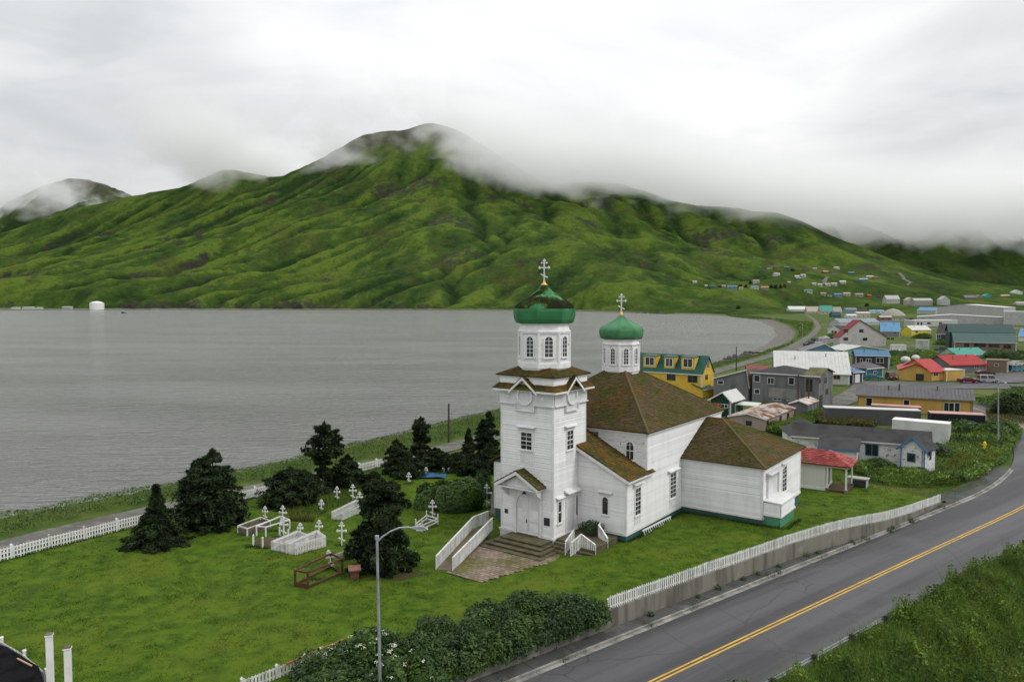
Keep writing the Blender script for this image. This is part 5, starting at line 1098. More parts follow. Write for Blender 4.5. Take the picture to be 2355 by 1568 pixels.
def spruce(px, top, halfw, lab, seed=0, prof=None, leaders=1, n=5200, skirt=.0, gap=0., zf=None, lean=0.):
    q = hit(px, zf or zl); h_ = onplane((px[0], top), q, np.array([0, 1., 0]))[2] - q[2]; R = halfw / F * (q[1]); r = np.random.default_rng(seed)
    t_ = thing('spruce_tree', lab, 'spruce', tuple(q), 0, 'dark spruces of the churchyard')
    prof = prof or [(0, .9), (.12, 1.), (.35, .8), (.6, .5), (.85, .2), (1, .03)]
    ph = [p_[0] for p_ in prof]; pr = [p_[1] for p_ in prof]
    tops = [(0., 0., 1.)] + [(r.uniform(-.45, .45), r.uniform(-.3, .3), r.uniform(.72, .93)) for _ in range(leaders - 1)]
    m = MB(); PP = []; NN = []
    for lx, ly, lh in tops:
        axis = lambda z: q + np.array([lx * R * sm(z, .1, .55) + lean * z * h_, ly * R * sm(z, .1, .55), z * h_])
        m.tube([axis(z) for z in np.linspace(-.02, lh, 6)], list(np.linspace(.035 * h_ ** .5 + .1, .02, 6)), 6)
        nb = int(95 / (1 if len(tops) == 1 else 1.5))
        for b_ in range(nb):
            z = lh * (r.uniform(.02, 1) ** 1.05); L_ = R * np.interp(z / lh, ph, pr) * r.uniform(.68, 1.12) * (1 if len(tops) == 1 else .8)
            if gap and r.uniform() < gap and z > .3: continue
            an = r.uniform(0, 2 * np.pi); d = np.array([math.cos(an), math.sin(an), 0]); droop = r.uniform(-.32, .12) + .5 * max(0, z / lh - .75)
            c0 = axis(z); k = max(8, int(2.9 * n / nb / len(tops))); f = r.uniform(.12, 1, k) ** .75
            side = np.array([-d[1], d[0], 0]); sp = (1 - f) * .42 * L_ + .06
            P = c0 + np.outer(f * L_, d) + np.outer(f * f * L_ * droop, Zv) + np.outer(r.normal(0, 1, k) * sp * .75, side) + np.outer(r.normal(0, .05, k) * L_ - np.abs(r.normal(0, .03, k)), Zv)
            P[:, 2] = np.maximum(P[:, 2], q[2] + .04)
            PP.append(P); NN.append(np.tile(d * .35 + Zv * .8, (k, 1)))
            if L_ > .5 and b_ % 3 == 0: m.tube([c0, c0 + d * L_ * .8 + Zv * droop * L_ * .7], [.035, .01], 4)
        k = 60; f = r.uniform(.85, 1.03, k); PP.append(np.array([axis(min(x * lh, 1.03)) for x in f]) + r.normal(0, .03 * R, (k, 3)) * (1.1 - f)[:, None] * 3); NN.append(np.tile([.3, .3, .5], (k, 1)))
    P = np.concatenate(PP); V, Q = leaves(P, np.concatenate(NN), .105 + .008 * h_, 3.1, .6, seed); npmesh('crown', V, Q, m_spruce, parent=t_); m.build('trunk', m_trunk, t_)
    return t_
wide = [(0, .95), (.08, 1.), (.25, .9), (.42, .6), (.55, .34), (.75, .22), (1, .02)]
bushy = [(0, .85), (.15, 1.), (.4, .92), (.65, .75), (.85, .45), (1, .05)]
spruce((362, 1250), 1116, 78, 'spruce with a spreading skirt nearest the left picket fence', 1, wide, n=6500)
spruce((492, 1208), 1037, 96, 'broad many-topped spruce, largest by the coast road', 2, bushy, leaders=5, n=10500)
spruce((668, 1160), 1076, 82, 'low wide spruce beyond the board-framed grave', 4, bushy, leaders=3, n=6500)
spruce((748, 1126), 973, 58, 'tall windswept spruce with an open crown', 5, [(0, 1.), (.12, .95), (.25, .55), (.38, .3), (.5, .5), (.62, .85), (.78, .75), (.9, .45), (1, .1)], n=5600, gap=.12)
spruce((800, 1122), 1048, 45, 'squat spruce pressed against the windswept tall one', 15, bushy, n=4200)
spruce((880, 1306), 1104, 84, 'dense dark spruce growing by the lamp post, brown needles beneath', 6, [(0, .8), (.1, 1.), (.3, 1.), (.43, .72), (.5, .66), (.65, .78), (.82, .74), (.93, .5), (1, .15)], n=12000)
spruce((912, 1088), 1012, 44, 'spruce standing left of the bare timber pole', 7, bushy, leaders=2, n=5200)
spruce((968, 1068), 962, 32, 'spruce with a ragged top beside the bare timber pole', 8, [(0, 1.2), (.3, .9), (.55, .65), (.8, .8), (.9, .6), (1, .2)], n=4600, gap=.05)
spruce((1000, 1080), 1030, 50, 'low spruce under the bare timber pole', 9, bushy, leaders=2, n=4600)
spruce((1078, 1072), 988, 30, 'narrow spruce just right of the bare timber pole', 10, n=4200)
spruce((1124, 1068), 948, 40, 'spruce half hidden by the church tower', 11, bushy, leaders=2, n=5600)
spruce((1050, 1082), 1042, 44, 'low spruce between the narrow spruce and the tower', 12, bushy, n=4200)
spruce((940, 1095), 1050, 46, 'low spruce in front of the spruce with a ragged top', 21, bushy, n=4600)
spruce((1090, 1092), 1046, 42, 'low dark spruce in front of the narrow spruce', 22, bushy, n=4600)
spruce((1128, 1085), 1020, 34, 'dark spruce touching the left edge of the church tower', 23, bushy, n=4200)
spruce((860, 1118), 1085, 30, 'small round spruce between the squat spruce and the blue tarp', 24, bushy, n=3000)
m = MB(); q = hit((895, 1318), zl); V_ = [(q[0] + 2.5 * math.cos(t_) * (.7 + .3 * math.sin(t_ * 3 + 1) + .12 * math.sin(t_ * 7)), q[1] - .3 + 1.9 * math.sin(t_) * (.75 + .25 * math.cos(t_ * 2)), q[2] + .012) for t_ in np.linspace(0, 2 * math.pi, 40, endpoint=False)]; m.add(V_, [tuple(range(40))]); m.build('needle_litter', mat('needle_litter', (.06, .042, .02), (.045, .06, .015), 1.5, .42, .6, rough=1), None, kind='stuff', loc=tuple(q))
shrub((1050, 1168), 2.9, 2.2, 2.8, 9000, .2, 'large rounded green shrub left of the church, in front of the blue tarp', m_shrub, 'shrubs')
shrub((985, 1165), 1.5, 1.5, 2.0, 3000, .19, 'dark shrub behind the dense spruce, left of the large one', m_shrub); shrub((1108, 1140), 1.3, 1.3, 2.2, 2600, .19, 'shrub at the right flank of the large rounded shrub', m_shrub)
shrub((840, 1110), 1.1, 1., .9, 900, .2, 'white-flowering weeds clump under the squat spruce', m_bank, flowers=9)
shrub((1110, 1075), 1.6, 1.2, 1.1, 1500, .2, 'white-flowering bush close to the left church wall', m_bank, flowers=14)
# hedge along the wall, flowering elders
hg = thing('hedge', 'dense dark green rose hedge spilling over the concrete wall', 'hedge', tuple(np.r_[wallcurve([-6])[0], -.4]))
HP, HN = [], []; r = np.random.default_rng(44)
for i in range(125):
    s = r.uniform(-17.5, -.5); c = wallcurve([s])[0]; off = r.uniform(-4.0, .1) if s < -2.5 else r.uniform(-2.2, .0); edge = 1 - .35 * sm(s, -4, -.5)
    hgt = r.uniform(.8, 1.9) * edge * (1 - .22 * abs(off + 1.4) / 2.2); q = np.array([c[0] + wn[0] * off, c[1] + wn[1] * off, -.2])
    P, d = blob(q, r.uniform(.75, 1.35), r.uniform(.75, 1.3), hgt, 620, 200 + i, 6, .6); HP.append(P); HN.append(d)
for i, s in enumerate(np.arange(-17.5, -.2, .55)):
    c = wallcurve([s])[0]; q = np.array([c[0] + wn[0] * (-.25 + .25 * (i % 2)), c[1] + wn[1] * (-.25 + .25 * (i % 2)), -.35]); P, d = blob(q, .95, .9, r.uniform(.9, 1.35), 520, 500 + i, 6, .6); HP.append(P); HN.append(d)
P = np.concatenate(HP); V, Q = leaves(P, np.concatenate(HN) + [0, 0, .5], .125, 1.6, .75, 77); npmesh('foliage', V, Q, m_shrub2, parent=hg)
r = np.random.default_rng(99); k_ = r.integers(0, len(P), 5200); V, Q = leaves(P[k_] + r.normal(0, .08, (5200, 3)) + [0, 0, .1], np.tile([0, -.2, 1.], (5200, 1)), .17, 1.5, .6, 98); npmesh('young_leaves', V, Q, m_shrub, parent=hg)
m = MB()
for q in P[r.integers(0, len(P), 160)]:
    d_ = r.normal(0, .25, 3); d_[2] = abs(d_[2]) + .35; m.tube([q - d_ * .5, q + d_], [.018, .006], 4)
m.build('twigs', m_wood, hg, kind='stuff')
for px, r_, h_, lab, fl in (((785, 1560), 1.35, 1.5, 'flowering elder bush over the low picket fence', 34), ((845, 1540), 1.3, 1.9, 'flowering elder bush immediately left of the lamp post', 34), ((915, 1580), 1.3, 1.7, 'flowering elder bush just right of the lamp post', 24), ((975, 1590), 1.2, 1.6, 'elder bush with one white flower head below the hedge', 4), ((720, 1600), 1.2, 1.0, 'bush hiding the base of the low picket fence', 3)):
    shrub(px, r_, r_, h_, 3400, .15, lab, m_shrub, 'elder bushes', flowers=fl)
# roadside bank, coast strip, weeds: masses
def scatter(poly, n, seed):
    if n <= 0: return np.zeros((0, 2))
    poly = np.array(poly); r = np.random.default_rng(seed); lo, hi = poly[:, :2].min(0), poly[:, :2].max(0); out = []
    while sum(map(len, out)) < n:
        p = r.uniform(lo, hi, (n * 2, 2)); out.append(p[inpoly(p[:, 0], p[:, 1], [tuple(q[:2]) for q in poly])])
    return np.concatenate(out)[:n]
def bank(name, poly, nl, nb, hfun, zfun, seed, ml, mb, ls=.17, bh=.8, bw=.06, lab=None, fl=0, flm=None, jz=1.):
    p = scatter(poly, nl, seed); z = zfun(p[:, 0], p[:, 1]); h = hfun(p[:, 0], p[:, 1]); r = np.random.default_rng(seed + 1)
    f = r.uniform(0, 1, nl) ** .35; P = np.c_[p, z + h * f * jz]; e = .25; gx = (hfun(p[:, 0] + e, p[:, 1]) - h) / e; gy = (hfun(p[:, 0], p[:, 1] + e) - h) / e
    if nl: V, Q = leaves(P, np.c_[-gx, -gy, 0 * gx + 1.], ls, 1.6, .6, seed); npmesh(name, V, Q, ml, kind='stuff', label=lab)
    if nb:
        p = scatter(poly, nb, seed + 2); z = zfun(p[:, 0], p[:, 1]); h = hfun(p[:, 0], p[:, 1]); V, Q = blades(np.c_[p, z + h * .35 * (ml is not None and nl > 0)], bh * (.5 + .5 * h), bw, .4, seed + 3); npmesh('tall_grass', V, Q, mb, kind='stuff')
    if fl:
        p = scatter(poly, fl, seed + 5); z = zfun(p[:, 0], p[:, 1]); h = hfun(p[:, 0], p[:, 1]); C_ = np.repeat(np.c_[p, z + h * 1.02], 8, 0) + np.random.default_rng(seed).normal(0, .08, (fl * 8, 3)); V, Q = leaves(C_, np.tile([0, -.3, 1.], (len(C_), 1)), .07, 1.2, .5, seed + 6); npmesh('wild_flowers', V, Q, flm, kind='stuff')
gz = lambda x, y: ground_z(x, y)
rr5 = rline(4.75)[10:104]; rr14 = rline(22.)[10:104]
bp = [tuple(q) for q in rr5] + [tuple(q) for q in rr14[::-1]]
bh_ = lambda x, y: .30 + 1.5 * np.clip(fbm(x / 2.3, y / 2.3, 3, 91) + .28, 0, 1.4) ** 1.25 + .5 * np.clip(fbm(x / 9, y / 9, 2, 95), 0, 1)
def bz(x, y):
    side = (x - R0[0]) * rd[1] - (y - R0[1]) * rd[0]; return ground_z(x, y) + .12 * np.clip(side - 5, 0, 5)
near = [tuple(q) for q in rline(4.38)[20:66]] + [tuple(q) for q in rline(16.)[20:66][::-1]]
bank('roadside_shrubs', near, 52000, 62000, bh_, bz, 301, m_bank, m_grass, .14, .95, .034, fl=160, flm=m_yweed)
bank('roadside_shrubs', near, 18000, 0, lambda x, y: bh_(x, y) * (.45 + .8 * np.clip(fbm(x / 2., y / 2., 3, 191) + .1, 0, 1)), bz, 305, m_shrub, m_grass, .19)
far_ = [tuple(q) for q in rline(4.45)[66:104]] + [tuple(q) for q in rline(24.)[66:104][::-1]]
bank('roadside_shrubs', far_, 9000, 5000, bh_, bz, 311, m_bank, m_grass, .3, .8, .09)
verge = [tuple(q) for q in rline(4.12)[14:84]] + [tuple(q) for q in rline(5.9)[14:84][::-1]]
vh = lambda x, y: np.clip(.12 + 1.0 * np.clip(fbm(x / 2.4, y / 2.4, 3, 99) + .15, 0, 1), .1, 1)
bank('verge', verge, 0, 26000, vh, lambda x, y: zr(y) - .1, 321, None, m_grass, bh=.9, bw=.035)

# weeds in the joints of the kerb and along the foot of the wall
r = np.random.default_rng(61); pts_ = []
for k in range(46):
    i = r.integers(18, 80); o_ = -4.6 if k % 2 else -6.35; c = rline(o_)[i]; n_ = r.integers(12, 60); rad = r.uniform(.12, .38); pts_.append(np.c_[c[:2] + r.normal(0, rad, (n_, 2)) * [1, 1], np.full(n_, c[2] + (.05 if o_ > -5 else .1))])
pts_ = np.concatenate(pts_); V, Q = blades(pts_, .32, .035, .6, 62); npmesh('kerb_weeds', V, Q, m_shrub, kind='stuff')

# dark grass added along walls, fences and graves as contact shade in colour
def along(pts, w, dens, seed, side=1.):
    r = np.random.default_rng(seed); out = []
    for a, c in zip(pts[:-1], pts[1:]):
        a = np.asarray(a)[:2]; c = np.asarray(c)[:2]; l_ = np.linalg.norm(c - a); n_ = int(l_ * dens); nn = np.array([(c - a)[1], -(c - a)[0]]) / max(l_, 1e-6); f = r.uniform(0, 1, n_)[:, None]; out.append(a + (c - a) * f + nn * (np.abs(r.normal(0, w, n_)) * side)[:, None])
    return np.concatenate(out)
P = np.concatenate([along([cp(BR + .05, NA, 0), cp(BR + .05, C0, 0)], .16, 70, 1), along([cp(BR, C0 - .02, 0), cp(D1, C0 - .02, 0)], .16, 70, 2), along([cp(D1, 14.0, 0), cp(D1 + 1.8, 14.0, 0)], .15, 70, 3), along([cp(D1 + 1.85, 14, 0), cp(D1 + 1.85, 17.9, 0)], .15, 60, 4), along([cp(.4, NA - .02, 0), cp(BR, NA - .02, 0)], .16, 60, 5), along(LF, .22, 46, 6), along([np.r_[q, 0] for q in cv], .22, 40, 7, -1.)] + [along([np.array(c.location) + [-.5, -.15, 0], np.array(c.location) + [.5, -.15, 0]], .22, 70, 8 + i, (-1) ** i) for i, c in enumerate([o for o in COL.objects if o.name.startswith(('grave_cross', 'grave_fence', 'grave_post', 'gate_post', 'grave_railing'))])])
V, Q = blades(np.c_[P, zl(P[:, 0], P[:, 1]) - .02], .26, .05, .5, 71); npmesh('long_or_shade_grass', V, Q, mat('contact_shade_grass', (.022, .05, .008), (.045, .085, .012), .8, rough=.8, island=.4, transl=.2), kind='stuff')

WP, WN = [], []; r = np.random.default_rng(83)
for k, s in enumerate((3.5, 8.2, 10.4, 13.2, 15.0, 17.6, 21.5, 22.8, 27.5, 33.5, 38.0)):
    c = wallcurve([s])[0] + wn[:2] * .55; rr_ = r.uniform(.16, .36); P, d = blob(np.r_[c, zr(c[1]) + .1], rr_, rr_, rr_ * 1.5, 130, 600 + k); WP.append(P); WN.append(d)
V, Q = leaves(np.concatenate(WP), np.concatenate(WN) + [0, 0, .4], .075, 1.6, .7, 84); npmesh('wall_weeds', V, Q, m_shrub, kind='stuff')
# ================================================================== coast vegetation, lawn blades, weeds
cs = [tuple(q) for q in np.array(SH)]
sh_arr = np.array(SH); k0 = np.argmin(np.abs(sh_arr[:, 0] - 74)); s1 = sh_arr[:k0 + 12]
def inland(pl, d):                                            # shift a polyline to its right
    n_ = normals2(np.c_[pl, np.zeros(len(pl))]); return pl + n_ * d
strip = [tuple(q) for q in inland(s1, 6.0)] + [tuple(q) for q in (CR[:, :2] - CRN * 3.6)[(CR[:, 1] < s1[-1, 1] + 5)][::-1]]
sh_h = lambda x, y: .5 + .75 * np.clip(fbm(x / 4., y / 4., 3, 111) + .3, 0, 1.3)
bank('coast_shrubs', strip, 52000, 60000, lambda x, y: .6 * sh_h(x, y), gz, 401, m_shrub, m_grass, .17, .62, .05)
k1 = np.argmax(sh_arr[:, 0]); s2 = sh_arr[k0 + 8:k1 + 10]
strip2 = [tuple(q) for q in inland(s2, 15)] + [tuple(q) for q in (CR[:, :2] - CRN * 3.6)[(CR[:, 1] > s2[0, 1]) & (CR[:, 1] < 700)][::-1]]
bank('coast_shrubs', strip2, 16000, 7000, sh_h, gz, 411, m_bank, m_grass, .8, 1.1, .3)
# rocks along the shore
r = np.random.default_rng(5); m_rock = mat('shore_rock', (.045, .043, .04), (.075, .07, .062), 1.2, rough=.9, objr=.2); m = MB()
sd = inland(sh_arr, 1.6); ok = [q for q in sd if 95 < q[1] < 330]
for _ in range(420):
    q = ok[r.integers(len(ok))] + r.normal(0, 1.5, 2); s_ = r.uniform(.15, .55) * (1 + q[1] / 260); z_ = float(ground_z(q[0], q[1])); ph = r.uniform(0, 6)
    m.lathe((q[0], q[1], max(z_, WATER) - .1), [(s_ * .9, 0), (s_, s_ * .35), (s_ * .55, s_ * .7), (.02, s_ * .8)], 6, ph)
m.build('shore_rocks', m_rock, None, kind='stuff')
# verge of weeds between fence and coast road
lf_ = np.array(LF)[:, :2]; vg = [tuple(q) for q in inland(lf_, -.5)] + [tuple(q) for q in (CR[:, :2] + CRN * 3.5)[(CR[:, 1] > 48) & (CR[:, 1] < 100)][::-1]]
bank('fence_weeds', vg, 2500, 7000, lambda x, y: .25 + .5 * np.clip(fbm(x / 3, y / 3, 3, 121), 0, 1), lambda x, y: np.maximum(ground_z(x, y), zl(x, y) - 2.4 * sm((x - lfp[0][0]) * -e2[1] + (y - lfp[0][1]) * e2[0], .4, 4)), 421, m_bank, m_grass, .2, .6, .06) if (e2 := (np.array(lfp[-1]) - np.array(lfp[0])) / np.linalg.norm(np.array(lfp[-1]) - np.array(lfp[0]))) is not None else None
# lawn blades
r = np.random.default_rng(9); n = 420000; s_ = r.uniform(-38, 60, n); t_ = r.uniform(.15, 46, n) ; bs = wallcurve(s_); P = np.c_[bs[:, 0] - wn[0] * t_, bs[:, 1] - wn[1] * t_]
lo_ = (P[:, 0] - lfp[0][0]) * -e2[1] + (P[:, 1] - lfp[0][1]) * e2[0]
cb = (P - CO[:2]) @ B[:2]; ca = (P - CO[:2]) @ A[:2]
ok = (lo_ < 1.5) & ~((cb > -9) & (cb < 4.6) & (ca > 3.4) & (ca < 28)) & ~((cb > -5.1) & (cb < 3.9) & (ca > -3.4) & (ca < 5)) & ~((cb > 4) & (cb < 13.4) & (ca > 13.7) & (ca < 25)) & ~inpoly(cb, ca, pp) & (P[:, 1] > 20)
ok &= ~((cb > -8) & (cb < -2.7) & (ca > -9) & (ca < .8)); ok &= (CX + F * P[:, 0] / P[:, 1] > -150) & (CX + F * P[:, 0] / P[:, 1] < 2400)
P = P[ok]; clump = np.clip(.55 + .9 * fbm(P[:, 0] / 1.1, P[:, 1] / 1.1, 3, 131) + .35 * fbm(P[:, 0] / 5, P[:, 1] / 5, 2, 133), .25, 1.6)
V, Q = blades(np.c_[P, zl(P[:, 0], P[:, 1]) - .01], .10 * clump, .055, .6, 10); npmesh('lawn_grass', V, Q, m_blade, kind='stuff')
# uncut grass round the graves
gp = [D('G', *p) for p in ((560, 560), (900, 470), (1150, 360), (1460, 330), (1480, 520), (1100, 560), (900, 700), (640, 700))]; gpw = [tuple(hit(p, zl)[:2]) for p in gp]
bank('long_or_shade_grass', gpw, 0, 6000, lambda x, y: .3 + .5 * np.clip(fbm(x / 2.5, y / 2.5, 3, 141) + .2, 0, 1), zl, 431, None, m_grass, bh=.55, bw=.05)
gp = [D('G', *p) for p in ((640, 600), (920, 620), (900, 720), (660, 700))]; bank('dry_grass', [tuple(hit(p, zl)[:2]) for p in gp], 0, 2200, lambda x, y: .4 + 0 * x, zl, 433, None, m_weed, bh=.4, bw=.05)
# weeds and scrub east of the church, round the bungalow and the containers
def pxpoly(reg, pts, z=-1.2): return [tuple(gnd(D(reg, *p), z)[:2]) for p in pts]
eh = lambda x, y: .5 + .8 * np.clip(fbm(x / 5, y / 5, 3, 151) + .25, 0, 1.3)
ez = lambda x, y: np.maximum(ground_z(x, y), zl(x, y) - 2.2 * sm(((np.asarray(x) - W0[0]) * wd[0] + (np.asarray(y) - W0[1]) * wd[1]) - 47.2, .3, 2.5) * 0 - .9)
bank('scrub', pxpoly('R6', [(500, 1180), (640, 1290), (1080, 1330), (1450, 1340), (1640, 1300), (1880, 1110), (2010, 900), (1960, 820), (1400, 800), (1340, 960), (1190, 1180), (900, 1230)]), 17000, 6000, eh, ez, 441, m_bank, m_grass, .26, 1., .08, fl=60, flm=m_flower)
bank('yellow_weeds', pxpoly('R6', [(1330, 1180), (1400, 1080), (1750, 1060), (1780, 1130), (1600, 1240), (1380, 1230)]), 1500, 3500, lambda x, y: .6 + .5 * np.clip(fbm(x / 2, y / 2, 2, 161), 0, 1), ez, 445, m_yweed, m_yweed, .16, .8, .06)
bank('brown_scrub', pxpoly('R6', [(130, 790), (260, 740), (660, 770), (690, 850), (400, 850), (200, 830)], -1.8), 2600, 2600, lambda x, y: .9 + .5 * fbm(x / 3, y / 3, 2, 163), gz, 447, m_weed, m_weed, .3, 1.2, .1)
bank('scrub', pxpoly('R5', [(1340, 990), (1640, 900), (1900, 800), (1990, 830), (1840, 930), (1600, 1080), (1400, 1030)], -1.8), 6000, 4000, eh, gz, 449, m_bank, m_grass, .3, 1., .1)
bank('scrub', pxpoly('R6', [(1580, 640), (1800, 560), (2100, 480), (2300, 520), (2300, 740), (1700, 690)], -1.9), 6000, 2500, lambda x, y: 1.1 * eh(x, y), gz, 451, m_shrub, m_grass, .36, 1., .1)
bank('scrub', pxpoly('R6', [(1000, 180), (1380, 190), (1390, 260), (1000, 240), (820, 300), (800, 200)], -1.9), 4200, 1500, lambda x, y: 1.3 * eh(x, y), gz, 453, m_bank, m_grass, .55, 1.2, .2)
bank('dry_grass', pxpoly('R6', [(1680, 700), (2026, 740), (2200, 760), (2100, 830), (1700, 820)], -1.9), 0, 4500, lambda x, y: .4 + 0 * x, gz, 455, None, m_weed, bh=.6, bw=.12)
# ================================================================== village houses
_mc = {}
def pm(c, rough=.75, var=.18, metal=0., stretch=(1, 1, 1)):
    k = (tuple(c), rough, metal, stretch)
    if k not in _mc: _mc[k] = mat('house_paint_%d' % len(_mc), c, tuple(x * (1 - var) for x in c), .6, .4, .7, stretch, rough=rough, metal=metal)
    return _mc[k]
def seg(P, Q): d = Q - P; d[2] = 0; l = np.linalg.norm(d); u = d / l; return u, np.array([-u[1], u[0], 0]), l
class Vol: pass
def vol(root, reg, P, Q, roof='gx', eave=None, ridge=None, bx=None, dep=None, wall=None, rf=None, trim=None, z=-2.0, wins=(), swins=(), doors=(), ov=.35, apexu=.5, h=None, rise=None, ext=(0, 0), seams=0, lowrib=0, winm=None, base=-.4, rfb=None, eaveat=1, corner=True, battens=0, ang=None):
    """one building volume; P,Q = lower corners of the front in the photo; eave/ridge = rows"""
    Pw, Qw = gnd(D(reg, *P), z), gnd(D(reg, *Q), z); u, v, l = seg(Pw, Qw)
    if ang is not None:                                          # facade set square to the street grid, anchored at its right corner
        u = np.array([math.cos(math.radians(ang)), -math.sin(math.radians(ang)), 0]); v = np.array([-u[1], u[0], 0]); dx_ = (D(reg, *P)[0] - CX) / F
        qc = Qw[1] * math.cos(TH) - (Qw[2] - HC) * math.sin(TH); l = (Qw[0] - dx_ * qc) / (u[0] - dx_ * u[1] * math.cos(TH)); Pw = Qw - u * l
        if not 1 < l < 60: print('ang?', root.name, l)
    n = -v
    Pw = Pw - u * ext[0]; l += ext[0] + ext[1]; Qw = Pw + u * l
    if dep is None:
        px = D(reg, bx, 0)[0]; dirx = (px - CX) / F; q0 = Qw; dep = 8.
        den = v[0] - dirx * (v[1] * math.cos(TH)); q_cam = (q0[1] * math.cos(TH) - (q0[2] - HC) * math.sin(TH))
        dep = (dirx * q_cam - q0[0]) / den if abs(den) > 1e-3 else 8.
        if not 1.5 < dep < 30: print('dep?', root.name, dep); dep = min(max(dep, 4), 14)
    fr = Fr(Pw, u, v)
    if h is None:
        q0 = Qw if eaveat else Pw; h = onplane(D(reg, Q[0] if eaveat else P[0], eave), q0, n)[2] - z
    if rise is None:
        if ridge is None: rise = 0.
        elif roof == 'gx': rise = onplane((proj(Qw + v * dep / 2)[0], D(reg, 0, ridge)[1]), Qw + v * dep / 2, np.array([0, 1., 0]))[2] - z - h
        elif roof == 'gy': rise = onplane((proj(Pw + u * l * apexu)[0], D(reg, 0, ridge)[1]), Pw, n)[2] - z - h
        elif roof == 'hip': rise = onplane((proj(Pw + u * l / 2 + v * dep / 2)[0], D(reg, 0, ridge)[1]), Pw + v * dep / 2, n)[2] - z - h
        else: rise = onplane((proj(Qw + v * dep)[0], D(reg, 0, ridge)[1]), Qw + v * dep, np.array([0, 1., 0]))[2] - z - h
        if not -.1 < rise < 9: print('rise?', root.name, round(rise, 2), round(dep, 2), round(h, 2)); rise = min(max(rise, .2), 5)
    if not 1.5 < h < 16: print('h?', root.name, h)
    W_ = MB(); R_ = MB(); o = ov; tk = .12
    if roof == 'gx':
        W_.prism(Fr(Pw, v, u), [(0, base), (dep, base), (dep, h), (dep / 2, h + rise), (0, h)], 0, l); sl = rise / (dep / 2)
        for a, c in ((-o, dep / 2), (dep + o, dep / 2)): R_.slab([fr.p(-o, a, h - o * sl + tk), fr.p(l + o, a, h - o * sl + tk), fr.p(l + o, c, h + rise + tk), fr.p(-o, c, h + rise + tk)], tk)
        rl = [(fr.p(-o, -o, h - o * sl + tk), u, l + 2 * o, v * (dep / 2 + o) + Zv * (rise + o * sl))]
    elif roof == 'gy':
        ax = l * apexu; W_.prism(fr, [(0, base), (l, base), (l, h), (ax, h + rise), (0, h)], 0, dep)
        for e_, s_ in ((0, -1), (l, 1)):
            sl = rise / abs(ax - e_); R_.slab([fr.p(e_ + s_ * o, -o, h - o * sl + tk), fr.p(ax, -o, h + rise + tk), fr.p(ax, dep + o, h + rise + tk), fr.p(e_ + s_ * o, dep + o, h - o * sl + tk)], tk)
        sl = rise / (l - ax); rl = [(fr.p(l + o, -o, h - o * sl + tk), v, dep + 2 * o, -u * (l - ax + o) + Zv * (rise + o * sl))]
    elif roof == 'hip':
        W_.box(fr, 0, l, 0, dep, base, h); E = [fr.p(-o, -o, h), fr.p(l + o, -o, h), fr.p(l + o, dep + o, h), fr.p(-o, dep + o, h)]; k = min(dep, l) / 2
        a_, c_ = (fr.p(k, dep / 2, h + rise), fr.p(l - k, dep / 2, h + rise)) if l > dep else (fr.p(l / 2, k, h + rise), fr.p(l / 2, dep - k, h + rise))
        if l > dep: fs = [[E[0], E[1], c_, a_], [E[1], E[2], c_], [E[2], E[3], a_, c_], [E[3], E[0], a_]]
        else: fs = [[E[0], E[1], a_], [E[1], E[2], c_, a_], [E[2], E[3], c_], [E[3], E[0], a_, c_]]
        for q in fs: R_.slab([x + Zv * tk for x in q], tk)
        rl = []
    elif roof == 'shed':
        W_.prism(Fr(Pw, v, u), [(0, base), (dep, base), (dep, h + rise), (0, h)], 0, l); sl = rise / dep
        R_.slab([fr.p(-o, -o, h - o * sl + tk), fr.p(l + o, -o, h - o * sl + tk), fr.p(l + o, dep + o, h + rise + o * sl + tk), fr.p(-o, dep + o, h + rise + o * sl + tk)], tk); rl = [(fr.p(-o, -o, h - o * sl + tk), u, l + 2 * o, v * (dep + 2 * o) + Zv * (rise + 2 * o * sl))]
    else:
        W_.box(fr, 0, l, 0, dep, base, h); R_.box(fr, -o * .3, l + o * .3, -o * .3, dep + o * .3, h, h + .15); rl = []
    wl = W_.build('wall', wall, root); ro = R_.build('roof', rf, root)
    if seams:
        m = MB()
        for o_, ud, L_, sv in rl:
            for i in range(int(L_ / seams) + 1): a = o_ + ud * min(i * seams, L_ - .02) + Zv * .02; m.beam(a, a + sv, .05, .06)
        if m.v: m.build('roof_seams', rf, ro, kind='stuff')
    t = trim or m_trim
    m = MB()
    if roof in ('gx', 'shed'): m.box(fr, -ov, l + ov, -ov - .03, -ov + .001, h - ov * (rise / (dep / 2 if roof == 'gx' else dep)) - .08, h - ov * (rise / (dep / 2 if roof == 'gx' else dep)) + .1)
    if roof == 'gy':
        for e_, s_ in ((0, -1), (l, 1)): sl = rise / abs(ax - e_); m.beam(fr.p(e_ + s_ * ov, -ov - .02, h - ov * sl + .02), fr.p(ax, -ov - .02, h + rise + .02), .04, .2)
    if roof == 'hip': m.box(fr, -ov, l + ov, -ov - .03, -ov, h - .1, h + .1); m.box(fr, l + ov, l + ov + .03, -ov, dep + ov, h - .1, h + .1)
    if m.v: m.build('fascia', t, ro)
    if corner:
        m = MB(); m.box(fr, -.02, l + .02, -.025, -.001, base, .22); m.build('plinth', m_conc, wl)
        m = MB(); m.tube([fr.p(l - .3, -.06, .1), fr.p(l - .3, -.06, h - .15)], .045, 6); m.build('downpipe', t, wl)
        if roof == 'gx' and l > 5:
            for fu, fv in ((.28, .6), (.71, .75)):
                q = fr.p(l * fu, dep / 2 * fv, h + rise * fv); m = MB(); m.tube([q, q + Zv * .75], .09, 8); m.tube([q + Zv * .75, q + Zv * .85], .15, 8); m.build('vent_pipe', m_dark, ro)
        for uu in (.0, l - .14): m = MB(); m.box(fr, uu, uu + .14, -.03, .0, base, h - .05); m.build('corner_board', t, wl)
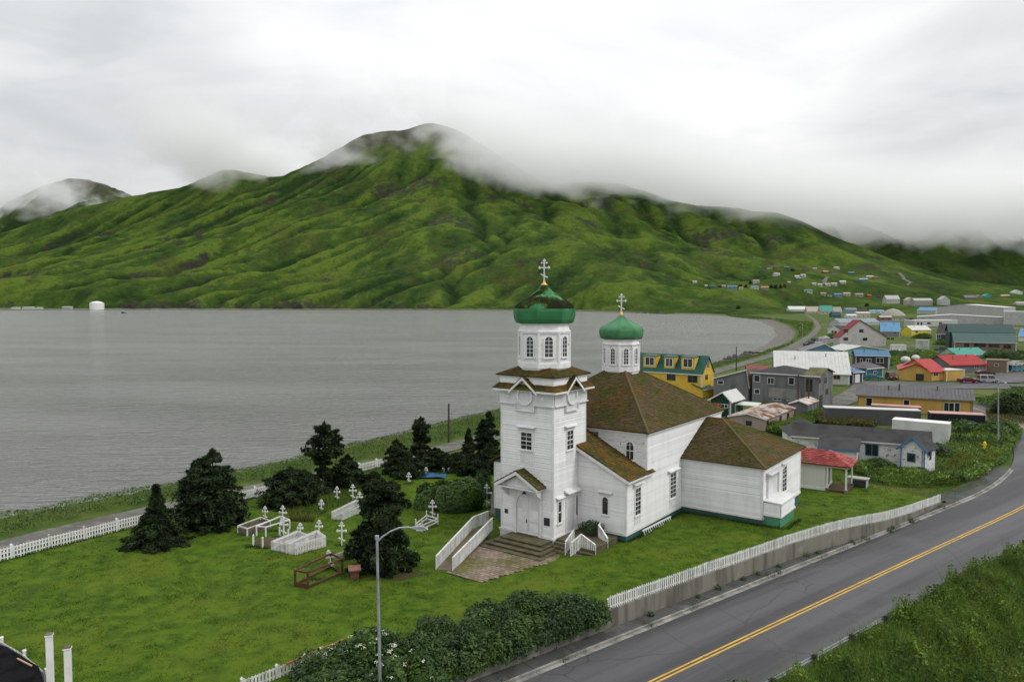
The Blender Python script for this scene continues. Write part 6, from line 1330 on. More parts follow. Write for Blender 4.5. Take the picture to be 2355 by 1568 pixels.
    ff = Fr(Pw, u, n); sf = Fr(Qw, v, u)
    def winpx(f, p0, p1, kind='window', bars=1):
        a = onplane(D(reg, *p0), f.o, f.n); c = onplane(D(reg, *p1), f.o, f.n); u0, u1 = sorted(((a - f.o) @ f.u, (c - f.o) @ f.u)); z0, z1 = sorted((a[2] - f.o[2], c[2] - f.o[2]))
        u1 = max(u1, u0 + .35); z1 = max(z1, z0 + .4); wdt = u1 - u0; b_ = min(.09, wdt * .12)
        m = MB(); m.box(f, u0, u1, -.02, .05, z0, z1); o_ = m.build(kind, winm or (t if kind == 'window' else t), wl)
        m = MB(); k = 2 if (wdt > 1.3 and kind == 'window') else 1
        for i in range(k):
            x0 = u0 + b_ + (wdt - b_) * i / k; x1 = u0 + (wdt - b_) * (i + 1) / k; m = MB(); m.box(f, x0, x1, .05, .058, z0 + b_, z1 - b_); m.build('pane' if kind == 'window' else 'door_panel', m_glass if kind == 'window' else m_panel, o_)
    for w_ in wins: winpx(ff, *w_)
    for w_ in swins: winpx(sf, *w_)
    for d_ in doors: winpx(ff, d_[0], d_[1], 'door')
    if battens:
        m = MB()
        for i in range(int(l / battens) + 1): m.box(ff, i * battens - .03, i * battens + .03, -.01, .03, .0, h - .25)
        m.build('battens', wall, wl, kind='stuff')
    V = Vol(); V.fr, V.l, V.dep, V.h, V.rise, V.u, V.v, V.n, V.P, V.Q, V.wall, V.roof = fr, l, dep, h, rise, u, v, n, Pw, Qw, wl, ro; return V
def house(name, lab, cat, reg, P, z=-2.0, group=None): return thing(name, lab, cat, tuple(gnd(D(reg, *P), z)), 0, group)
yel = pm((.62, .40, .05)); grn = pm((.008, .075, .055), .5); gryw = pm((.17, .17, .175), .85, .4, stretch=(1, 1, .25)); dkroof = pm((.045, .045, .048), .9, .3); mossr = pm((.12, .11, .05), .95, .5)
whitew = pm((.58, .58, .57), .7, .2); metalr = pm((.52, .52, .50), .45, .12); redr = pm((.36, .03, .03), .5); bluer = pm((.045, .14, .26), .5); teal = pm((.03, .13, .16), .7); tanw = pm((.40, .36, .30)); greyh = pm((.40, .40, .39)); bluelt = pm((.12, .28, .46), .5)
darkw = pm((.04, .045, .055)); brn = pm((.17, .12, .085)); tealr = pm((.04, .26, .20), .5); gold = pm((.50, .31, .08), .75, .2, stretch=(1, 1, .3)); dkg = pm((.02, .055, .05), .55); dkg2 = pm((.035, .085, .075), .5); dkmetal = pm((.10, .10, .105), .55, .2)
# yellow house with the green dormer roof
h_ = house('house', 'yellow house with steep dark green roof and three dormers behind the small dome', 'house', 'R5', (45, 604))
v = vol(h_, 'R5', (45, 604), (690, 650), 'gx', eave=415, ridge=235, bx=808, ang=36.5, wall=yel, rf=grn, ov=.25, ext=(2.6, 0), wins=[((330, 405), (420, 485)), ((545, 430), (645, 508))], swins=[((742, 262), (765, 345)), ((724, 425), (750, 472))], winm=m_wood)
for x0, x1, y0, y1 in ((88, 222, 235, 335), (303, 408, 245, 348), (478, 615, 250, 355)):
    sl = v.rise / (v.dep / 2); pl = v.P + v.v * .55; a = onplane(D('R5', x0, y1), pl, v.n); c = onplane(D('R5', x1, y0), pl, v.n); u0, u1 = (a - v.P) @ v.u, (c - v.P) @ v.u; zt = min(c[2] + 2.0, v.h + v.rise - .1); zb = max(a[2] + 2.0, v.h + .45)
    m = MB(); m.prism(Fr(v.P, v.v, v.u), [(.55, zb - .25), (.55, zt), ((zt - v.h) / sl + .05, zt), ((zb - .25 - v.h) / sl + .05, zb - .25)], u0, u1); d_ = m.build('dormer', yel, v.roof)
    ff = Fr(v.P + v.v * .55, v.u, v.n); m = MB(); w_ = u1 - u0; g0, g1 = (u0 + w_ * .16, u1 - w_ * .16) if w_ > 2 else (u0 + .15, u0 + .95)
    m.box(ff, g0 - .1, g1 + .1, 0, .06, zb + .22, zt - .22); m.build('dormer_window', m_trim, v.roof); k = 2 if w_ > 2 else 1
    for i in range(k): m = MB(); m.box(ff, g0 + (g1 - g0) * i / k + .06, g0 + (g1 - g0) * (i + 1) / k - .06, .06, .07, zb + .34, zt - .34); m.build('dormer_pane', m_glass, d_)
    m = MB(); m.slab([fr_ for fr_ in (v.fr.p(u0 - .2, .3, zt + .12), v.fr.p(u1 + .2, .3, zt + .12), v.fr.p(u1 + .2, (zt - v.h) / sl + .5, zt + .32), v.fr.p(u0 - .2, (zt - v.h) / sl + .5, zt + .32))], .1); m.build('dormer_roof', grn, d_)
v2 = vol(h_, 'R5', (700, 655), (810, 640), 'shed', h=1.7, rise=.8, dep=2.5, wall=yel, rf=grn, corner=False)
# derelict grey buildings
h_ = house('derelict_building', 'long weathered grey plank building with low roof beside the yellow house', 'building', 'R5', (810, 668))
vol(h_, 'R5', (810, 668), (1165, 690), 'gy', eave=460, ridge=376, eaveat=0, apexu=.95, dep=7, ang=36.5, wall=gryw, rf=brn, wins=[((853, 480), (912, 525))], ov=.3, corner=False, battens=.55)
h_ = house('derelict_building', 'large two-storey derelict grey house with broken windows and mossy roof patch', 'building', 'R5', (1205, 715))
v = vol(h_, 'R5', (1205, 715), (1735, 735), 'hip', ang=36.5, eave=432, ridge=335, dep=9.5, wall=gryw, rf=dkroof, corner=False, battens=.5, wins=[((1225, 425), (1287, 500)), ((1228, 568), (1285, 622)), ((1363, 450), (1432, 522)), ((1578, 448), (1640, 530)), ((1420, 635), (1505, 690)), ((1560, 640), (1610, 690))], winm=m_peel)
m = MB(); m.box(Fr(v.P, v.u, v.n), 3.4, v.l - .6, .0, .12, .9, 3.0); m.build('lower_wall_panel', pm((.27, .26, .245), .9, .4), v.wall)
vol(h_, 'R5', (1738, 775), (1885, 800), 'gx', eave=440, ridge=360, bx=2030, ang=36.5, wall=gryw, rf=mossr, corner=False, battens=.5, wins=[((1760, 465), (1786, 600)), ((1798, 468), (1824, 600))], swins=[((1893, 465), (1912, 505)), ((1950, 455), (1972, 505)), ((1895, 640), (1925, 760)), ((1960, 570), (1985, 620))], winm=pm((.05, .048, .045)))
m = MB(); q = gnd(D('R5', 1800, 700), -2.0); m.box(Fr(q, v.u, v.v), -2.4, 2.4, -1.2, 1.2, 3.0, 3.15); m.build('balcony', gryw, h_)
h_ = house('house', 'small house with dark red roof glimpsed between the two derelict buildings', 'house', 'R5', (1160, 520)); vol(h_, 'R5', (1160, 520), (1352, 525), 'gx', eave=385, ridge=334, dep=6, wall=greyh, rf=pm((.20, .02, .025), .5))
# green shed
h_ = house('shed', 'dark green shed with white roof and white window frame', 'shed', 'R5', (770, 850))
v = vol(h_, 'R5', (770, 850), (988, 872), 'gy', eave=695, ridge=605, bx=1112, ang=36.5, apexu=.62, wall=pm((.006, .045, .025)), rf=metalr, wins=[((884, 722), (960, 768))], swins=[((1030, 730), (1060, 800))])
m = MB(); m.slab([v.fr.p(-.6, -2.6, 1.9), v.fr.p(2.0, -2.6, 1.9), v.fr.p(2.0, 0, 2.5), v.fr.p(-.6, 0, 2.5)], .1); m.build('lean_roof', pm((.40, .07, .06)), h_)
# rusty roofed shed
rustr = mat('rusty_iron_roof', (.48, .44, .40), (.22, .095, .045), .5, .42, .6, (1, 1, 1), c3=(.14, .06, .035), scale3=.9, lo3=.55, hi3=.65, rough=.7)
h_ = house('shed', 'pinkish shed with rusted corrugated roof beside the green shed', 'shed', 'R5', (975, 985))
v = vol(h_, 'R5', (975, 985), (1345, 1010), 'gy', eave=880, ridge=822, bx=1635, ang=36.5, wall=pm((.34, .26, .235), .9, .3), rf=rustr, ov=.3, seams=.5, wins=[((1143, 893), (1202, 948))], swins=[((1352, 900), (1372, 985)), ((1487, 850), (1506, 945)), ((1562, 820), (1585, 900))], winm=pm((.03, .03, .03)), corner=False)
vol(h_, 'R5', (1600, 905), (1775, 885), 'gy', h=2.7, rise=.5, dep=6, ang=36.5, wall=gryw, rf=rustr, corner=False)
h_ = house('canopy', 'low white canopy roof between the green shed and the rusty shed', 'canopy', 'R5', (985, 830)); q = gnd(D('R5', 990, 850), -2.0)
fr = Fr(q, v.u, v.v); m = MB(); m.slab([fr.p(0, 0, 2.2), fr.p(4.5, 0, 2.2), fr.p(4.5, 2.6, 2.5), fr.p(0, 2.6, 2.5)], .12); m.build('roof', metalr, h_)
for a, c in ((.1, .1), (4.4, .1), (.1, 2.5), (4.4, 2.5)): m = MB(); m.beam(fr.p(a, c, -.2), fr.p(a, c, 2.25), .1, .1); m.build('post', m_trim, h_)
# bungalow
oldw = mat('weathered_white_boards', (.62, .62, .60), (.48, .48, .46), 1., .45, .65, (1, 1, 4), c3=(.16, .155, .15), scale3=1.6, lo3=.58, hi3=.68, rough=.85); shg = pm((.05, .05, .052), .95, .35); blut = pm((.05, .17, .34), .6)
h_ = house('bungalow', 'weathered white bungalow with black roof and blue window trims', 'house', 'R6', (180, 1120), -1.4)
vm = vol(h_, 'R6', (180, 1120), (1165, 1205), 'gx', eave=1005, ridge=893, bx=1210, wall=oldw, rf=shg, trim=whitew, z=-1.4, ext=(3.2, 0), wins=[((590, 995), (710, 1112))], winm=blut, swins=[((1172, 1010), (1182, 1110))], corner=False)
vol(h_, 'R6', (-40, 1075), (335, 1085), 'gy', eave=955, ridge=858, dep=8, wall=oldw, rf=shg, trim=whitew, z=-1.4, corner=False)
vol(h_, 'R6', (182, 1175), (510, 1205), 'shed', h=2.0, rise=.75, dep=2.6, wall=oldw, rf=shg, trim=blut, z=-1.3, corner=False)
vol(h_, 'R6', (905, 1215), (1128, 1250), 'gy', eave=1052, ridge=940, dep=3.2, wall=oldw, rf=shg, trim=blut, z=-1.3, wins=[((968, 1075), (1045, 1168))], winm=blut, swins=[((1172, 1060), (1185, 1140))])
# pavilion with red tile roof
h_ = house('pavilion', 'white pavilion with red tile hip roof and white porch posts', 'pavilion', 'P7', (470, 1020), -1.0)
tile = mat('red_roof_tiles', (.42, .085, .075), (.28, .05, .045), 1.4, .4, .62, (1, 1, 1), c3=(.13, .1, .04), scale3=.9, lo3=.6, hi3=.7, rough=.6, island=.2)
P0, Q0 = gnd(D('P7', 470, 1025), -.9), gnd(D('P7', 1300, 1132), -.9); u, vv, l = seg(P0, Q0); P0 = P0 - u * 3.0; l += 3.0; fr = Fr(P0, u, vv); dp = 3.6
h0 = onplane(D('P7', 1300, 722), Q0, -vv)[2] + .9
m = MB(); m.box(fr, 0, l - 2.1, .05, dp, -.3, h0); m.build('wall', pm((.62, .60, .56), .7, .08), h_)
m = MB(); m.box(fr, -.04, l - 2.06, .01, dp + .04, -.31, .06); m.box(fr, -.02, l - .05, .02, .12, h0 - .2, h0 + .02); m.box(fr, l - .17, l - .06, .125, dp, h0 - .2, h0 + .02); m.build('trim', m_trim, h_)
m = MB(); o = .4; E = [fr.p(-o, -o, h0 + .05), fr.p(l + o, -o, h0 + .05), fr.p(l + o, dp + o, h0 + .05), fr.p(-o, dp + o, h0 + .05)]; a_, c_ = fr.p(dp / 2, dp / 2, h0 + 1.25), fr.p(l - dp / 2 - .3, dp / 2, h0 + 1.25)
for q in ([E[0], E[1], c_, a_], [E[1], E[2], c_], [E[2], E[3], a_, c_], [E[3], E[0], a_]): m.slab([x + Zv * .06 for x in q], .1)
ro = m.build('roof', tile, h_)
for (p0, p1, tp) in ((E[0], E[1], (a_, c_)), (E[1], E[2], (c_, c_))):
    u_ = p1 - p0; W_ = np.linalg.norm(u_); u_ /= W_; xs = [(q - p0) @ u_ for q in tp]; s_ = tp[0] - p0 - u_ * xs[0]; Ls = np.linalg.norm(s_); s_ /= Ls
    shingles('tiles', ro, tile, p0 + Zv * .065, u_, s_, Ls, lambda y: xs[0] * y / Ls, lambda y: W_ + (xs[1] - W_) * y / Ls, exp=.3, w=.3, t=.05)
for a, c in ((l - .12, .08), (l - .12, dp - .1), (l - 1.9, .08)): 
    m = MB(); m.box(fr, a - .08, a + .08, c - .08, c + .08, -.3, h0 - .2); p_ = m.build('post', m_trim, h_); m = MB(); m.box(fr, a - .16, a + .16, c - .16, c + .16, -.3, .05); m.build('post_base', m_conc, p_)
m = MB(); m.box(Fr(fr.p(l - 2.1, 0, 0), vv, u), 1.2, 2.1, 0, .04, .05, 2.0); m.build('door', pm((.1, .1, .1)), h_)
m = MB(); m.box(fr, l - 2.0, l, 0, dp, -.3, -.1); m.build('porch_floor', m_soil, h_)
q = gnd(D('P7', 1500, 1030), -1.1); t_ = thing('picnic_table', 'grey plank table standing on the grass beside the pavilion posts', 'table', tuple(q)); f2 = Fr(q, u, vv)
m = MB(); [m.box(f2, -1.05, 1.05, -.55 + k * .28, -.29 + k * .28, .78, .84) for k in range(4)]; m.build('top', greyh, t_, kind='stuff')
for a in (-.85, .85):
    for c in (-.4, .4): m = MB(); m.beam(f2.p(a, c, -.2), f2.p(a, c, .78), .09, .09); m.build('leg', m_fence, t_)
m = MB(); m.box(f2, -.8, .8, -.38, .38, 0, .5); m.build('chest', pm((.05, .05, .05)), t_)
# long yellow building
h_ = house('building', 'long mustard yellow building with grey metal roof behind the containers', 'building', 'R6', (520, 700))
v = vol(h_, 'R6', (520, 700), (1560, 760), 'gx', eave=605, ridge=512, dep=7, wall=gold, rf=dkmetal, trim=brn, seams=.6, battens=.6, wins=[((595, 580), (655, 660)), ((935, 598), (990, 682)), ((1300, 622), (1395, 708)), ((1397, 625), (1447, 712))], winm=whitew)
m = MB(); q = v.fr.p(v.l * .375, v.dep * .3, v.h + v.rise * .5); m.tube([q, q + Zv * 1.4], .12, 8); m.build('chimney', m_dark, v.roof)
# containers
def container(lab, reg, P, Q, h, wm, tm, dep=2.5, z=-2.0):
    h_ = house('shipping_container', lab, 'container', reg, P, z, 'shipping containers'); Pw, Qw = gnd(D(reg, *P), z), gnd(D(reg, *Q), z); u, v, l = seg(Pw, Qw); fr = Fr(Pw, u, v)
    m = MB(); m.box(fr, 0, l, 0, dep, -.2, h); b_ = m.build('body', wm, h_); m = MB(); m.box(fr, -.04, l + .04, -.04, dep + .04, h, h + .1); m.build('roof', tm, h_)
    m = MB(); k = int(l / .3)
    for i in range(k): m.box(fr, (i + .25) * l / k, (i + .7) * l / k, -.035, .0, .12, h - .12)
    k = int(dep / .3)
    for i in range(k): m.box(fr, l, l + .035, (i + .25) * dep / k, (i + .7) * dep / k, .12, h - .12)
    m.build('corrugation', wm, b_, kind='stuff')
    for a in (0, l - .12): m = MB(); m.box(fr, a, a + .12, -.045, -.0, -.2, h); m.build('corner_post', wm, b_)
cgr = pm((.09, .09, .095)); container('grey container row with a pale roof in front of the mustard building', 'R6', (220, 812), (1090, 848), 2.6, cgr, metalr)
container('container with a rusty pink roof behind the grey container row', 'R6', (645, 795), (1090, 822), 2.7, cgr, pm((.46, .24, .20), .8, .3))
container('black container with a faded pink roof left of the dry grass', 'R6', (1180, 868), (1672, 892), 2.6, pm((.012, .014, .022)), pm((.5, .3, .26), .8, .2))
container('white container standing behind the black-roofed bungalow', 'R6', (830, 938), (1342, 988), 2.6, whitew, pm((.75, .75, .73)), z=-1.7)
# big white roof
h_ = house('building', 'large building with ribbed white metal roof above the derelict house', 'building', 'P4', (45, 1495))
v = vol(h_, 'P4', (32, 1588), (1344, 1629), 'gx', eave=1420, ridge=1040, dep=15, wall=pm((.45, .45, .44)), rf=metalr, seams=.85, wins=[((1060, 1430), (1180, 1520))], winm=pm((.4, .22, .06)))
h_ = house('house', 'dark slate house with bright blue roof and white corner boards', 'house', 'P3', (345, 795))
vol(h_, 'P3', (345, 795), (745, 805), 'gx', eave=650, ridge=588, dep=8, wall=darkw, rf=bluer, wins=[((400, 680), (425, 760)), ((470, 680), (530, 770)), ((590, 670), (680, 738))])
h_ = house('house', 'small teal house with purple-grey hip roof beside the teal car', 'house', 'P3', (470, 925))
vol(h_, 'P3', (470, 925), (668, 905), 'hip', h=2.6, rise=1.5, dep=6, wall=teal, rf=pm((.10, .09, .10)), wins=[((560, 830), (600, 870))]); vol(h_, 'P3', (310, 985), (430, 975), 'shed', h=2.9, rise=.7, dep=3.2, wall=darkw, rf=bluer, doors=[((338, 872), (392, 965))])
h_ = house('house', 'mustard house with red gabled roof at the gravel street', 'house', 'P3', (865, 935))
v = vol(h_, 'P3', (865, 935), (1235, 950), 'gy', eave=825, ridge=748, dep=13, wall=gold, rf=redr, trim=redr, corner=False, wins=[((1065, 862), (1158, 945))], winm=pm((.05, .015, .012)), seams=.6)
vol(h_, 'P3', (1240, 955), (1420, 950), 'gx', eave=835, ridge=690, dep=11, wall=gold, rf=redr, trim=redr, wins=[((1272, 840), (1330, 890))], winm=whitew)
h_ = house('garage', 'flat-topped mustard garage box between the red-roofed houses', 'garage', 'P3', (1428, 955)); vol(h_, 'P3', (1428, 955), (1640, 945), 'flat', eave=818, dep=4.5, wall=gold, rf=metalr)
h_ = house('house', 'grey house with bright red roof behind the parked red car', 'house', 'P3', (1610, 850)); vol(h_, 'P3', (1610, 850), (1895, 842), 'gx', eave=748, ridge=638, dep=9, wall=pm((.13, .13, .135)), rf=redr, trim=redr, wins=[((1763, 752), (1818, 798))], ext=(4, 0), winm=whitew, seams=.6)
h_ = house('house', 'house with sea-green roof behind the red-roofed grey house', 'house', 'P3', (1545, 680)); vol(h_, 'P3', (1545, 680), (1905, 672), 'gx', eave=628, ridge=552, dep=8, wall=greyh, rf=tealr)
h_ = house('house', 'low brown house with flat roof beside the blue car', 'house', 'P3', (1895, 840)); vol(h_, 'P3', (1895, 840), (2165, 852), 'flat', eave=712, dep=7, wall=brn, rf=brn, wins=[((1998, 742), (2052, 775))], winm=whitew)
h_ = house('hall', 'big hall with two-step dark green metal roof', 'hall', 'P3', (1525, 575))
v = vol(h_, 'P3', (1525, 575), (2262, 592), 'shed', eave=495, ridge=378, dep=9, wall=brn, rf=dkg2, seams=1.0, wins=[((1640, 500), (1700, 545)), ((1760, 500), (1900, 545)), ((1930, 510), (2060, 550)), ((2110, 515), (2200, 565))], winm=pm((.11, .03, .025)))
P2 = v.P + v.v * 9; m = MB(); m.prism(Fr(P2, v.v, v.u), [(0, -.3), (14, -.3), (14, v.h + v.rise - .5), (7, v.h + v.rise + 3.2), (0, v.h + v.rise - .1)], -1, v.l + .5); m.build('upper_wall', dkg, h_); m = MB(); f_ = Fr(P2, v.u, v.v); hh_ = v.h + v.rise
for a, c in ((-.5, 7), (14.5, 7)): m.slab([f_.p(-1.5, a, hh_ + .05), f_.p(v.l + 1, a, hh_ + .05), f_.p(v.l + 1, c, hh_ + 3.45), f_.p(-1.5, c, hh_ + 3.45)], .15)
m.build('upper_roof', dkg, h_)
h_ = house('house', 'small dark house with a white-framed window left of the green hall', 'house', 'P3', (1310, 470)); vol(h_, 'P3', (1310, 470), (1450, 475), 'gx', eave=385, ridge=270, dep=9, wall=darkw, rf=pm((.07, .065, .06)), wins=[((1315, 400), (1362, 445))])
h_ = house('house', 'lemon yellow cottage with white roof', 'house', 'P3', (1015, 415)); vol(h_, 'P3', (1015, 415), (1240, 412), 'gx', eave=338, ridge=288, dep=8, wall=pm((.62, .52, .04)), rf=metalr, wins=[((1058, 350), (1090, 378))])
h_ = house('building', 'long low white building with flat bright roof edge behind the yellow cottage', 'building', 'P3', (1050, 305)); vol(h_, 'P3', (1050, 305), (1560, 296), 'flat', eave=222, dep=10, wall=greyh, rf=pm((.7, .7, .7)), wins=[((1080, 250), (1100, 280)), ((1120, 250), (1140, 280)), ((1200, 250), (1240, 272)), ((1340, 250), (1375, 270))], winm=m_dark)
h_ = house('warehouse', 'wide low warehouse with shallow white gable in the middle row', 'warehouse', 'P3', (1080, 255)); vol(h_, 'P3', (1080, 262), (2112, 275), 'gy', eave=192, ridge=158, dep=30, apexu=.4, wall=greyh, rf=pm((.66, .66, .66)), trim=m_trim)
h_ = house('warehouse', 'tall pale grey warehouse with shallow gable, farthest row', 'warehouse', 'P3', (1315, 170)); vol(h_, 'P3', (1315, 178), (2110, 190), 'gy', eave=72, ridge=36, dep=40, apexu=.42, wall=greyh, rf=pm((.66, .66, .66)), trim=m_trim, seams=0)
h_ = house('warehouse', 'pale grey warehouse block running out of the right edge', 'warehouse', 'P3', (2115, 285)); vol(h_, 'P3', (2115, 285), (2600, 292), 'flat', eave=125, dep=30, wall=greyh, rf=pm((.66, .66, .66)))
h_ = house('building', 'small white building with light blue roof left of the tall warehouse', 'building', 'P3', (1075, 150)); vol(h_, 'P3', (1075, 150), (1300, 155), 'gx', eave=108, ridge=72, dep=12, wall=greyh, rf=bluelt)
h_ = house('house', 'blue-roofed house at the right edge of the village', 'house', 'P3', (2280, 480)); vol(h_, 'P3', (2290, 480), (2440, 485), 'gx', eave=415, ridge=330, dep=9, wall=whitew, rf=bluelt)
h_ = house('house', 'two-storey grey house with dark red roof edge by the beach road', 'house', 'P4', (1165, 940))
v = vol(h_, 'P4', (1165, 945), (1985, 930), 'gy', eave=760, ridge=470, bx=2230, apexu=.42, wall=pm((.38, .37, .35)), rf=pm((.20, .03, .035)), trim=pm((.10, .03, .03)), wins=[((1240, 635), (1318, 688)), ((1518, 635), (1592, 690)), ((1240, 780), (1318, 832)), ((1580, 785), (1660, 835))], swins=[((2010, 780), (2060, 815)), ((2080, 785), (2130, 818))], corner=False)
m = MB(); ff = Fr(v.P, v.u, v.n); e0 = v.l * .42; sl0 = v.rise / e0; m.add([ff.p(-.3, -v.dep, v.h), ff.p(-.3, 0, v.h), ff.p(0, 0, v.h), ff.p(0, -v.dep, v.h)], [(0, 1, 2, 3)])
h_ = house('house', 'house with sky-blue metal roof right behind the two-storey grey house', 'house', 'P4', (1990, 760)); vol(h_, 'P4', (1900, 760), (2235, 765), 'gx', eave=665, ridge=512, dep=10, wall=pm((.2, .2, .21)), rf=bluelt, wins=[((2115, 680), (2180, 712))], winm=whitew, seams=.8)
h_ = house('building', 'long building with blue-grey roof behind the two-storey grey house', 'building', 'P4', (1170, 560)); vol(h_, 'P4', (1170, 575), (1865, 560), 'gx', eave=500, ridge=438, dep=10, wall=greyh, rf=pm((.25, .29, .33)), seams=1.2)
h_ = house('house', 'small white gabled house left of the two-storey grey house', 'house', 'P4', (960, 735)); vol(h_, 'P4', (960, 735), (1168, 755), 'gy', eave=640, ridge=572, dep=8, wall=whitew, rf=dkroof, wins=[((1030, 655), (1062, 710)), ((1080, 658), (1120, 712))], winm=m_dark)
h_ = house('house', 'pale teal gabled house behind the ribbed white roof', 'house', 'P4', (1240, 1080)); vol(h_, 'P4', (1240, 1085), (2050, 1075), 'gy', eave=1000, ridge=928, dep=12, apexu=.38, wall=pm((.18, .30, .26)), rf=pm((.48, .48, .46)))
h_ = house('house', 'house with wide grey gable roof and blue front by the parked cars', 'house', 'P4', (520, 1090)); vol(h_, 'P4', (520, 1095), (1130, 1100), 'gy', eave=1020, ridge=890, dep=9, apexu=.62, wall=pm((.1, .2, .28)), rf=pm((.17, .17, .18)))
h_ = house('trailer', 'white mobile trailer behind the blue-roofed slate house', 'trailer', 'P4', (2105, 1020)); vol(h_, 'P4', (2105, 1020), (2345, 1022), 'flat', h=2.5, dep=3, wall=whitew, rf=whitew)
far = [('P4', 278, 585, 345, 280, 228, 'gx', whitew, pm((.6, .6, .6)), 'white house with brown base, leftmost of the farthest village row', 9), ('P4', 600, 868, 355, 318, 232, 'gx', tanw, tanw, 'tan-roofed house in the farthest village row', 9),
       ('P4', 840, 1060, 365, 310, 215, 'gx', tanw, tealr, 'turquoise-roofed house beside the tan-roofed one', 9), ('P4', 1065, 1215, 365, 320, 240, 'gx', tanw, pm((.3, .29, .25)), 'drab green-roofed house right of the turquoise roof', 9), ('P4', 1050, 1200, 425, 370, 330, 'gx', teal, dkroof, 'dark-roofed teal house before the yellow weeds', 8),
       ('P4', 1280, 1480, 330, 285, 256, 'gx', bluelt, pm((.2, .21, .22)), 'blue-fronted house left of the dark roofs', 8), ('P4', 1485, 1650, 330, 295, 262, 'gx', dkroof, dkroof, 'low dark house right of the blue-fronted one', 8), ('P4', 1480, 1710, 428, 350, 322, 'gx', pm((.45, .42, .33)), pm((.45, .43, .36)), 'cream two-storey block in front of the dark roofs', 8),
       ('P4', 1310, 1478, 430, 392, 368, 'gx', whitew, whitew, 'low white house left of the cream block', 7), ('P4', 1718, 1830, 350, 318, 290, 'gx', whitew, bluelt, 'left of two small light-blue roofed cabins', 6), ('P4', 1845, 1960, 350, 318, 290, 'gx', whitew, bluelt, 'right of two small light-blue roofed cabins', 6),
       ('P4', 1885, 2095, 480, 420, 396, 'gx', brn, pm((.4, .37, .32)), 'beige-roofed brown trailer near the parked vans', 5), ('P6', 105, 325, 665, 615, 555, 'gx', greyh, greyh, 'grey house at the foot of the slope, left of the tan complex', 9), ('P6', 440, 560, 715, 630, 590, 'gy', tanw, tanw, 'left gabled wing of the tan complex', 9),
       ('P6', 560, 860, 722, 640, 568, 'gx', pm((.3, .3, .28)), pm((.36, .38, .36)), 'main block of the tan complex with grey-green roof', 10), ('P6', 990, 1145, 690, 625, 568, 'gy', greyh, greyh, 'grey gabled house right of the tan complex', 8), ('P6', 1390, 1560, 630, 590, 555, 'gx', pm((.13, .12, .115)), pm((.16, .15, .14)), 'dark weathered house on the right slope', 8),
       ('P6', 1570, 1700, 632, 592, 545, 'gy', pm((.2, .17, .15)), pm((.17, .16, .15)), 'brown weathered house right of the dark one', 8), ('P6', 1700, 1830, 600, 565, 505, 'gy', tealr, tealr, 'teal house on the right slope', 8), ('P6', 1810, 1995, 620, 585, 535, 'gx', bluelt, bluer, 'bright blue house on the right slope', 8),
       ('P6', 2000, 2140, 630, 580, 548, 'gx', tanw, pm((.5, .45, .4)), 'pale house next to the bright blue one', 8), ('P6', 2140, 2420, 635, 590, 548, 'gx', pm((.4, .22, .18)), pm((.46, .3, .26)), 'long pinkish building at the right edge', 8), ('P6', 2175, 2330, 535, 505, 468, 'gy', whitew, pm((.35, .5, .45)), 'white house with mint roof high at the right edge', 8), ('P6', 2240, 2420, 705, 680, 662, 'gx', greyh, pm((.42, .42, .42)), 'low grey-roofed shed at the right edge', 8)]
for reg, x0, x1, yb, ye, yr, rk, wm, rm, lab, dp in far:
    zb_ = -1.9 if reg == 'P4' else float(hillhit(D(reg, (x0 + x1) / 2, yb))[2])
    h_ = house('house', lab, 'house', reg, (x0, yb), zb_, 'houses of the far village')
    v = vol(h_, reg, (x0, yb), (x1, yb), rk, eave=ye, ridge=yr, dep=dp * (1.8 if reg == 'P6' else 1.4), wall=wm, rf=rm, z=zb_, corner=False, base=-3.)
    ff = Fr(v.P, v.u, v.n); k = max(1, int(v.l / 5))
    for i in range(k): m = MB(); c_ = v.l * (i + .5) / k; m.box(ff, c_ - .7, c_ + .7, -.02, .05, 1.1, min(2.3, v.h - .2)); m.build('window', m_glass, v.wall)
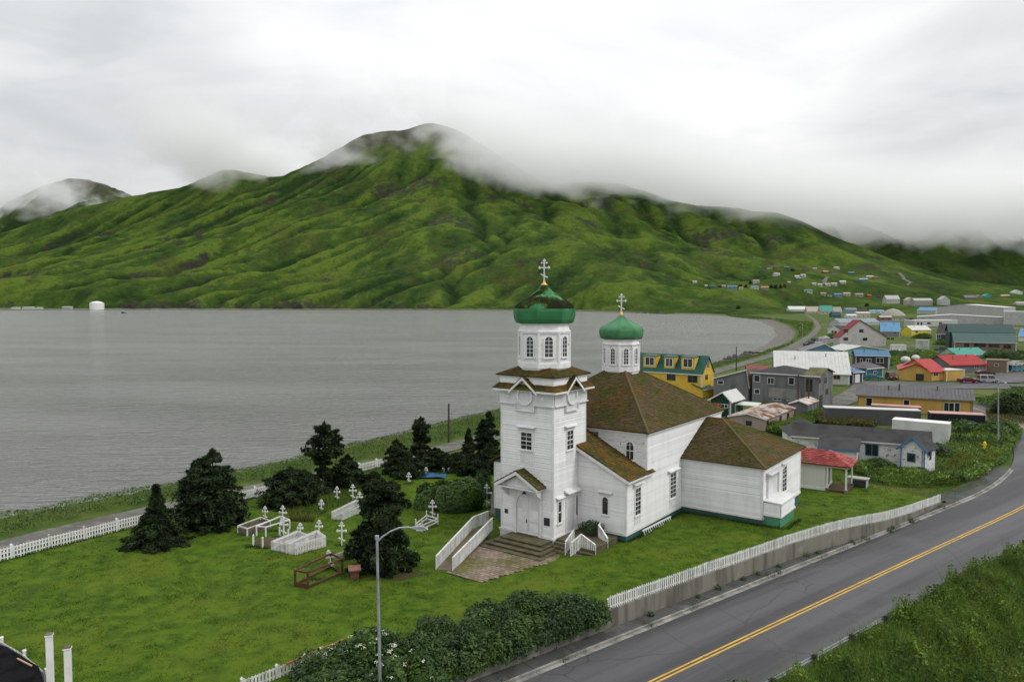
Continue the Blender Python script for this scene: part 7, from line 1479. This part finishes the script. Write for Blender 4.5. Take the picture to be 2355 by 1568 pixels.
# hillside houses
whiteh = pm((.42, .42, .41)); blueh = pm((.12, .21, .31)); tealh = pm((.06, .21, .18)); tanh = pm((.30, .27, .23)); _w = whitew; nm_w = id(whiteh)
hs = [(20, 385, 60, whiteh, whiteh), (160, 432, 40, greyh, greyh), (245, 440, 60, teal, teal), (330, 437, 55, dkroof, dkroof), (385, 437, 60, tanh, tanh), (490, 455, 135, blueh, blueh), (600, 455, 55, whiteh, pm((.4, .2, .16))), (780, 455, 105, whiteh, blueh), (900, 462, 105, tanh, pm((.42, .22, .12))),
      (795, 378, 90, greyh, pm((.3, .27, .24))), (870, 245, 60, teal, dkroof), (960, 205, 75, whiteh, dkroof), (1050, 205, 55, brn, pm((.1, .06, .05))), (1060, 285, 85, whiteh, greyh), (1180, 205, 75, teal, tealh), (1310, 312, 62, pm((.5, .45, .2)), pm((.55, .5, .25))), (1390, 300, 75, greyh, pm((.4, .36, .32))), (1335, 345, 90, teal, pm((.2, .25, .28))), (1430, 240, 80, brn, dkroof),
      (1535, 215, 55, pm((.2, .25, .3)), pm((.3, .32, .34))), (1675, 260, 85, pm((.16, .05, .05)), pm((.5, .3, .25))), (1765, 265, 80, pm((.2, .23, .3)), dkroof), (1815, 200, 75, whiteh, greyh), (1995, 270, 80, teal, pm((.1, .25, .25))), (2065, 370, 60, teal, dkroof), (2150, 355, 110, blueh, pm((.3, .42, .5))), (2230, 320, 95, tanh, pm((.5, .48, .36))), (2310, 330, 70, brn, pm((.16, .13, .12))),
      (1525, 405, 55, whiteh, greyh), (1600, 415, 60, whiteh, greyh), (1700, 415, 75, greyh, pm((.33, .36, .36))), (1780, 412, 80, greyh, pm((.42, .42, .42))), (1890, 390, 85, whiteh, pm((.55, .55, .52))), (1450, 505, 115, whiteh, tealh), (1640, 540, 75, tanh, tanh), (1720, 545, 65, greyh, dkroof), (1830, 552, 110, blueh, blueh), (1940, 540, 95, pm((.42, .3, .28)), pm((.5, .33, .3))), (2095, 548, 110, tanh, tanh), (2225, 555, 60, pm((.3, .06, .04)), pm((.36, .08, .05))), (1210, 382, 40, greyh, whiteh), (2340, 560, 40, darkw, darkw)]
adj = ['blue', 'grey']
def cname(mm):
    c = mm.node_tree.nodes['Principled BSDF']; return ''
rows_ = {}
nm = {id(whiteh): 'white', id(blueh): 'blue', id(tealh): 'turquoise', id(tanh): 'tan', id(greyh): 'grey', id(teal): 'teal', id(dkroof): 'black', id(tanw): 'tan', id(bluelt): 'blue', id(brn): 'brown', id(tealr): 'turquoise', id(darkw): 'dark'}
seen_l = {}
for i, (x, y, w_, wm, rm) in enumerate(hs):
    p = D('Z6', x, y); q = hillhit(p); wid = .85 * max(w_, 30) / 3.364 / 1.63057 / F * q[1]; hgt = min(wid * .42, 5.5)
    side = 'left end of the hillside village' if x < 700 else ('upper rows of the hillside' if y < 300 else ('middle rows of the hillside' if y < 430 else 'lowest row of the hillside'))
    nxt = 'above' if y < 300 else 'amid'
    lab = 'tiny %s house with %s roof, %s, %s' % (nm.get(id(wm), 'dull coloured'), nm.get(id(rm), 'faded'), side, ('far left', 'left', 'centre left', 'centre', 'centre right', 'right', 'far right')[min(6, int(x / 340))])
    while lab in seen_l: seen_l[lab] += 1; lab = lab.replace('tiny', ('smallish', 'second', 'third')[min(2, seen_l[lab] - 1)], 1)
    seen_l[lab] = 0
    t_ = thing('house', lab, 'house', tuple(q), 0, 'small houses on the far hillside'); an = random.uniform(-.35, .25); u = np.array([math.cos(an), math.sin(an), 0]); v_ = np.array([-u[1], u[0], 0]); fr = Fr(q - u * wid / 2, u, v_); dp = min(wid, 11)
    m = MB(); m.prism(Fr(q - u * wid / 2, v_, u), [(0, -5), (dp, -5), (dp, hgt), (dp / 2, hgt + dp * .2), (0, hgt)], 0, wid); m.build('wall', wm, t_)
    m = MB()
    for a, c in ((-.6, dp / 2), (dp + .6, dp / 2)): m.slab([fr.p(-.5, a, hgt), fr.p(wid + .5, a, hgt), fr.p(wid + .5, c, hgt + dp * .2 + .4), fr.p(-.5, c, hgt + dp * .2 + .4)], .3)
    m.build('roof', rm, t_)
    for k in range(max(1, int(wid / 7))): m = MB(); c_ = wid * (k + .5) / max(1, int(wid / 7)); m.box(Fr(q - u * wid / 2, u, -v_), c_ - 1, c_ + 1, -.1, .1, hgt * .35, hgt * .75); m.build('window', m_glass, t_)
# hillside tracks
def track(pxs, w, m_):
    c = np.array([hillhit(p) for p in pxs]); c = resample(c, 8.); c[:, 2] = [hillz(a, b_) + .8 for a, b_ in c[:, :2]]; n_ = normals2(c); ribbon('track', np.c_[c[:, :2] - n_ * w, c[:, 2]], np.c_[c[:, :2] + n_ * w, c[:, 2]], 0, m_)
track([D('P6', 310, 195), D('P6', 380, 260), D('P6', 440, 320), D('P6', 510, 355), D('P6', 440, 395)], 5, m_gravel); track([D('Z6', 1640, 400), D('Z6', 1650, 350), D('Z6', 1690, 300)], 7, m_gravel)
# oil tank and jetty on the far shore
YT = 1855.; q = np.array([(224 - CX) / F * YT, YT, -2.6]); t_ = thing('storage_tank', 'round white storage tank with domed roof on the far shore', 'tank', tuple(q)); R_ = 30 / 2 / F * YT; ht = 14.5 / F * YT
m = MB(); m.lathe(q, [(R_, -3), (R_, ht)], 28); m.build('shell', pm((.75, .75, .74)), t_, smooth=False); m = MB(); m.lathe(q, [(R_ * 1.01, ht), (R_ * .85, ht + R_ * .1), (R_ * .45, ht + R_ * .23), (.3, ht + R_ * .3)], 28); m.build('roof', pm((.8, .8, .8)), t_, smooth=True)
sx = np.linspace(-1750, -830, 60); V = []; 
for j, f in enumerate((0, .12, .4, .75, 1)):
    for x in sx: V.append((x, 1815 + 22 * math.sin(x / 90.) * (1 - f) + f * 150 + 10 * math.sin(x / 37.) * (1 - f) + max(0, (x + 980) * .55) * (1 - f), (WATER - .4, -3.2, -2.6, -1.2, 3.5)[j] + (1.2 * float(pn(x / 40., f * 3, 5)) if 0 < j < 4 else 0)))
n_ = len(sx); npmesh('shore_flat', V, [(j * n_ + i, j * n_ + i + 1, (j + 1) * n_ + i + 1, (j + 1) * n_ + i) for j in range(4) for i in range(n_ - 1)], mat('shore_gravel_flat', (.12, .115, .10), (.07, .095, .03), .02, .45, .55, rough=1), kind='structure')
for x_, w_, h_ in ((60, 26, 5), (85, 14, 4), (150, 22, 6), (30, 18, 4)):
    q = np.array([(x_ - CX) / F * YT, YT + 6, -2.6]); t_ = thing('shed', {60: 'low white shed on the far shore, left of the tank', 85: 'small pale shed between the low white shed and the tank', 150: 'grey shed nearest the white tank on the far shore', 30: 'leftmost pale shed on the far shore'}[x_], 'shed', tuple(q), 0, 'sheds on the far shore'); fr = Fr(q, (1, 0, 0), (0, 1, 0)); m = MB(); m.box(fr, -w_ / 2, w_ / 2, 0, 10, -2, h_); m.build('wall', greyh if x_ == 150 else whitew, t_); m = MB(); m.slab([fr.p(-w_ / 2 - 1, -1, h_), fr.p(w_ / 2 + 1, -1, h_), fr.p(w_ / 2 + 1, 11, h_ + 1.5), fr.p(-w_ / 2 - 1, 11, h_ + 1.5)], .3); m.build('roof', greyh, t_)
q = gnd((283, 720.5), WATER); t_ = thing('boat', 'tiny dark boat on the water in front of the white tank', 'boat', tuple(q)); m = MB(); m.slab([q + [-4, 0, 1.2], q + [4, 0, 1.2], q + [5.5, 1.5, 1.4], q + [4, 3, 1.2], q + [-4, 3, 1.2]], 1.6); m.build('hull', m_dark, t_); m = MB(); m.box(UF.at(q[0], q[1], q[2]), -2.5, .5, .6, 2.4, 1.2, 3.0); m.build('cabin', m_dark, t_)
# hydrant
q = hit((2264, 1040), ez); q[2] += .35; t_ = thing('fire_hydrant', 'bright yellow fire hydrant marker standing in the scrub by the sidewalk', 'hydrant', tuple(q)); ym = pm((.7, .5, .02), .5)
m = MB(); m.lathe(q, [(.2, -.6), (.2, .0), (.15, .05), (.15, .85), (.19, .9), (.17, 1.0), (.06, 1.12), (.05, 1.2)], 10); m.build('barrel', ym, t_)
for sx in (-1, 1): m = MB(); m.tube([q + [0, 0, .7], q + [.28 * sx, 0, .7]], .08, 8); m.build('outlet', ym, t_)
# ------------------------------------------------------------------ vehicles
tyre = pm((.012, .012, .012)); cglass = m_glass
def car(px, z, rot, col, lab, kind='car', L_=4.5, W_=1.8):
    q = gnd(px, z); t_ = thing('parked_car' if kind != 'truck' else 'pickup_truck', lab, 'car' if kind != 'truck' else 'truck', tuple(q), 0, 'vehicles parked in the village'); u = np.array([math.cos(rot), math.sin(rot), 0]); v_ = np.array([-u[1], u[0], 0]); fr = Fr(q, u, v_); H = {'car': 1.42, 'suv': 1.75, 'van': 1.9, 'truck': 1.8}[kind]; bm_ = pm(col, .3)
    hl = L_ / 2; m = MB(); low = [(-hl, .35), (hl - .1, .32), (hl, .55), (hl - .05, .78), (hl * .45, .95), (-hl + .05, .98), (-hl, .7)]
    m.prism(fr, low, -W_ / 2, W_ / 2); body = m.build('body', bm_, t_)
    top = {'car': [(hl * .42, .94), (hl * .12, H), (-hl * .5, H), (-hl * .86, .97)], 'suv': [(hl * .42, .94), (hl * .2, H), (-hl * .9, H), (-hl * .97, .97)], 'van': [(hl * .62, .94), (hl * .32, H), (-hl * .95, H), (-hl * .98, .97)], 'truck': [(hl * .38, .94), (hl * .15, H), (-hl * .12, H), (-hl * .18, .97)]}[kind]
    m = MB(); n_ = len(top); i_ = .12; m.add([fr.p(x, s * (W_ / 2 - .03 - (i_ if z_ > 1.1 else 0)), z_) for s in (-1, 1) for x, z_ in top], [tuple(range(n_)), tuple(range(2 * n_ - 1, n_ - 1, -1))] + [(k, n_ + k, n_ + (k + 1) % n_, (k + 1) % n_) for k in range(n_)]); cab = m.build('cabin', bm_, t_)
    zlo, zhi = 1.03, H - .1; fx = lambda z_, a, b_: a[0] + (b_[0] - a[0]) * (z_ - a[1]) / (b_[1] - a[1]); xf0, xf1 = fx(zlo, top[0], top[1]), fx(zhi, top[0], top[1]); xb0, xb1 = fx(zlo, top[3], top[2]), fx(zhi, top[3], top[2])
    for s in (-1, 1):
        y0, y1 = s * (W_ / 2 - .015), s * (W_ / 2 - .135); k = 2
        for a in range(k):
            f0_, f1_ = a / k + .04, (a + 1) / k - .04; m = MB(); P = [fr.p(xf0 + (xb0 - xf0) * f0_, y0, zlo), fr.p(xf0 + (xb0 - xf0) * f1_, y0, zlo), fr.p(xf1 + (xb1 - xf1) * f1_, y1, zhi), fr.p(xf1 + (xb1 - xf1) * f0_, y1, zhi)]; m.add(P, [(0, 1, 2, 3)]); m.build('side_window', cglass, cab)
    for (x0, x1, nm_, dx) in ((xf0, xf1, 'windscreen', .02), (xb0, xb1, 'rear_window', -.02)):
        m = MB(); m.add([fr.p(x0 + dx, -W_ / 2 + .15, zlo), fr.p(x0 + dx, W_ / 2 - .15, zlo), fr.p(x1 + dx, W_ / 2 - .24, zhi), fr.p(x1 + dx, -W_ / 2 + .24, zhi)], [(0, 1, 2, 3)]); m.build(nm_, cglass, cab)
    for a in (-hl * .6, hl * .62):
        for s in (-1, 1): c_ = fr.p(a, s * (W_ / 2 - .1), .33); m = MB(); m.tube([c_ - v_ * .12, c_ + v_ * .12], .33, 12); w_ = m.build('wheel', tyre, t_); m = MB(); m.tube([c_ + v_ * s * .121, c_ + v_ * s * .135], .19, 10); m.build('rim', m_steel, w_)
    for s in (-1, 1):
        m = MB(); m.box(fr, hl - .06, hl + .01, s * W_ * .38 - .18, s * W_ * .38 + .18, .6, .74); m.build('headlight', m_trim, t_); m = MB(); m.box(fr, -hl - .01, -hl + .06, s * W_ * .4 - .1, s * W_ * .4 + .1, .68, .9); m.build('tail_light', pm((.3, .01, .01), .3), t_)
for x, y, rot, col, lab, kd, L_ in (('P3', (770, 925), -1.75, (.10, .012, .02), 'dark red SUV with white rear parked left of the mustard house', 'suv', 4.6), ('P3', (560, 935), -.45, (.03, .16, .22), 'teal car parked against the small teal house', 'car', 4.4), ('P3', (1690, 970), -.15, (.13, .01, .02), 'dark red car in front of the mustard garage', 'car', 4.7), ('P3', (1930, 965), -.1, (.33, .33, .35), 'silver minivan beside the dark red car', 'van', 4.9), ('P3', (1890, 880), -.15, (.09, .02, .03), 'maroon car parked behind the silver minivan', 'car', 4.6),
        ('P3', (2270, 830), .1, (.05, .22, .36), 'light blue car parked beside the low brown house', 'suv', 4.8), ('P3', (2280, 765), .1, (.5, .5, .5), 'white car behind the light blue car', 'car', 4.7), ('P3', (1370, 590), -.1, (.03, .035, .05), 'dark pickup truck on the grass before the green hall', 'truck', 5.4),
        ('P4', (610, 925), .55, (.02, .02, .025), 'black car, nearest of the row by the beach road', 'car', 4.6), ('P4', (690, 905), .55, (.03, .03, .035), 'dark grey car, second of the row by the beach road', 'suv', 4.6), ('P4', (790, 890), .55, (.6, .6, .62), 'white pickup truck in the row by the beach road', 'truck', 5.4), ('P4', (745, 850), .55, (.015, .015, .018), 'black SUV behind the white pickup truck', 'suv', 4.8), ('P4', (850, 815), .55, (.45, .46, .48), 'silver car near the far end of the row by the beach road', 'car', 4.6), ('P4', (930, 800), .55, (.6, .6, .6), 'white car at the far end of the row by the beach road', 'car', 4.6),
        ('P4', (1225, 945), .1, (.62, .62, .62), 'white car before the two-storey grey house', 'car', 4.5), ('P4', (2240, 1065), 0., (.55, .55, .55), 'white car parked under the white trailer', 'car', 4.6), ('P3', (895, 225), -.2, (.4, .4, .4), 'grey van parked in the far gravel lot', 'van', 5.2), ('P3', (825, 230), -.3, (.55, .55, .55), 'white van parked in the far gravel lot', 'van', 5.2), ('P3', (1960, 285), 0., (.6, .6, .6), 'white truck near the middle warehouse', 'truck', 6.5), ('P3', (2230, 275), 0., (.55, .55, .55), 'white van at the right warehouse', 'van', 6.)):
    car(D(x, *y), -1.85, rot, col, lab, kd, L_)
# small sheds and clutter
h_ = house('shed', 'small whitewashed plank shed in the grass before the dark pickup', 'shed', 'P3', (1075, 570)); vol(h_, 'P3', (1075, 575), (1222, 578), 'flat', eave=468, dep=4, wall=pm((.42, .42, .4), .8, .3), rf=greyh, battens=.5)
for x, y, s_, lab in ((940, 735, 1.5, 'round white dish tank beside the red-roofed mustard house'), (1060, 705, 1.3, 'second white round tank beyond the dish tank')):
    q = gnd(D('P3', x, y), -1.9); t_ = thing('water_tank', lab, 'tank', tuple(q), 0, 'round white tanks'); m = MB(); m.ball(q + Zv * s_ * .75, s_, 12, 7, .75); m.build('tank', whitew, t_, smooth=True); m = MB(); m.beam(q + [-s_ * .5, 0, -.3], q + [-s_ * .5, 0, .6], .15, .15); m.beam(q + [s_ * .5, 0, -.3], q + [s_ * .5, 0, .6], .15, .15); m.build('legs', m_dark, t_, kind='stuff')
q = gnd(D('P4', 2110, 390), -1.9); m = MB(); m.lathe(q, [(17, -.5), (13, 4), (7, 8), (2, 9.5), (.2, 9.8)], 16); m.build('gravel_pile', pm((.3, .28, .25)), None, kind='stuff', loc=tuple(q))
q = hit(D('R2', 1215, 1075), lambda x, y: 0.45); t_ = thing('planter', 'dark box planter with trailing shrub by the narthex window', 'planter', tuple(q)); 
pc = cp(2.3, 2.6, .62); m = MB(); m.box(Fr(pc, B, A), -.3, .3, -.3, .3, -.3, .45); m.build('box', m_dark, t_); P, d = blob(pc + Zv * .1 - B * .5, 1.1, .75, .75, 1300, 3); V, Q = leaves(P, d + [0, 0, .4], .1, 1.5, .6, 3); npmesh('foliage', V, Q, m_shrub2, parent=t_)
# more bushes and trees in the village
for i, (reg, x, y, rx, rz, n, lab, mt) in enumerate((('R6', 1260, 1120, 1.6, 1.9, 1500, 'dark bush at the right end of the bungalow', m_shrub2), ('R6', 1900, 745, 3.2, 3.6, 3200, 'big dark conifer bush behind the tall street lamp', m_spruce), ('R6', 720, 1230, 2.2, 1.2, 1900, 'white-flowering bush before the bungalow window', m_bank), ('R6', 560, 1230, 1.6, 1.0, 1300, 'bush between the pavilion and the bungalow', m_bank), ('R6', 1040, 1275, 1.8, .8, 1300, 'low bush beneath the bungalow blue-trimmed window', m_bank),
        ('R6', 1480, 890, 3.6, 1.7, 2600, 'bush in front of the black container', m_shrub), ('R6', 1750, 920, 3.2, 1.8, 2600, 'bush beside the foot of the tall street lamp', m_shrub), ('R6', 880, 230, 4.5, 3.2, 1800, 'dark bushes right of the blue-roofed slate house', m_shrub), ('P3', 2010, 680, 5, 3, 1600, 'dark bush right of the sea-green roof', m_shrub), ('P3', 2250, 690, 5, 3, 1600, 'dark bush above the light blue car', m_shrub2), ('P3', 1150, 440, 6, 3, 1600, 'dark green bush below the lemon cottage', m_shrub), ('P3', 1400, 520, 5, 2.5, 1400, 'bush left of the green hall', m_shrub), ('P3', 970, 380, 4, 3, 1200, 'bush left of the lemon cottage', m_bank), ('P4', 1110, 800, 6, 2.2, 1500, 'bush before the small white gabled house', m_shrub), ('P3', 85, 430, 5, 2.5, 1200, 'bush left of the small white gabled house', m_bank))):
    shrub(D(reg, x, y), rx, rx * .8, rz, n, .13 + .05 * rx, lab, mt, 'village bushes', 700 + i, zz=-1.6 if reg == 'R6' and y > 850 else -2.0)
for i, (x, y, w_, h0_) in enumerate(((720, 385, 40, 8), (590, 432, 60, 8), (660, 432, 45, 7), (985, 440, 40, 9), (1040, 438, 45, 9), (1100, 436, 45, 8), (1150, 430, 40, 7), (2190, 665, 50, 6), (570, 700, 60, 5), (1250, 225, 60, 7))):
    q = hillhit(D('Z6', x, y)); t_ = thing('hillside_tree', ('dark conifer clump left of the small tan hillside house', 'dark tree right of the blue hillside house', 'dark tree before the red-roofed hillside house', 'leftmost of the dark trees in a row by the orange hillside house', 'second dark tree of the row by the orange hillside house', 'third dark tree of the row by the orange hillside house', 'rightmost dark tree of the row by the orange hillside house', 'lone dark bush tree above the light-blue cabins', 'low dark tree above the beach bluff', 'dark tree below the turquoise hillside house')[i], 'tree', tuple(q), 0, 'dark trees of the far hillside')
    rx = w_ / 3.364 / 1.63 / F * q[1] / 2; P, d = blob(q, rx, rx, h0_, 500, 900 + i); V, Q = leaves(P, d + [0, 0, .3], 1.5, 1.4, .6, i); npmesh('crown', V, Q, m_spruce, parent=t_); m = MB(); m.tube([q - Zv * 2, q + Zv * h0_ * .7], [.4, .1], 5); m.build('trunk', m_trunk, t_)
# ================================================================== cloud hugging the ridges (a real volume)
def cloud(name, x0, x1, y0, y1, z0, z1, nodes):
    m = bpy.data.materials.new('cloud_vapour'); m.use_nodes = True; t = m.node_tree; t.nodes.clear(); out = t.nodes.new('ShaderNodeOutputMaterial')
    pv = t.nodes.new('ShaderNodeVolumePrincipled'); pv.inputs['Color'].default_value = (.995, .996, .998, 1); pv.inputs['Anisotropy'].default_value = .0; L(t, pv.outputs[0], out.inputs['Volume'])
    pos = t.nodes.new('ShaderNodeTexCoord').outputs['Object']; sp = t.nodes.new('ShaderNodeSeparateXYZ'); L(t, pos, sp.inputs[0])
    L(t, nodes(t, pos, sp), pv.inputs['Density'])
    MB().box(UF, x0, x1, y0, y1, z0, z1).build(name, m, None, kind='stuff')
def curve(t, x, pts, lo, hi):
    n = t.nodes.new('ShaderNodeFloatCurve'); c = n.mapping.curves[0]; xs = [(p[0] - lo) / (hi - lo) for p in pts]
    c.points[0].location = (xs[0], pts[0][1]); c.points[1].location = (xs[-1], pts[-1][1])
    for a, p in zip(xs[1:-1], pts[1:-1]): c.points.new(a, p[1])
    for p in c.points: p.handle_type = 'VECTOR' if False else 'AUTO'
    n.mapping.use_clip = False; n.mapping.update(); L(t, maprange(t, x, lo, hi, 0, 1, False), n.inputs['Value']); return n.outputs[0]
def main_cloud(t, pos, sp):
    zb = math_n(t, 'MULTIPLY', curve(t, sp.outputs[0], [(-3700, .49), (-2300, .51), (-1500, .50), (-1150, .51), (-900, .56), (-500, .60), (-250, .56), (-120, .50), (100, .435), (350, .42), (560, .395), (800, .335), (1000, .29), (1300, .27), (1700, .25), (2300, .27), (3300, .29)], -3700, 3300), 1000.)
    n1 = noise(t, mapping(t, pos, (.8, 1., 1.3)), 1 / 270., 6, .6, .6); n2 = noise(t, pos, 1 / 95., 4, .6)
    nn = math_n(t, 'ADD', math_n(t, 'MULTIPLY', math_n(t, 'SUBTRACT', n1, .5), 2.0), math_n(t, 'MULTIPLY', math_n(t, 'SUBTRACT', n2, .5), .6))
    zz = math_n(t, 'SUBTRACT', sp.outputs[2], zb)
    body = maprange(t, math_n(t, 'ADD', zz, math_n(t, 'MULTIPLY', nn, 230)), 0, 75, 0, 1)
    top = maprange(t, zz, 90, 400, 1, 0)
    # thin ragged veils on the left, a full bank on the right
    amt = curve(t, sp.outputs[0], [(-3700, .55), (-2500, .52), (-2000, .3), (-1500, .3), (-1200, .75), (-1000, .4), (-800, .5), (-500, .5), (-380, .48), (-200, .55), (0, .72), (250, .95), (500, 1.05), (3300, 1.)], -3700, 3300)
    veil = maprange(t, math_n(t, 'ADD', nn, math_n(t, 'MULTIPLY', math_n(t, 'SUBTRACT', amt, .5), 1.4)), -.05, .3, 0, 1)
    dens = math_n(t, 'MULTIPLY', math_n(t, 'MULTIPLY', body, top), math_n(t, 'MULTIPLY', veil, .0054))
    ys = math_n(t, 'MULTIPLY', maprange(t, sp.outputs[1], 2500, 2900, 0, 1), maprange(t, sp.outputs[1], 4700, 5100, 1, 0))
    return math_n(t, 'MULTIPLY', dens, ys)
cloud('cloud_bank', -4600, 4700, 2500, 5100, 200, 960, main_cloud)
cy.volume_step_rate = .12; cy.volume_max_steps = 160; cy.volume_bounces = 11
